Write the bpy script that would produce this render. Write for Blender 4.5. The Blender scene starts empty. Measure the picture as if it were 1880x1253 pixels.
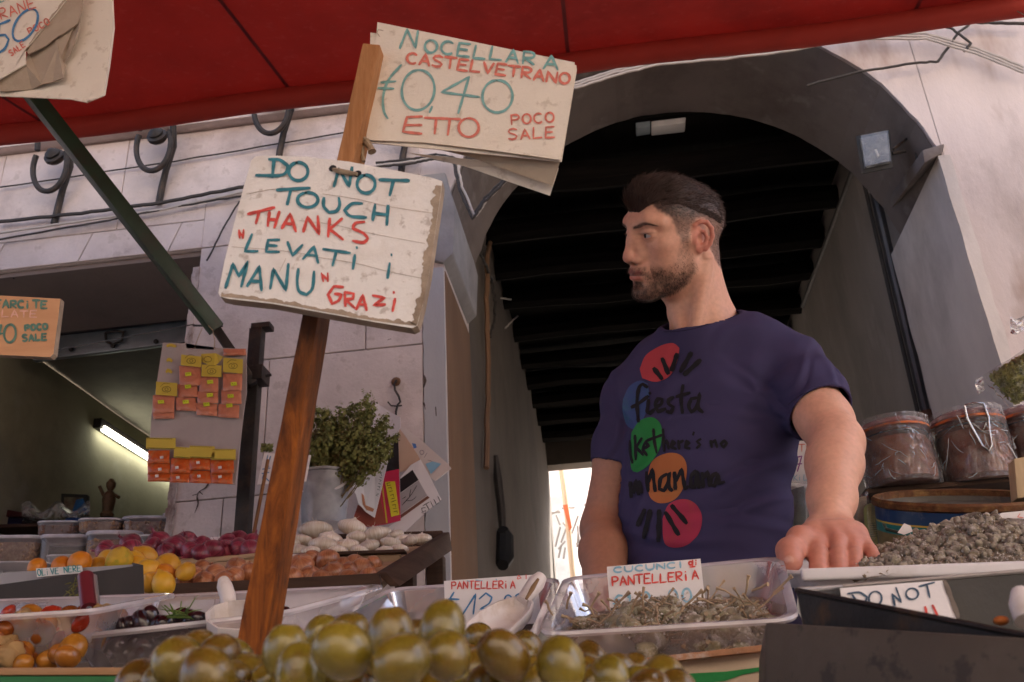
import bpy, bmesh, math, random
import numpy as np
from mathutils import Vector, Matrix, noise
from mathutils.bvhtree import BVHTree
SC = bpy.context.scene
COL = SC.collection
R = random.Random(7)

# ------------------------------------------------------------- camera, world, sun, exposure
FPX = 1730.0
CAM = Vector((0, 0, .72))
_p, _y, _r = (math.radians(a) for a in (25.55, 5.65, -3.26))
FW = Vector((-math.sin(_y)*math.cos(_p), math.cos(_y)*math.cos(_p), math.sin(_p)))
_ri = Vector((math.cos(_y), math.sin(_y), 0)); _up = _ri.cross(FW)
RI = _ri*math.cos(_r) + _up*math.sin(_r)
UP = -_ri*math.sin(_r) + _up*math.cos(_r)
cd = bpy.data.cameras.new('camera'); cam = bpy.data.objects.new('camera', cd); COL.objects.link(cam)
cam.matrix_world = Matrix(((RI.x, UP.x, -FW.x, CAM.x), (RI.y, UP.y, -FW.y, CAM.y), (RI.z, UP.z, -FW.z, CAM.z), (0, 0, 0, 1)))
cd.sensor_width = 36; cd.lens = FPX/1880*36; cd.clip_start = .02; cd.clip_end = 400
cd.dof.use_dof = True; cd.dof.focus_distance = 1.55; cd.dof.aperture_fstop = 15
SC.camera = cam

SUN_EL, SUN_AZ = math.radians(56), math.radians(28)      # azimuth from +Y towards +X
W = bpy.data.worlds.new('World'); SC.world = W; W.use_nodes = True
nt = W.node_tree; nt.nodes.clear()
sky = nt.nodes.new('ShaderNodeTexSky'); sky.sky_type = 'NISHITA'; sky.sun_disc = False
sky.sun_elevation = SUN_EL; sky.sun_rotation = SUN_AZ; sky.air_density = .6; sky.dust_density = 6.0; sky.ozone_density = .4
bg = nt.nodes.new('ShaderNodeBackground'); bg.inputs['Strength'].default_value = .12
wo = nt.nodes.new('ShaderNodeOutputWorld')
nt.links.new(sky.outputs[0], bg.inputs[0]); nt.links.new(bg.outputs[0], wo.inputs[0])
sl = bpy.data.lights.new('sun', 'SUN'); sl.energy = 5.0; sl.angle = math.radians(.5); sl.color = (1, .93, .82)
so = bpy.data.objects.new('sun', sl); COL.objects.link(so); so.location = (0, 0, 20)
sd = Vector((math.sin(SUN_AZ)*math.cos(SUN_EL), math.cos(SUN_AZ)*math.cos(SUN_EL), math.sin(SUN_EL)))
so.rotation_euler = sd.to_track_quat('Z', 'Y').to_euler()
SC.view_settings.view_transform = 'Standard'; SC.view_settings.look = 'None'
SC.view_settings.exposure = 2.55; SC.view_settings.gamma = 1.0
SC.render.engine = 'CYCLES'
SC.cycles.use_denoising = True
SC.cycles.max_bounces = 10; SC.cycles.transparent_max_bounces = 24; SC.cycles.diffuse_bounces = 6
SC.cycles.caustics_reflective = False; SC.cycles.caustics_refractive = False
SC.cycles.sample_clamp_indirect = 6

# ------------------------------------------------------------- pixel rays
def ray(x, y): return FW + RI*((x-940)/FPX) + UP*((626.5-y)/FPX)
def P(x, y, Y=None, X=None, Z=None):
    d = ray(x, y)
    t = (Y-CAM.y)/d.y if Y is not None else (X-CAM.x)/d.x if X is not None else (Z-CAM.z)/d.z
    return CAM + d*t
def PD(x, y, dist): return CAM + ray(x, y)*dist                 # dist along the optical axis
def hit(x, y, o, n):
    d = ray(x, y); return CAM + d*((o-CAM).dot(n)/d.dot(n))

# ------------------------------------------------------------- materials
def lin(c): return tuple(v/12.92 if v <= .04045 else ((v+.055)/1.055)**2.4 for v in c)
MATS = {}
def mat(name, col, rough=.6, var=.12, scale=6, bump=.15, bscale=60, stain=None, stain_amt=.35, stain_scale=2.2,
        spec=.3, metal=0, streak=1, stain2=None, stain2_amt=.3, stain2_scale=9, trans=0, sss=0, sss_col=None, coat=0, emis=None, estr=0, bdist=.004, objrand=0):
    if name in MATS: return MATS[name]
    m = bpy.data.materials.new(name); m.use_nodes = True; MATS[name] = m
    t = m.node_tree; N = t.nodes; L = t.links; b = N['Principled BSDF']
    tc = N.new('ShaderNodeTexCoord'); mp = N.new('ShaderNodeMapping'); L.new(tc.outputs['Object'], mp.inputs[0])
    mp.inputs['Scale'].default_value = (1, 1, 1/streak)
    src = mp.outputs[0]
    if objrand:
        oi = N.new('ShaderNodeObjectInfo'); ad = N.new('ShaderNodeVectorMath'); ad.operation = 'ADD'
        ml = N.new('ShaderNodeMath'); ml.operation = 'MULTIPLY'; ml.inputs[1].default_value = 37
        L.new(oi.outputs['Random'], ml.inputs[0]); L.new(src, ad.inputs[0]); L.new(ml.outputs[0], ad.inputs[1]); src = ad.outputs[0]
    def nz(s, det=6, ro=.6):
        n = N.new('ShaderNodeTexNoise'); n.inputs['Scale'].default_value = s; n.inputs['Detail'].default_value = det; n.inputs['Roughness'].default_value = ro
        L.new(src, n.inputs['Vector']); return n.outputs[0]
    def mixc(f, a, bb):
        x = N.new('ShaderNodeMix'); x.data_type = 'RGBA'
        L.new(f, x.inputs[0])
        for k, v in ((6, a), (7, bb)):
            if hasattr(v, 'is_output'): L.new(v, x.inputs[k])
            else: x.inputs[k].default_value = (*v[:3], 1)
        return x.outputs[2]
    def ramp(f, lo, hi, top=1):
        x = N.new('ShaderNodeMapRange'); x.inputs[1].default_value = lo; x.inputs[2].default_value = hi; x.inputs[4].default_value = top
        x.clamp = True; L.new(f, x.inputs[0]); return x.outputs[0]
    c = mixc(ramp(nz(scale), .3, .7), tuple(v*(1-var) for v in col), tuple(min(1, v*(1+var)) for v in col))
    if objrand:
        hs = N.new('ShaderNodeHueSaturation'); mr = N.new('ShaderNodeMapRange'); mr.inputs[3].default_value = 1-objrand; mr.inputs[4].default_value = 1+objrand
        L.new(oi.outputs['Random'], mr.inputs[0]); L.new(mr.outputs[0], hs.inputs['Value']); L.new(c, hs.inputs['Color'])
        mh = N.new('ShaderNodeMapRange'); mh.inputs[3].default_value = .5-objrand*.06; mh.inputs[4].default_value = .5+objrand*.06
        L.new(oi.outputs['Random'], mh.inputs[0]); L.new(mh.outputs[0], hs.inputs['Hue']); c = hs.outputs[0]
    if stain: c = mixc(ramp(nz(stain_scale, 8, .68), .5, .68, stain_amt), c, stain)
    if stain2: c = mixc(ramp(nz(stain2_scale, 5, .6), .58, .66, stain2_amt), c, stain2)
    L.new(c, b.inputs['Base Color'])
    rr = N.new('ShaderNodeMapRange'); rr.inputs[3].default_value = max(0, rough-.1); rr.inputs[4].default_value = min(1, rough+.1)
    L.new(nz(scale*3), rr.inputs[0]); L.new(rr.outputs[0], b.inputs['Roughness'])
    b.inputs['Metallic'].default_value = metal; b.inputs['Specular IOR Level'].default_value = spec
    if coat: b.inputs['Coat Weight'].default_value = coat; b.inputs['Coat Roughness'].default_value = .12
    if sss:
        b.inputs['Subsurface Weight'].default_value = sss; b.inputs['Subsurface Radius'].default_value = sss_col or (1, .35, .2); b.inputs['Subsurface Scale'].default_value = .004
    if bump:
        bp = N.new('ShaderNodeBump'); bp.inputs['Strength'].default_value = bump; bp.inputs['Distance'].default_value = bdist
        L.new(nz(bscale, 8, .65), bp.inputs['Height']); L.new(bp.outputs[0], b.inputs['Normal'])
    if trans:                                    # light coming through thin cloth
        tr = N.new('ShaderNodeBsdfTranslucent'); L.new(c, tr.inputs[0]); ms = N.new('ShaderNodeMixShader'); ms.inputs[0].default_value = trans
        L.new(b.outputs[0], ms.inputs[1]); L.new(tr.outputs[0], ms.inputs[2]); L.new(ms.outputs[0], N['Material Output'].inputs[0])
    if emis: b.inputs['Emission Color'].default_value = (*emis, 1); b.inputs['Emission Strength'].default_value = estr
    return m
def clear(name, col=(.9, .88, .9), alpha=.72, rough=.12, milk=.5, bump=.2, bscale=14, ior=1.45):
    """thin clear plastic film or wall: see-through mixed with a glossy and a milky diffuse share"""
    if name in MATS: return MATS[name]
    m = bpy.data.materials.new(name); m.use_nodes = True; MATS[name] = m
    t = m.node_tree; N = t.nodes; L = t.links; b = N['Principled BSDF']
    b.inputs['Base Color'].default_value = (*col, 1); b.inputs['Roughness'].default_value = rough; b.inputs['Specular IOR Level'].default_value = .6
    tc = N.new('ShaderNodeTexCoord'); n = N.new('ShaderNodeTexNoise'); n.inputs['Scale'].default_value = bscale; n.inputs['Detail'].default_value = 5
    L.new(tc.outputs['Object'], n.inputs['Vector'])
    bp = N.new('ShaderNodeBump'); bp.inputs['Strength'].default_value = bump; bp.inputs['Distance'].default_value = .01; L.new(n.outputs[0], bp.inputs['Height'])
    L.new(bp.outputs[0], b.inputs['Normal'])
    tr = N.new('ShaderNodeBsdfTransparent'); tr.inputs[0].default_value = (*[.5+.5*v for v in col], 1)
    gl = N.new('ShaderNodeBsdfGlossy'); gl.inputs['Roughness'].default_value = rough; L.new(bp.outputs[0], gl.inputs['Normal'])
    fr = N.new('ShaderNodeFresnel'); fr.inputs['IOR'].default_value = ior; L.new(bp.outputs[0], fr.inputs['Normal'])
    m1 = N.new('ShaderNodeMixShader'); L.new(fr.outputs[0], m1.inputs[0]); L.new(tr.outputs[0], m1.inputs[1]); L.new(gl.outputs[0], m1.inputs[2])
    mr = N.new('ShaderNodeMapRange'); mr.inputs[1].default_value = .3; mr.inputs[2].default_value = .7; mr.inputs[3].default_value = (1-alpha)*.6; mr.inputs[4].default_value = min(1, (1-alpha)*1.4)
    L.new(n.outputs[0], mr.inputs[0])
    m2 = N.new('ShaderNodeMixShader'); L.new(mr.outputs[0], m2.inputs[0]); L.new(m1.outputs[0], m2.inputs[1]); L.new(b.outputs[0], m2.inputs[2])
    L.new(m2.outputs[0], N['Material Output'].inputs[0])
    return m
def woodmat(name, dark, light, rough=.6, grain=(1, 1, 14), scale=26, bump=.35, coat=0, rot=None, stain=None, stain_amt=.5):
    if name in MATS: return MATS[name]
    m = bpy.data.materials.new(name); m.use_nodes = True; MATS[name] = m
    t = m.node_tree; N = t.nodes; L = t.links; b = N['Principled BSDF']
    tc = N.new('ShaderNodeTexCoord'); mp = N.new('ShaderNodeMapping'); L.new(tc.outputs['Object'], mp.inputs[0])
    mp.inputs['Scale'].default_value = tuple(1/g for g in grain)
    if rot: mp.inputs['Rotation'].default_value = rot
    n = N.new('ShaderNodeTexNoise'); n.inputs['Scale'].default_value = scale; n.inputs['Detail'].default_value = 9; n.inputs['Roughness'].default_value = .7; n.inputs['Distortion'].default_value = .6
    L.new(mp.outputs[0], n.inputs['Vector'])
    cr = N.new('ShaderNodeValToRGB'); cr.color_ramp.elements[0].position = .32; cr.color_ramp.elements[1].position = .68
    cr.color_ramp.elements[0].color = (*dark, 1); cr.color_ramp.elements[1].color = (*light, 1); L.new(n.outputs[0], cr.inputs[0])
    c = cr.outputs[0]
    n2 = N.new('ShaderNodeTexNoise'); n2.inputs['Scale'].default_value = 14; n2.inputs['Detail'].default_value = 7; L.new(tc.outputs['Object'], n2.inputs['Vector'])
    if stain:
        mr = N.new('ShaderNodeMapRange'); mr.inputs[1].default_value = .5; mr.inputs[2].default_value = .66; mr.inputs[4].default_value = stain_amt; L.new(n2.outputs[0], mr.inputs[0])
        mx = N.new('ShaderNodeMix'); mx.data_type = 'RGBA'; L.new(mr.outputs[0], mx.inputs[0]); L.new(c, mx.inputs[6]); mx.inputs[7].default_value = (*stain, 1); c = mx.outputs[2]
    L.new(c, b.inputs['Base Color']); b.inputs['Roughness'].default_value = rough; b.inputs['Specular IOR Level'].default_value = .14
    if coat: b.inputs['Coat Weight'].default_value = coat; b.inputs['Coat Roughness'].default_value = .25
    bp = N.new('ShaderNodeBump'); bp.inputs['Strength'].default_value = bump; bp.inputs['Distance'].default_value = .003
    L.new(n.outputs[0], bp.inputs['Height']); L.new(bp.outputs[0], b.inputs['Normal'])
    return m

# ------------------------------------------------------------- objects
def tag(o, label=None, cat=None, group=None, kind=None):
    for k, v in (('label', label), ('category', cat), ('group', group), ('kind', kind)):
        if v: o[k] = v
    return o
def thing(name, label, cat, loc, group=None, rz=0):
    o = bpy.data.objects.new(name, None); COL.objects.link(o); o.empty_display_size = .05
    o.location = loc; o.rotation_euler = (0, 0, rz); return tag(o, label, cat, group)
def link(name, me, m, parent=None):
    o = bpy.data.objects.new(name, me); COL.objects.link(o)
    if m is not None: me.materials.append(m)
    if parent is not None:                      # the shape stays where it was built; its origin is the parent's
        off = Vector(parent.location); q = parent
        while q.parent is not None: q = q.parent; off = off + Vector(q.location)
        me.transform(Matrix.Translation(-off)); o.parent = parent
    return o
def recenter(o):
    """top-level mesh: origin to its own middle"""
    me = o.data; n = len(me.vertices); co = np.empty(n*3); me.vertices.foreach_get('co', co); c = Vector(co.reshape(-1, 3).mean(0))
    me.transform(Matrix.Translation(-c)); o.location = o.location + c; return o
def copy_tree(o, parent=None):
    c = o.copy(); COL.objects.link(c); c.parent = parent
    for ch in list(o.children): copy_tree(ch, c)
    return c
class MB:
    def __init__(s): s.v = []; s.f = []
    def add(s, vs, fs):
        b = len(s.v); s.v += [tuple(v) for v in vs]; s.f += [tuple(i+b for i in f) for f in fs]; return s
    def box(s, c, sz, rot=None):
        c = Vector(c); h = Vector(sz)/2
        vs = [Vector((x*h.x, y*h.y, z*h.z)) for x in (-1, 1) for y in (-1, 1) for z in (-1, 1)]
        if rot is not None: vs = [rot @ v for v in vs]
        return s.add([c+v for v in vs], [(0, 1, 3, 2), (4, 6, 7, 5), (0, 4, 5, 1), (2, 3, 7, 6), (0, 2, 6, 4), (1, 5, 7, 3)])
    def hexa(s, a, b):                          # two matching quads, front a and back b
        return s.add(list(a)+list(b), [(0, 1, 2, 3), (7, 6, 5, 4), (0, 4, 5, 1), (1, 5, 6, 2), (2, 6, 7, 3), (3, 7, 4, 0)])
    def slab(s, q, th):                         # quad q pushed back by vector th
        return s.hexa([Vector(p) for p in q], [Vector(p)+Vector(th) for p in q])
    def beam(s, a, b, w, h, up=(0, 0, 1)):
        a = Vector(a); b = Vector(b); d = (b-a).normalized(); x = d.cross(Vector(up)).normalized(); y = x.cross(d).normalized()
        q = [x*w/2*i+y*h/2*j for i, j in ((-1, -1), (1, -1), (1, 1), (-1, 1))]
        return s.hexa([a+v for v in q], [b+v for v in q])
    def tube(s, pts, r, n=8, caps=True):
        pts = [Vector(p) for p in pts]; rs = r if hasattr(r, '__len__') else [r]*len(pts); k = len(pts)
        vs = []; ref = None
        for i, p in enumerate(pts):
            d = (pts[min(i+1, k-1)]-pts[max(i-1, 0)]).normalized()
            if ref is None: ref = d.orthogonal().normalized()
            ref = (ref-d*ref.dot(d)); ref = ref.normalized() if ref.length > 1e-6 else d.orthogonal().normalized()
            bn = d.cross(ref)
            for j in range(n):
                a = 2*math.pi*j/n; vs.append(p+(ref*math.cos(a)+bn*math.sin(a))*rs[i])
        fs = [(i*n+j, i*n+(j+1) % n, (i+1)*n+(j+1) % n, (i+1)*n+j) for i in range(k-1) for j in range(n)]
        if caps: fs += [tuple(range(n-1, -1, -1)), tuple((k-1)*n+j for j in range(n))]
        return s.add(vs, fs)
    def lathe(s, prof, c=(0, 0, 0), n=24, rot=None, caps=True):
        vs = []
        for r, z in prof:
            for j in range(n):
                a = 2*math.pi*j/n; v = Vector((r*math.cos(a), r*math.sin(a), z))
                vs.append(Vector(c)+(rot @ v if rot is not None else v))
        k = len(prof); fs = [(i*n+j, i*n+(j+1) % n, (i+1)*n+(j+1) % n, (i+1)*n+j) for i in range(k-1) for j in range(n)]
        if caps: fs += [tuple(range(n-1, -1, -1)), tuple((k-1)*n+j for j in range(n))]
        return s.add(vs, fs)
    def grid(s, fn, nu, nv):
        vs = [fn(i/nu, j/nv) for j in range(nv+1) for i in range(nu+1)]
        return s.add(vs, [(j*(nu+1)+i, j*(nu+1)+i+1, (j+1)*(nu+1)+i+1, (j+1)*(nu+1)+i) for j in range(nv) for i in range(nu)])
    def loops(s, ls, close=True, cap0=False, cap1=False):
        n = len(ls[0]); vs = [p for l in ls for p in l]; k = len(ls)
        fs = [(i*n+j, i*n+(j+1) % n, (i+1)*n+(j+1) % n, (i+1)*n+j) for i in range(k-1) for j in range(n if close else n-1)]
        if cap0: fs.append(tuple(range(n-1, -1, -1)))
        if cap1: fs.append(tuple((k-1)*n+j for j in range(n)))
        return s.add(vs, fs)
    def mesh(s, name, smooth=False, bevel=0, fix=True, angle=.6, seg=2):
        me = bpy.data.meshes.new(name); me.from_pydata(s.v, [], s.f)
        if bevel or fix:
            bm = bmesh.new(); bm.from_mesh(me)
            if fix: bmesh.ops.recalc_face_normals(bm, faces=bm.faces)
            if bevel:
                es = [e for e in bm.edges if len(e.link_faces) == 2 and e.calc_face_angle(0) > .5]
                bmesh.ops.bevel(bm, geom=es, offset=bevel, segments=seg, profile=.6, affect='EDGES', clamp_overlap=True)
            bm.to_mesh(me); bm.free()
        if smooth or bevel:
            for p in me.polygons: p.use_smooth = True
            if smooth != 'all': me.set_sharp_from_angle(angle=angle)
        return me
    def build(s, name, m, parent=None, **k): return link(name, s.mesh(name, **k), m, parent)
def top(name, me, m, label, cat, group=None, kind=None):
    o = link(name, me, m); recenter(o); return tag(o, label, cat, group, kind)
def nz3(p, s, seed=0): return noise.noise(Vector(p)*s+Vector((seed*7.3, seed*3.1, -seed*5.7)))
def rough_mesh(me, amp, s, seed=0):
    for v in me.vertices:
        v.co += Vector((nz3(v.co, s, seed+1), nz3(v.co, s, seed+2), nz3(v.co, s, seed+3)))*amp
def subdiv(me, cuts):
    bm = bmesh.new(); bm.from_mesh(me); bmesh.ops.subdivide_edges(bm, edges=bm.edges, cuts=cuts, use_grid_fill=True); bm.to_mesh(me); bm.free()

# ------------------------------------------------------------- hand lettering: strokes laid on a surface as thin ribbons of ink
def arc(cx, cy, rx, ry, a0, a1, n=14): return [(cx+rx*math.cos(math.radians(a0+(a1-a0)*i/n)), cy+ry*math.sin(math.radians(a0+(a1-a0)*i/n))) for i in range(n+1)]
G = {
 'A': [[(0, 0), (.5, 1), (1, 0)], [(.18, .36), (.84, .36)]], 'B': [[(0, 0), (0, 1)], [(0, 1)]+arc(.45, .76, .4, .24, 90, -90)+[(0, .52)]+arc(.5, .26, .45, .26, 90, -90)+[(0, 0)]],
 'C': [arc(.55, .5, .55, .5, 50, 310)], 'D': [[(.12, 0), (.12, 1)], [(-.06, 1)]+arc(.4, .5, .6, .5, 90, -90)+[(-.06, 0)]],
 'E': [[(1, 1), (.1, 1), (0, 0), (1, 0)], [(.05, .52), (.8, .52)]], 'F': [[(1, 1), (.05, 1), (0, 0)], [(.03, .52), (.75, .52)]],
 'G': [arc(.5, .5, .5, .5, 50, 340)+[(.98, .45), (.55, .45)]], 'H': [[(0, 0), (.05, 1)], [(1, 0), (.95, 1)], [(0, .5), (1, .5)]],
 'I': [[(.5, 0), (.5, 1)]], 'i': [[(.5, 0), (.5, .66)], [(.5, .93), (.5, .98)]], 'K': [[(0, 0), (.05, 1)], [(.95, 1), (.08, .45), (1, 0)]],
 'L': [[(.1, 1), (0, 0), (.95, .03)]], 'M': [[(0, 0), (.12, 1), (.5, .3), (.88, 1), (1, 0)]], 'N': [[(0, 0), (.05, 1), (.95, 0), (1, 1)]],
 'O': [arc(.5, .5, .5, .5, 100, 465, 22)], 'P': [[(.05, 0), (.05, 1)], [(0, .97)]+arc(.5, .74, .46, .26, 80, -95)+[(.05, .46)]],
 'R': [[(.05, 0), (.05, 1)], [(0, .98)]+arc(.5, .75, .42, .25, 80, -95)+[(.05, .5), (.95, 0)]],
 'S': [[(.95, .9), (.6, 1), (.2, .93), (.05, .75), (.25, .58), (.7, .45), (.95, .28), (.8, .08), (.4, 0), (.02, .1)]],
 'T': [[(-.1, .98), (1.1, 1)], [(.5, 1), (.5, 0)]], 'U': [[(0, 1), (.02, .35), (.2, .05), (.5, 0), (.8, .08), (.98, .4), (1, 1)]],
 'V': [[(0, 1), (.5, 0), (1, 1)]], 'Z': [[(.05, 1), (.95, .95), (.05, .05), (1, 0)]], 'X': [[(0, 0), (1, 1)], [(0, 1), (1, 0)]],
 '0': [arc(.5, .5, .5, .5, 100, 465, 22)], '1': [[(.15, .7), (.55, 1), (.5, 0)]], '2': [[(.05, .75), (.25, .97), (.65, .98), (.9, .75), (.7, .42), (.02, 0), (1, .03)]],
 '4': [[(.72, 1), (0, .38), (1.05, .38)], [(.75, 1), (.6, -.05)]], '5': [[(.95, 1), (.3, .97), (.18, .58), (.6, .62), (.95, .35), (.7, .04), (.05, .03)]],
 '7': [[(0, .95), (1, 1), (.45, 0)], [(.3, .5), (.85, .52)]], ',': [[(.5, .1), (.3, -.18)]], '.': [[(.45, .02), (.55, .04)]], '"': [[(.2, 1), (.15, .65)], [(.7, 1), (.6, .65)]],
 '€': [[(1, .95), (.6, 1), (.2, .75), (.12, .3), (.4, 0), (.8, 0)], [(-.1, .62), (.75, .66)], [(-.12, .42), (.7, .45)]],
}
def letters(txt, p0, p1, h, slant=0, fill=.72, jit=.05, drop=None):
    """strokes in photo pixels for txt written from baseline point p0 to p1, letters h pixels tall"""
    p0 = Vector(p0); p1 = Vector(p1); ax = (p1-p0); n = len(txt); adv = ax/n; e = ax.normalized(); up = Vector((e.y, -e.x)); up = (up+e*slant).normalized()
    out = []
    for i, ch in enumerate(txt):
        if ch == ' ': continue
        o = p0+adv*i+up*(R.uniform(-jit, jit)*h); hh = h*(1+R.uniform(-jit, jit)); f = fill*(.55 if ch in 'iI1,.' else 1)
        for st in G[ch]: out.append([o+adv*((1-fill)/2+f*x)+up*hh*y for x, y in st])
    return out
def smooth_line(pts, step):
    """Catmull-Rom through pts, resampled; sharp corners are kept"""
    pts = [Vector(p) for p in pts]; out = []
    for i in range(len(pts)-1):
        a, b = pts[i], pts[i+1]; n = max(1, int((b-a).length/step))
        pa = pts[i-1] if i else a*2-b; pb = pts[i+2] if i+2 < len(pts) else b*2-a
        d0 = (b-pa); d1 = (pb-a)
        def soft(u, w): return u.length > 0 and w.length > 0 and u.normalized().dot(w.normalized()) > .55
        m0 = d0/2 if i and soft(a-pa, b-a) else (b-a); m1 = d1/2 if i+2 < len(pts) and soft(b-a, pb-b) else (b-a)
        for k in range(n):
            t = k/n; out.append(a*(2*t**3-3*t*t+1)+m0*(t**3-2*t*t+t)+b*(-2*t**3+3*t*t)+m1*(t**3-t*t))
    out.append(pts[-1]); return out
def ink(name, strokes, width, m, parent, cast, lift=.0008, step=4, jit=.12):
    """strokes in photo pixels -> ribbons on the surface that cast(x, y) -> (point, normal) returns"""
    mb = MB()
    for st in strokes:
        ln = smooth_line(st, step) if len(st) > 1 else st
        # overlong folds at sharp corners are avoided by short segments
        L2, R2 = [], []; ph = R.uniform(0, 9)
        k = len(ln)
        for i, q in enumerate(ln):
            d = (ln[min(i+1, k-1)]-ln[max(i-1, 0)])
            if d.length < 1e-6: d = Vector((1, 0))
            d.normalize(); nrm = Vector((-d.y, d.x)); w = width/2*(1+jit*math.sin(ph+i*.7)+R.uniform(-jit, jit)*.5)
            if i in (0, k-1): w *= .65
            qq = q + (d*(-width*.25) if i == 0 else d*width*.25 if i == k-1 else Vector((0, 0)))
            L2.append(qq+nrm*w); R2.append(qq-nrm*w)
        vs = []
        ok = True; ls = lift+R.uniform(0, .0003)
        for a, b in zip(L2, R2):
            for q in (a, b):
                h = cast(q.x, q.y)
                if h is None: ok = False; break
                vs.append(Vector(h[0])+Vector(h[1])*ls)
            if not ok: break
        n2 = len(vs)//2
        if n2 > 1: mb.add(vs[:n2*2], [(2*i, 2*i+1, 2*i+3, 2*i+2) for i in range(n2-1)])
    return mb.build(name, m, parent, fix=False)
def plane_cast(o, n):
    o = Vector(o); n = Vector(n).normalized()
    if n.dot(CAM-o) < 0: n = -n
    return lambda x, y: (hit(x, y, o, n), n)
def plane_of(a, b, c):
    a, b, c = Vector(a), Vector(b), Vector(c); return plane_cast(a, (b-a).cross(c-a))
# ------------------------------------------------------------- materials of the place
M = {}
M['plaster'] = mat('pale plaster', (.57, .495, .475), .85, .14, 2.2, .6, 45, stain=(.27, .215, .195), stain_amt=.65, stain_scale=1.7, streak=2.6, stain2=(.25, .15, .10), stain2_amt=.55, stain2_scale=2.0)
M['stone'] = mat('whitewashed stone', (.56, .485, .465), .85, .16, 3.5, .6, 60, stain=(.31, .245, .225), stain_amt=.6, stain_scale=2.4, stain2=(.2, .15, .12), stain2_amt=.3, stain2_scale=14)
M['joint'] = mat('mortar joint', (.27, .21, .19), .9, .2, 12)
M['greyband'] = mat('grey smooth plaster', (.38, .375, .39), .8, .1, 4, .4, 60, stain=(.24, .23, .23), stain_amt=.5, streak=3)
M['brownwall'] = mat('brown lime wall', (.165, .092, .052), .9, .18, 3, .5, 40, stain=(.12, .08, .055), stain_amt=.5, streak=3)
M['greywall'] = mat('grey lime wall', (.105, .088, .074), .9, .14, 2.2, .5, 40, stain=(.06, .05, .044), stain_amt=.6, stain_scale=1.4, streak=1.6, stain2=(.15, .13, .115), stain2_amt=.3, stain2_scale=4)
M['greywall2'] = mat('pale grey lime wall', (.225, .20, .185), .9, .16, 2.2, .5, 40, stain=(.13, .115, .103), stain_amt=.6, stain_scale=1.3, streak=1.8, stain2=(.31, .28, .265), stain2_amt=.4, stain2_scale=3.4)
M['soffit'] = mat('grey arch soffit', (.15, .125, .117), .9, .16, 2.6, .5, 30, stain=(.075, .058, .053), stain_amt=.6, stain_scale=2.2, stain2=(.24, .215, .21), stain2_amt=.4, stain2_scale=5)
M['lintel'] = mat('brown grey soffit', (.21, .17, .155), .9, .12, 3, .4, 40, stain=(.14, .115, .1), stain_amt=.4)
M['shopwall'] = mat('old ochre green shop wall', (.30, .285, .20), .85, .14, 1.8, .4, 30, stain=(.17, .16, .12), stain_amt=.6, stain_scale=1.6, stain2=(.36, .35, .29), stain2_amt=.35, stain2_scale=3)
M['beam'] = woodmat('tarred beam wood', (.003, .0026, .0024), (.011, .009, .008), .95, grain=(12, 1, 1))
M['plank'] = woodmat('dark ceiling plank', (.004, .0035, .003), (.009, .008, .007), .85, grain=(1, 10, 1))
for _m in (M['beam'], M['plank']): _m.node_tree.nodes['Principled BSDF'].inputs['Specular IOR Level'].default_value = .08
M['ground'] = mat('worn street paving', (.22, .20, .18), .8, .2, 3, .4, 30, stain=(.12, .11, .1), stain_amt=.5)
M['iron'] = mat('dark weathered iron', (.035, .031, .03), .55, .3, 20, .3, 120, stain=(.16, .09, .05), stain_amt=.25, stain_scale=14, metal=.3)
M['red'] = mat('red awning cloth', (.27, .012, .007), .8, .16, 3, .3, 340, stain=(.13, .007, .006), stain_amt=.55, stain_scale=1.1, trans=.26, stain2=(.34, .05, .035), stain2_amt=.25, stain2_scale=30)
M['redroll'] = mat('red awning roll', (.36, .033, .02), .75, .1, 6, .2, 200, stain=(.22, .018, .013), stain_amt=.3, stain_scale=3)
M['green'] = mat('dark green painted steel', (.009, .034, .016), .45, .25, 12, .25, 90, stain=(.03, .016, .009), stain_amt=.85, stain_scale=7, spec=.5)
M['galv'] = mat('galvanised sheet', (.36, .42, .47), .35, .2, 7, .1, 40, metal=.75, stain=(.25, .28, .3), stain_amt=.5)
M['cable_w'] = mat('grey white cable', (.45, .41, .38), .6, .1, 20, 0)
M['cable_d'] = mat('dark cable', (.04, .035, .032), .6, .2, 20, 0)
M['conduit'] = mat('grey steel conduit', (.07, .065, .065), .45, .15, 10, .1, 60, metal=.5)
M['sunwall'] = mat('white town wall', (.75, .74, .72), .8, .05, 3)

# ------------------------------------------------------------- ground
def slab_obj(name, x0, x1, y0, y1, z, m, label=None, cat=None, kind='structure', th=.05):
    mb = MB().box(((x0+x1)/2, (y0+y1)/2, z-th/2), (x1-x0, y1-y0, th)); me = mb.mesh(name)
    o = link(name, me, m); return tag(o, label, cat, None, kind)
slab_obj('ground', -60, 60, -60, 80, 0, M['ground'])

XL, XR, YF, YB = -.607, 1.505, 3.4, 4.05
ZC, YE = 3.86, 8.95
B = thing('old_building', 'old pale plastered building with a dark arched passage and an open shop front', 'building', (0, YF, 0))
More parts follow.
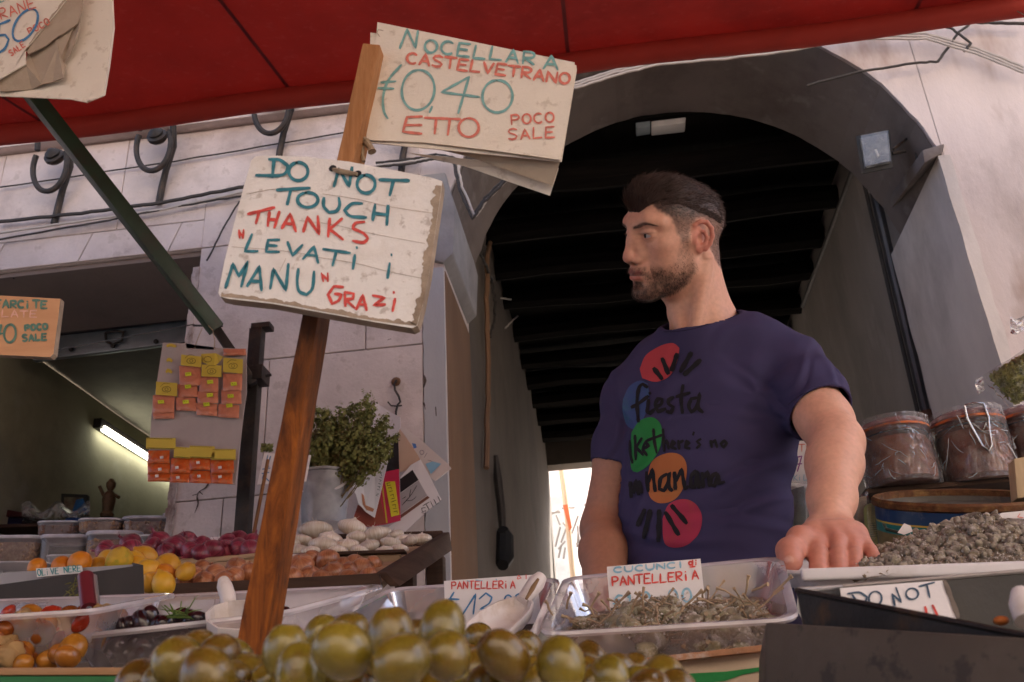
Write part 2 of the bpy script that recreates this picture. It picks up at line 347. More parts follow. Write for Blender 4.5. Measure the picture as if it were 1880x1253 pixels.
# front wall: lintel over the shop, pier, right wall, spandrel over the arch
fw = MB()
fw.box((-6.345, 3.69, 11.725), (9.31, .58, 17.55))                         # over the shop opening
fw.box(((-1.69+XL)/2, 3.725, 10.25), (XL+1.69, .65, 20.5))               # pier
fw.box((XR+4.7, 3.65, 10.25), (9.4, .5, 20.5))
fw.box((-6.5, 3.69, 1.475), (7.0, .58, 2.945))                        # left of the shop opening
NA = 72; ax, cx, zs, ha = (XR-XL)/2, (XR+XL)/2, 2.83, 1.08
cur = [Vector((cx-ax*math.cos(math.pi*i/NA), 0, zs+ha*math.sin(math.pi*i/NA))) for i in range(NA+1)]
cur = [v if i in (0, NA) else v+Vector((v.x-cx, 0, v.z-zs)).normalized()*.010*(nz3((i*.17, 0, 0), 1)+.8*nz3((i*.55, 4, 0), 1)) for i, v in enumerate(cur)]
cur = [Vector((min(max(v.x, XL), XR), 0, v.z)) for v in cur]
for i in range(NA):
    a, b = cur[i], cur[i+1]
    q = [Vector((v.x+(.004 if i == NA-1 and v is b else 0), YF+.0012, zt_)) for v, zt_ in ((a, a.z), (b, b.z), (b, 20.5), (a, 20.5))]
    fw.slab(q, (0, .3, 0))
fw.build('front_wall', M['plaster'], B)
sf = MB()                                                            # the arch ring behind the face, grey
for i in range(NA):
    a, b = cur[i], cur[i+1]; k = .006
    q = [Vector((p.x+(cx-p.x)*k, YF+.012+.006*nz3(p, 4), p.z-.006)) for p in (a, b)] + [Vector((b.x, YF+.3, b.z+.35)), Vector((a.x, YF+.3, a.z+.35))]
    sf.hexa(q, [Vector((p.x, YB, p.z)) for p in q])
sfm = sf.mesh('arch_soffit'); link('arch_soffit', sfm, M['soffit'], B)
# imposts: wedge-shaped corbels under the arch ends
c = MB(); yb = YF+.62                                                # left: squat block, right: thin ledge
fr = [Vector((XL, YF-.02, 2.74)), Vector((XL+.045, YF-.02, 2.78)), Vector((XL+.06, YF-.02, 3.0)), Vector((XL+.02, YF-.02, 3.2)), Vector((XL-.1, YF-.02, 3.2)), Vector((XL-.1, YF-.02, 2.78))]
bk = [Vector((v.x, yb, v.z+.02)) for v in fr]; n = len(fr)
c.add(fr+bk, [tuple(range(n)), tuple(range(2*n-1, n-1, -1))]+[(i, (i+1) % n, n+(i+1) % n, n+i) for i in range(n)])
c.build('impost', mat('grey lime impost', (.28, .27, .275), .9, .15, 6, .5, 40, stain=(.15, .14, .14), stain_amt=.5), B, bevel=.01)
c = MB(); q = [P(1693, 275, Y=YF-.015), P(1736, 262, Y=YF-.015), P(1730, 282, Y=YF-.015), P(1697, 300, Y=YF-.015)]
e = P(1655, 383, X=XR); c.hexa(q, [e+Vector((-.055, 0, .06)), e+Vector((.03, 0, .06)), e+Vector((.03, 0, 0)), e+Vector((-.05, 0, 0))])
c.build('impost', M['soffit'], B, bevel=.012)
# dressed blocks with open joints on the pier and above the shop
zj = [P(400, 918, Y=YF).z, P(620, 650, Y=YF).z]; hj = zj[1]-zj[0]
js = MB(); bl = MB()
xa, xb = -1.684, P(779, 800, Y=YF).x
row = 0; z = zj[0]-hj*2
while z < 3.2:
    z1 = min(z+hj, 3.2); vx = [xa, P(673, 610, Y=YF).x if row == 3 else P(414, 900, Y=YF).x if row == 1 else xa+.45+.12*math.sin(row*2.1), xb]
    for i in range(2):
        g = .0026; a, b = vx[i]+g*(i > 0), vx[i+1]-g*(i < 1)
        bl.box(((a+b)/2, YF-.006, (z+z1)/2), (b-a, .016, z1-z-.0052))
    z = z1; row += 1
bl.build('stone_block_facing', M['stone'], B, bevel=.0022, seg=1)
xs, row, z = -6, 0, 2.953                                            # voussoir blocks and courses over the shop
ob = MB(); zt = P(240, 260, Y=YF).z
zz = [2.953, 3.10, zt]
for r in range(2):
    x = -5.2
    while x < xa-.05:
        w = .42 if r == 0 else .62; x1 = min(x+w, xa); sk = .05 if r == 0 else 0
        q = [Vector((x+.0015, YF-.012, zz[r])), Vector((x1-.0015, YF-.012, zz[r])), Vector((min(x1-.0015+sk, xa), YF-.012, zz[r+1]-.003)), Vector((x+.0015+sk, YF-.012, zz[r+1]-.003))]
        ob.slab(q, (0, .018, 0)); x = x1
ob.box(((xa-.006+xb)/2, YF-.006, (3.2+zt)/2+.003), (xb-xa, .016, zt-3.2-.01))
ob.build('lintel_block_facing', M['stone'], B, bevel=.0025, seg=1)
sc = MB(); sc.box(((-6+xb)/2, YF-.03, zt+.07), (6+xb, .07, .13)); sc.box(((-6+xb)/2, YF-.045, zt+.155), (6+xb, .10, .04)); sc.build('string_course', M['plaster'], B, bevel=.008)
# grey band of smoother plaster at the passage corner, broken inner edge
gb = MB(); n = 60; pts = [(xb+.004+.010*nz3((0, 0, i), .9), 2.72*i/n) for i in range(n+1)]
fr = [Vector((x, YF-.016, z)) for x, z in pts]; fe = [Vector((XL-.001+.004*nz3((3, 0, i), .7), YF-.016, 2.72*i/n)) for i in range(n+1)]
vs = fr+fe+[v+Vector((0, .02, 0)) for v in fr]+[v+Vector((0, .02, 0)) for v in fe]; k = n+1
gb.add(vs, [(i, k+i, k+i+1, i+1) for i in range(n)]+[(2*k+i, i, i+1, 2*k+i+1) for i in range(n)]+[(k+i, 3*k+i, 3*k+i+1, k+i+1) for i in range(n)])
gb.build('corner_plaster', M['greyband'], B)
# passage
MB().box((XL-.1+.004, 3.73, 1.36), (.2, .63, 2.72)).build('brown_reveal', M['brownwall'], B, bevel=.004)
def wallgrid(name, m, o, u, v, nu, nv, amp, parent):
    o, u, v = Vector(o), Vector(u), Vector(v); nn = u.cross(v).normalized()
    mb = MB(); mb.grid(lambda a, b: o+u*a+v*b+nn*amp*nz3(o+u*a+v*b, 1.3), nu, nv); return mb.build(name, m, parent, smooth=True, fix=False)
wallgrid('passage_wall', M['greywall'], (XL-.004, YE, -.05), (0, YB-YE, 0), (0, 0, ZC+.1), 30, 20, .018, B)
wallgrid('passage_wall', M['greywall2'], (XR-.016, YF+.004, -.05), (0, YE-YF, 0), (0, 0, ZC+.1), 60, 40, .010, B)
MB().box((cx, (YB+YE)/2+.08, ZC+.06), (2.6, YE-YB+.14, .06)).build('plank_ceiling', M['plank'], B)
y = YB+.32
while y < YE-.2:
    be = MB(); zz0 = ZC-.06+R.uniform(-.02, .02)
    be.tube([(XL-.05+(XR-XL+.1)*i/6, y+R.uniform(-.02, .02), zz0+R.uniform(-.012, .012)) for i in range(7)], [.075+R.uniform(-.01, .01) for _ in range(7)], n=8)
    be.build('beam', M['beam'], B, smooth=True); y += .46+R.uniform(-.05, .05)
MB().box((cx, YE+.1, 3.62+.35), (2.4, .2, .7)).box((1.52+.45, YE+.1, 1.8), (.9, .2, 3.6)).box((XL-.45, YE+.1, 1.8), (.9, .2, 3.6)).build('passage_end', M['greywall'], B)
lb = thing('ceiling_light_box', 'pale metal lamp box under the crown of the arch', 'lamp', P(1220, 215, Y=4.09))
q = [P(x, y, Y=4.09) for x, y in ((1195, 192), (1262, 186), (1258, 226), (1196, 233))]
MB().slab(q, (0, .08, .0)).build('housing', mat('grey white enamel', (.62, .62, .61), .5), lb, bevel=.006)
q2 = [P(x, y, Y=4.085) for x, y in ((1165, 198), (1193, 194), (1194, 232), (1168, 236))]
MB().slab(q2, (0, .07, 0)).build('side_box', mat('blue grey enamel', (.22, .27, .30), .5), lb, bevel=.004)
rr_m = mat('lightened worn reveal plaster', (.60, .55, .52), .9, .16, 2.6, .5, 40, stain=(.36, .32, .295), stain_amt=.7, stain_scale=1.6, streak=1.8, stain2=(.68, .63, .60), stain2_amt=.4, stain2_scale=4)  # plaster coloured paler here to stand in for street light on this side
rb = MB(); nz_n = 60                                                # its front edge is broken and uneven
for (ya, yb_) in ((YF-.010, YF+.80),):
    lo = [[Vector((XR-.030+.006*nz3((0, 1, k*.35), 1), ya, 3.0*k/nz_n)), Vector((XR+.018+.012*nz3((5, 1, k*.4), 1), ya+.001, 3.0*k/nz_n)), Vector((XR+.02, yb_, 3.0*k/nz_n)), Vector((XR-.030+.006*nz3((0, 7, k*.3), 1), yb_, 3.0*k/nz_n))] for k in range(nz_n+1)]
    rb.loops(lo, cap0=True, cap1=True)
rb.build('lightened_reveal', rr_m, B, smooth=True)
# shop room
wallgrid('shop_wall', M['shopwall'], (-3.0, 3.42, 0), (0, 5, 0), (0, 0, 2.96), 30, 20, .02, B)
wallgrid('shop_wall', M['shopwall'], (-3.0, 8.4, 0), (2.2, 0, 0), (0, 0, 2.96), 14, 20, .02, B)
MB().box((-.9, 6.2, 1.48), (.12, 4.3, 2.96)).build('shop_partition', M['shopwall'], B)
MB().box((-2.0, 6.2, 2.99), (2.3, 4.6, .05)).build('shop_ceiling', mat('smoky ceiling', (.19, .175, .135), .9, .15, 3, .3, 20, stain=(.1, .09, .075), stain_amt=.6), B)
MB().box((-2.2, 3.69, 2.935), (1.7, .56, .022)).build('lintel_soffit', M['lintel'], B)
rj = MB(); n = 40; a = [P(318, 960, Y=YF).x]
for i in range(n):
    z0, z1 = 1.55+1.3*i/n, 1.55+1.3*(i+1)/n; rj.box((-1.695+.004*nz3((i, 0, 0), .8), YF-.013, (z0+z1)/2), (.030+.010*nz3((0, i, 0), .9), .018, (z1-z0)))
rj.build('rusty_jamb_strip', mat('rust flaking white', (.45, .38, .35), .85, .2, 20, .6, 60, stain=(.09, .035, .02), stain_amt=.95, stain_scale=9, streak=2), B)
# street beyond the passage, in full daylight
TH = thing('town_house', 'sunlit white house seen through the end of the passage', 'building', (1, 17, 0))
MB().box((1, 19, 4), (16, 4, 8)).build('wall', M['sunwall'], TH)
for x in (-1.3, .6, 2.5):
    w = MB(); w.box((x, 16.97, 4.8), (.9, .06, 1.6)); w.build('shutter', mat('pale grey shutter', (.45, .5, .5), .7), TH)
MB().box((-.2, 16.75, 3.85), (2.4, .5, .1)).build('balcony_slab', mat('grey cement', (.4, .39, .37), .8), TH)

# the other side of the market street, behind the camera
OP = thing('opposite_house', 'plain plastered house on the other side of the market street', 'building', (0, -7, 0))
MB().box((9, -9, 4.5), (27, 4, 9)).build('wall', mat('warm street plaster', (.47, .405, .355), .85, .1, 1.2), OP)
for x in range(-2, 21, 4):
    MB().box((x, -6.98, 5.2), (1.1, .08, 2.0)).build('shutter', mat('green grey shutter', (.12, .15, .13), .7), OP)
# street furniture beyond
pl = thing('wooden_prop', 'pale wooden prop with an orange rag beyond the passage', 'post', P(1052, 1040, Y=10.2))
a, b = P(1040, 935, Y=10.2), P(1056, 1100, Y=10.2)
MB().tube([P(1030, 860, Y=10.2), a, b, Vector((b.x, b.y, 0))], .03).build('pole', woodmat('pale pole wood', (.5, .38, .26), (.66, .54, .4)), pl, smooth=True)
q = [P(x, y, Y=10.15) for x, y in ((1033, 928), (1042, 926), (1050, 968), (1046, 975))]
MB().slab(q, (0, .02, 0)).build('rag', mat('orange rag', (.6, .16, .07), .8), pl)
sh = MB()
for i in range(26):
    x = R.uniform(1020, 1100); y = R.uniform(915, 1010); a = P(x, y, Y=11); sh.tube([a, a+Vector((R.uniform(-.15, .15), 0, R.uniform(-.35, .1)))], .012, n=5)
top('tangled_poles', sh.mesh('tangled_poles'), mat('grey pole', (.22, .21, .2), .7), 'tangle of thin grey stall poles in the bright street beyond the passage', 'poles')

# ------------------------------------------------------------- red awning
TY, TZ = 2.75, 3.158
def fab(X, Y):
    s = TZ+.042-.27*(TY-Y); d = (TY-Y)/3.9
    return s - .035*math.sin(math.pi*d)*(.5+.5*math.sin(X*2.1+.4)) + .010*nz3((X*.6, Y, 0), 2.2)+.004*nz3((X, Y*.4, 3), 7)
AW = thing('awning', 'big red cloth awning stretched over the stall', 'awning', (0, TY, TZ))
fm = MB(); fm.grid(lambda a, b: Vector((-4.2+5.84*a, TY+.0-3.65*b, fab(-4.2+5.84*a, TY-3.65*b))), 90, 50)
fm.build('canopy', M['red'], AW, smooth='all', fix=False)
for px, py in ((405, 0), (1033, 0), (25, 190), (1690, 0)):
    d = ray(px, py); Yt = 2.3
    for _ in range(20): Yt = 2.3 if False else (lambda Y: (fab(CAM.x+d.x/d.y*Y, Y)-CAM.z)/(d.z/d.y))(Yt)
    X0 = CAM.x+d.x/d.y*Yt
    st = MB(); st.grid(lambda a, b: Vector((X0-.007+.014*a+.0*b, TY-3.6*b, fab(X0, TY-3.6*b)-.004)), 1, 60); st.build('seam', mat('dark red seam', (.15, .010, .010), .85), AW, fix=False)
tb = MB(); tb.tube([(-4.2+5.86*i/30, TY, TZ+.008*math.sin(i*.9)) for i in range(31)], .041, n=18); tb.build('roll_tube', M['redroll'], AW, smooth=True)
MB().tube([(1.655, TY, TZ), (1.74, TY, TZ)], .037, n=18).build('end_cap', M['iron'], AW, smooth=True)
# post with clamp and green strut
PO = thing('iron_post', 'square black iron post in front of the pale pier', 'post', (P(455, 800, Y=2.95).x, 2.95, 0))
pt, pb = P(476, 606, Y=2.95), P(442, 985, Y=2.95)
MB().box(((pt.x+pb.x)/2, 2.95, pt.z/2), (.046, .046, pt.z)).build('shaft', M['iron'], PO, bevel=.003)
MB().box((pt.x+.012, 2.95, pt.z+.008), (.07, .05, .02)).build('cap', M['iron'], PO, bevel=.002)
c = P(463, 692, Y=2.92); cm = MB(); cm.box(c, (.10, .08, .055)); cm.tube([c+Vector((-.1, 0, -.02)), c+Vector((.07, 0, .0))], .006); cm.box(c+Vector((-.03, 0, -.05)), (.03, .06, .08)); cm.build('clamp', M['iron'], PO, bevel=.004)
s0 = P(466, 706, Y=2.90); s1 = P(398, 606, Y=2.84); s2 = P(72, 190, Y=2.36); s3 = s2+(s2-s1).normalized()*.16
MB().beam(s1, s3, .05, .062, (0, -1, .4)).build('strut', M['green'], AW, bevel=.004)
MB().beam(s0, s1+(s1-s0)*.1, .03, .034, (0, -1, .4)).build('strut_end', M['iron'], AW, bevel=.003)
nl = MB(); nl.tube([P(355, 598, Y=2.86), P(408, 599, Y=2.83)], .004); nl.build('pin', M['iron'], AW)

# ------------------------------------------------------------- shutter box, shop lamp
SB = thing('roller_shutter', 'galvanised bottom rail of a rolled up shop shutter', 'shutter', P(220, 620, Y=4.02))
q = [P(60, 617, Y=4.02), P(350, 583, Y=4.02), P(347, 627, Y=4.02), P(60, 662, Y=4.02)]
MB().slab(q, (0, .03, 0)).build('rail', M['galv'], SB, bevel=.003)
q = [P(20, 607, Y=3.99), P(352, 571, Y=3.99), P(352, 583, Y=3.99), P(20, 622, Y=3.99)]
MB().slab(q, (0, .06, 0)).build('top_angle', M['iron'], SB, bevel=.003)
hd = MB(); hd.tube([P(x, y, Y=4.0) for x, y in ((194, 612), (195, 627), (206, 633), (224, 626), (226, 610), (212, 608), (194, 612))], .007, n=6); hd.build('handle', M['iron'], SB, smooth=True)
for x, y in ((131, 642), (208, 636), (287, 628)): MB().lathe([(.012, 0), (.012, .008), (.004, .012)], P(x, y, Y=4.01), 10, Matrix.Rotation(math.pi/2, 3, 'X')).build('rivet', M['iron'], SB)
wr = MB(); wr.tube([P(95, 645, Y=3.3), P(355, 596, Y=2.9)], .0025, n=5); top('wire', wr.mesh('wire'), M['cable_d'], 'thin dark wire stretched in front of the shutter rail', 'wire')
LT = thing('tube_lamp', 'lit fluorescent tube on the shop side wall', 'lamp', (-2.93, 5.6, 2.82))
la, lb_ = Vector((-2.94, 4.93, 2.78)), Vector((-2.94, 6.5, 2.80))
MB().beam(la+Vector((-.03, -.03, .03)), lb_+Vector((-.03, .03, .03)), .05, .06).build('fixture', M['iron'], LT, bevel=.004)
MB().tube([la, lb_], .019, n=12).build('tube', mat('lit tube', (1, .97, .85), .5, emis=(1, .96, .78), estr=2.6), LT, smooth=True)
nf = MB(); nf.tube([P(25, 512, Y=3.42), P(27, 502, Y=3.42), P(24, 498, Y=3.42)], .005, n=5); top('wall_hook', nf.mesh('hook'), M['iron'], 'small iron hook under the shop lintel edge', 'hook')

# ------------------------------------------------------------- iron scroll brackets
def bracket_proto():
    o = bpy.data.objects.new('scroll_bracket', None); COL.objects.link(o); o.empty_display_size = .05
    tag(o, None, 'bracket', 'iron scroll brackets under the balcony')
    # origin at the foot of the bracket on the wall; a C-shaped flat bar seen nearly face on, a boss inside, a stem on the wall
    lp = [Vector((-.085+.0*t, -.02, 0)) for t in (0,)]
    ring = [Vector((-.012+.082*math.cos(a), -.10-.02*math.sin(a), .20+.125*math.sin(a))) for a in [math.radians(150+i*10) for i in range(25)]]
    r = MB(); r.tube(ring, [.013]*25, n=8); r.build('scroll', M['iron'], o, smooth=True)
    b = MB(); b.lathe([(.0, -.03), (.036, -.03), (.046, -.018), (.046, 0), (.034, .006), (.034, .016), (.026, .022), (.012, .034), (0, .036)], (-.005, -.10, .26), 20, Matrix.Rotation(math.radians(75), 3, 'X'), caps=False); b.build('boss', M['iron'], o, smooth=True)
    s = MB(); s.tube([(.0, -.012, -.06), (.01, -.02, .02), (.03, -.04, .10), (.075, -.08, .2), (.08, -.12, .3), (.08, -.16, .42)], [.016, .016, .015, .015, .015, .015], n=8); s.build('stem', M['iron'], o, smooth=True)
    t = MB(); t.tube([(-.09, -.10, .30), (-.095, -.12, .42)], .013, n=8); t.build('upper_bar', M['iron'], o, smooth=True)
    return o
bp0 = bracket_proto()
labs = ['iron scroll bracket left of the green strut', 'iron scroll bracket right of the green strut below the awning', 'iron scroll bracket just left of the wooden stick top', 'iron scroll bracket showing between the two price signs']
for i, (px, py) in enumerate(((107, 395), (297, 358), (513, 290), (738, 300))):
    o = bp0 if i == 0 else copy_tree(bp0); q = P(px, py, Y=YF-.005); o.location = (q.x, YF-.01, q.z); o['label'] = labs[i]

# ------------------------------------------------------------- floodlight, conduit, cables
FL = thing('floodlight', 'small square halogen floodlight on a bracket inside the arch', 'floodlight', P(1600, 285, Y=3.5))
q = [P(x, y, Y=3.50) for x, y in ((1571, 250), (1633, 238), (1640, 308), (1581, 320))]
ctr = sum(q, Vector())/4; fl = MB(); back = [ctr+(v-ctr)*.75+Vector((.02, .09, .03)) for v in q]; fl.hexa(q, back); fl.build('housing', mat('black cast housing', (.02, .02, .021), .5, metal=.3), FL, bevel=.004)
inn = [ctr+(v-ctr)*.80+Vector((0, -.006, 0)) for v in q]
rf = MB(); rb = [ctr+(v-ctr)*.42+Vector((0, .0, 0)) for v in q]
rf.hexa(inn, [v+Vector((0, .003, 0)) for v in inn]); rf.build('reflector', mat('dusty reflector', (.10, .10, .098), .5, .5, 30, .8, 40, metal=0, bdist=.02, stain=(.28, .28, .275), stain_amt=.6, stain_scale=24), FL)
lm = MB(); lm.tube([ctr+Vector((0, -.012, .0)), ctr+Vector((.004, -.012, -.035))], .006, n=8); lm.build('lamp', mat('frosted lamp', (.8, .8, .78), .3), FL, smooth=True)
MB().slab([v+Vector((0, -.02, 0)) for v in inn], (0, .003, 0)).build('glass', clear('dusty glass', (.85, .86, .86), .93, .15), FL)
br = MB(); br.tube([P(1638, 282, Y=3.52), P(1662, 278, Y=3.53)], .008); br.tube([P(1680, 242, Y=3.55), P(1684, 300, Y=3.55)], .007); br.tube([P(1680, 242, Y=3.55), P(1640, 275, Y=3.52)], .006); br.build('bracket', M['iron'], FL)
c0, c1, c2 = P(1598, 318, X=XR-.03), P(1640, 500, X=XR-.03), P(1703, 768, X=XR-.03)
cd_ = thing('conduit_pipe', 'dark conduit pipe running down the right passage wall', 'pipe', (c2.x, c2.y, c2.z))
MB().tube([c0, c1, c2], .026, n=10).build('pipe', M['conduit'], cd_, smooth=True)
MB().tube([c0+Vector((-.01, .10, 0)), c1+Vector((-.01, .09, 0)), c2+Vector((-.01, .08, .02))], .010, n=8).build('cable', M['cable_d'], cd_, smooth=True)
MB().tube([c2+Vector((0, 0, .03)), c2+Vector((0, 0, -.03))], .042, n=12).build('collar', mat('rusty collar', (.10, .045, .025), .8), cd_, bevel=.004)
MB().tube([P(x, y, X=XR-.02) for x, y in ((1570, 302), (1540, 385), (1510, 465), (1474, 562))], .018, n=8).build('corner_pipe', M['cable_d'], cd_, smooth=True)
def cable(pts, r, m, label, n=6, name='cable', wob=.006):
    out = []
    for i in range(len(pts)-1):
        a, b = Vector(pts[i]), Vector(pts[i+1])
        for k in range(8): out.append(a+(b-a)*(k/8)+Vector((R.uniform(-1, 1), R.uniform(-1, 0), R.uniform(-1, 1)))*wob*.35)
    out.append(Vector(pts[-1])); mb = MB(); mb.tube(out, r, n=n); return top(name, mb.mesh(name, smooth=True), m, label, 'cable')
Yc = YF-.05
for k in range(3):
    cable([P(x, y+k*5-4, Y=Yc-k*.012) for x, y in ((1055, 157), (1130, 133), (1215, 112), (1330, 103), (1450, 88), (1560, 66), (1700, 66), (1790, 92), (1880, 128))], .0065, M['cable_w'], ('uppermost', 'middle', 'lowest')[k]+' of three pale cables running along the top of the arch')
cable([P(x, y, Y=Yc) for x, y in ((1700, 45), (1790, 42), (1885, 44))], .008, M['cable_d'], 'dark cable right under the awning end')
cable([P(x, y, Y=Yc) for x, y in ((1480, 157), (1580, 132), (1690, 115), (1722, 114), (1760, 60), (1800, 30))], .006, M['cable_d'], 'sagging dark cable over the right end of the arch')
cable([P(x, y, Y=Yc-.02) for x, y in ((1720, 48), (1745, 52), (1782, 80), (1770, 95))], .006, M['cable_d'], 'dark cable end looping beside the right end of the arch')
cable([P(x, y, Y=YF-.03) for x, y in ((0, 345), (320, 297), (640, 243), (700, 238))], .004, M['cable_d'], 'thin wire across the pale wall below the brackets')
cable([P(x, y, Y=YF-.04) for x, y in ((0, 408), (150, 392), (300, 372), (440, 345), (470, 338))], .009, M['cable_d'], 'uppermost of the thick dark cables over the shop')
cable([P(x, y, Y=YF-.04) for x, y in ((0, 428), (160, 405), (300, 385), (450, 352))], .006, M['cable_w'], 'pale cable under the thick dark cable over the shop')
cable([P(x, y, Y=YF-.04) for x, y in ((0, 440), (200, 405), (320, 380), (450, 360))], .005, M['cable_d'], 'lowest of the thick dark cables over the shop')
cable([P(x, y, Y=YF-.03) for x, y in ((380, 480), (410, 420), (440, 370))], .004, M['cable_d'], 'short dark wire slanting up the wall left of the white board')
for k, (dx, dy) in enumerate(((0, 0), (6, 4), (-4, 8))):
    cable([P(x+dx*.5, y+dy, Y=YF-.05-k*.01) for x, y in ((690, 300), (760, 292), (800, 284), (835, 290), (845, 340), (870, 395), (890, 365), (935, 320))], .006, M['cable_d'] if k != 1 else M['cable_w'], 'dark cable looping behind the white board' if k == 0 else 'pale cable looping behind the white board' if k == 1 else 'lowest dark cable looping behind the white board')
cable([P(x, y, X=XL+.03) for x, y in ((938, 325), (915, 380), (895, 470), (893, 560), (897, 700), (893, 860))], .014, M['brownwall'], 'thick brown cable down the left passage wall', wob=.01)
cable([P(x, y, X=XL+.04) for x, y in ((925, 335), (897, 400), (885, 470), (905, 520), (910, 580), (900, 620))], .008, M['cable_d'], 'slack dark cable hanging on the left passage wall', wob=.02)
cable([P(x, y, X=XL+.05) for x, y in ((920, 548), (955, 552), (972, 566), (945, 585), (928, 603))], .006, M['cable_w'], 'loose pale cable loop on the left passage wall', wob=.005)
kc = thing('hanging_tool', 'black hanging cord with a thick handle on the left passage wall', 'cord', P(923, 1030, X=XL+.04))
MB().tube([P(x, y, X=XL+.03) for x, y in ((910, 836), (914, 880), (920, 930), (923, 975))], [.012, .022, .022, .018], n=8).build('cord', M['cable_d'], kc, smooth=True)
MB().tube([P(x, y, X=XL+.035) for x, y in ((923, 972), (925, 985), (925, 1025), (923, 1038))], [.028, .05, .052, .03], n=10).build('handle', mat('black rubber', (.012, .012, .012), .6), kc, smooth=True)
# ------------------------------------------------------------- inks, papers, signs
INK_T = mat('teal marker ink', (.045, .20, .25), .7, .35, 90, 0)
INK_TP = mat('faded teal marker ink', (.20, .41, .40), .7, .25, 90, 0)
INK_R = mat('red marker ink', (.62, .085, .07), .7, .3, 90, 0)
INK_RP = mat('faded red marker ink', (.66, .20, .15), .7, .25, 90, 0)
INK_RF = mat('nearly faded red ink', (.72, .42, .32), .7, .2, 90, 0)
INK_B = mat('blue marker ink', (.07, .22, .42), .7, .35, 90, 0)
INK_BP = mat('pale blue marker ink', (.25, .46, .58), .7, .3, 90, 0)
INK_K = mat('black ink', (.02, .02, .022), .7, .2, 90, 0)
PAPER = mat('aged cream card', (.77, .70, .60), .8, .05, 8, .15, 200, stain=(.58, .48, .36), stain_amt=.35, stain_scale=5, stain2=(.35, .26, .17), stain2_amt=.35, stain2_scale=60)
PAPER2 = mat('dirty inner card', (.42, .34, .26), .85, .1, 8, .15, 200, stain=(.25, .18, .12), stain_amt=.5, stain_scale=6)
WHITEB = mat('chipped white painted board', (.80, .77, .735), .6, .05, 7, .25, 120, stain=(.54, .47, .39), stain_amt=.45, stain_scale=9, stain2=(.25, .18, .13), stain2_amt=.5, stain2_scale=55)
EDGEB = mat('grimy board edge', (.38, .30, .225), .85, .25, 30, .5, 90, stain=(.12, .08, .05), stain_amt=.6, stain_scale=16)
CARD = mat('white price card', (.74, .71, .70), .6, .04, 9, .1, 150, stain=(.58, .52, .46), stain_amt=.3, stain_scale=8)
def zc(ox, oy, s): return lambda pts: [(ox+x/s, oy+y/s) for x, y in pts]
def ell(cx, cy, rx, ry, tilt=0, a0=100, a1=462, n=22):
    t = math.radians(tilt); out = []
    for i in range(n+1):
        a = math.radians(a0+(a1-a0)*i/n); x, y = rx*math.cos(a), -ry*math.sin(a); out.append((cx+x*math.cos(t)-y*math.sin(t), cy+x*math.sin(t)+y*math.cos(t)))
    return out
def poly_sheet(name, outline, m, parent, th=.0012, bevel=0, cut=0, bend=None, smooth=True):
    """flat sheet from a closed outline of world points, given its own thickness (away from the viewer)"""
    bm = bmesh.new(); vs = [bm.verts.new(p) for p in outline]; f = bm.faces.new(vs)
    bmesh.ops.triangulate(bm, faces=[f])
    if cut: bmesh.ops.subdivide_edges(bm, edges=bm.edges, cuts=cut, use_grid_fill=True); 
    f0 = list(bm.faces)
    if bend:
        for v in bm.verts: v.co = v.co+bend(v.co)
    nn = sum((f.normal*f.calc_area() for f in bm.faces), Vector()).normalized() if False else None
    bm.normal_update(); nn = Vector()
    for f in bm.faces: nn += f.normal*f.calc_area()
    nn.normalize()
    if nn.dot(CAM-Vector(outline[0])) < 0:
        bmesh.ops.reverse_faces(bm, faces=bm.faces); nn = -nn
    r = bmesh.ops.extrude_face_region(bm, geom=list(bm.faces)); 
    bmesh.ops.translate(bm, vec=-nn*th, verts=[v for v in bm.verts if v not in r['geom']][:0])
    new = [g for g in r['geom'] if isinstance(g, bmesh.types.BMVert)]
    bmesh.ops.translate(bm, vec=-nn*th, verts=new)
    bmesh.ops.recalc_face_normals(bm, faces=bm.faces)
    me = bpy.data.meshes.new(name); bm.to_mesh(me); bm.free()
    return link(name, me, m, parent)
def wpx(pts, Y): return [P(x, y, Y=Y) for x, y in pts]

# --- the wooden stick
STW = woodmat('orange varnished stick wood', (.05, .011, .002), (.36, .105, .013), .6, grain=(1, 1, 6), scale=75, bump=.6, stain=(.035, .011, .004), stain_amt=.8)
STW2 = woodmat('bare pale stick wood', (.26, .105, .038), (.50, .25, .11), .65, grain=(1, 1, 12), scale=60, bump=.4, stain=(.22, .09, .035), stain_amt=.45)
def weather_top(m, z0, z1, dark):
    # old grime soaked into the upper end of the stick, with a ragged lower limit
    t = m.node_tree; N = t.nodes; L = t.links; b = N['Principled BSDF']; src = b.inputs['Base Color'].links[0].from_socket
    tc = N.new('ShaderNodeTexCoord'); sp = N.new('ShaderNodeSeparateXYZ'); L.new(tc.outputs['Object'], sp.inputs[0])
    n = N.new('ShaderNodeTexNoise'); n.inputs['Scale'].default_value = 22; n.inputs['Detail'].default_value = 6; L.new(tc.outputs['Object'], n.inputs['Vector'])
    ma = N.new('ShaderNodeMath'); ma.operation = 'MULTIPLY_ADD'; ma.inputs[1].default_value = .30; L.new(n.outputs[0], ma.inputs[0]); L.new(sp.outputs[2], ma.inputs[2])
    mr = N.new('ShaderNodeMapRange'); mr.inputs[1].default_value = z0+.15; mr.inputs[2].default_value = z1+.15; mr.inputs[4].default_value = .86; L.new(ma.outputs[0], mr.inputs[0])
    mx = N.new('ShaderNodeMix'); mx.data_type = 'RGBA'; L.new(mr.outputs[0], mx.inputs[0]); L.new(src, mx.inputs[6]); mx.inputs[7].default_value = (*dark, 1); L.new(mx.outputs[2], b.inputs['Base Color'])
weather_top(STW, .14, .32, (.040, .018, .010))
STK = thing('wooden_stick', 'leaning square wooden stick that carries the hand-lettered signs', 'stick', P(460, 1215, Y=.78))
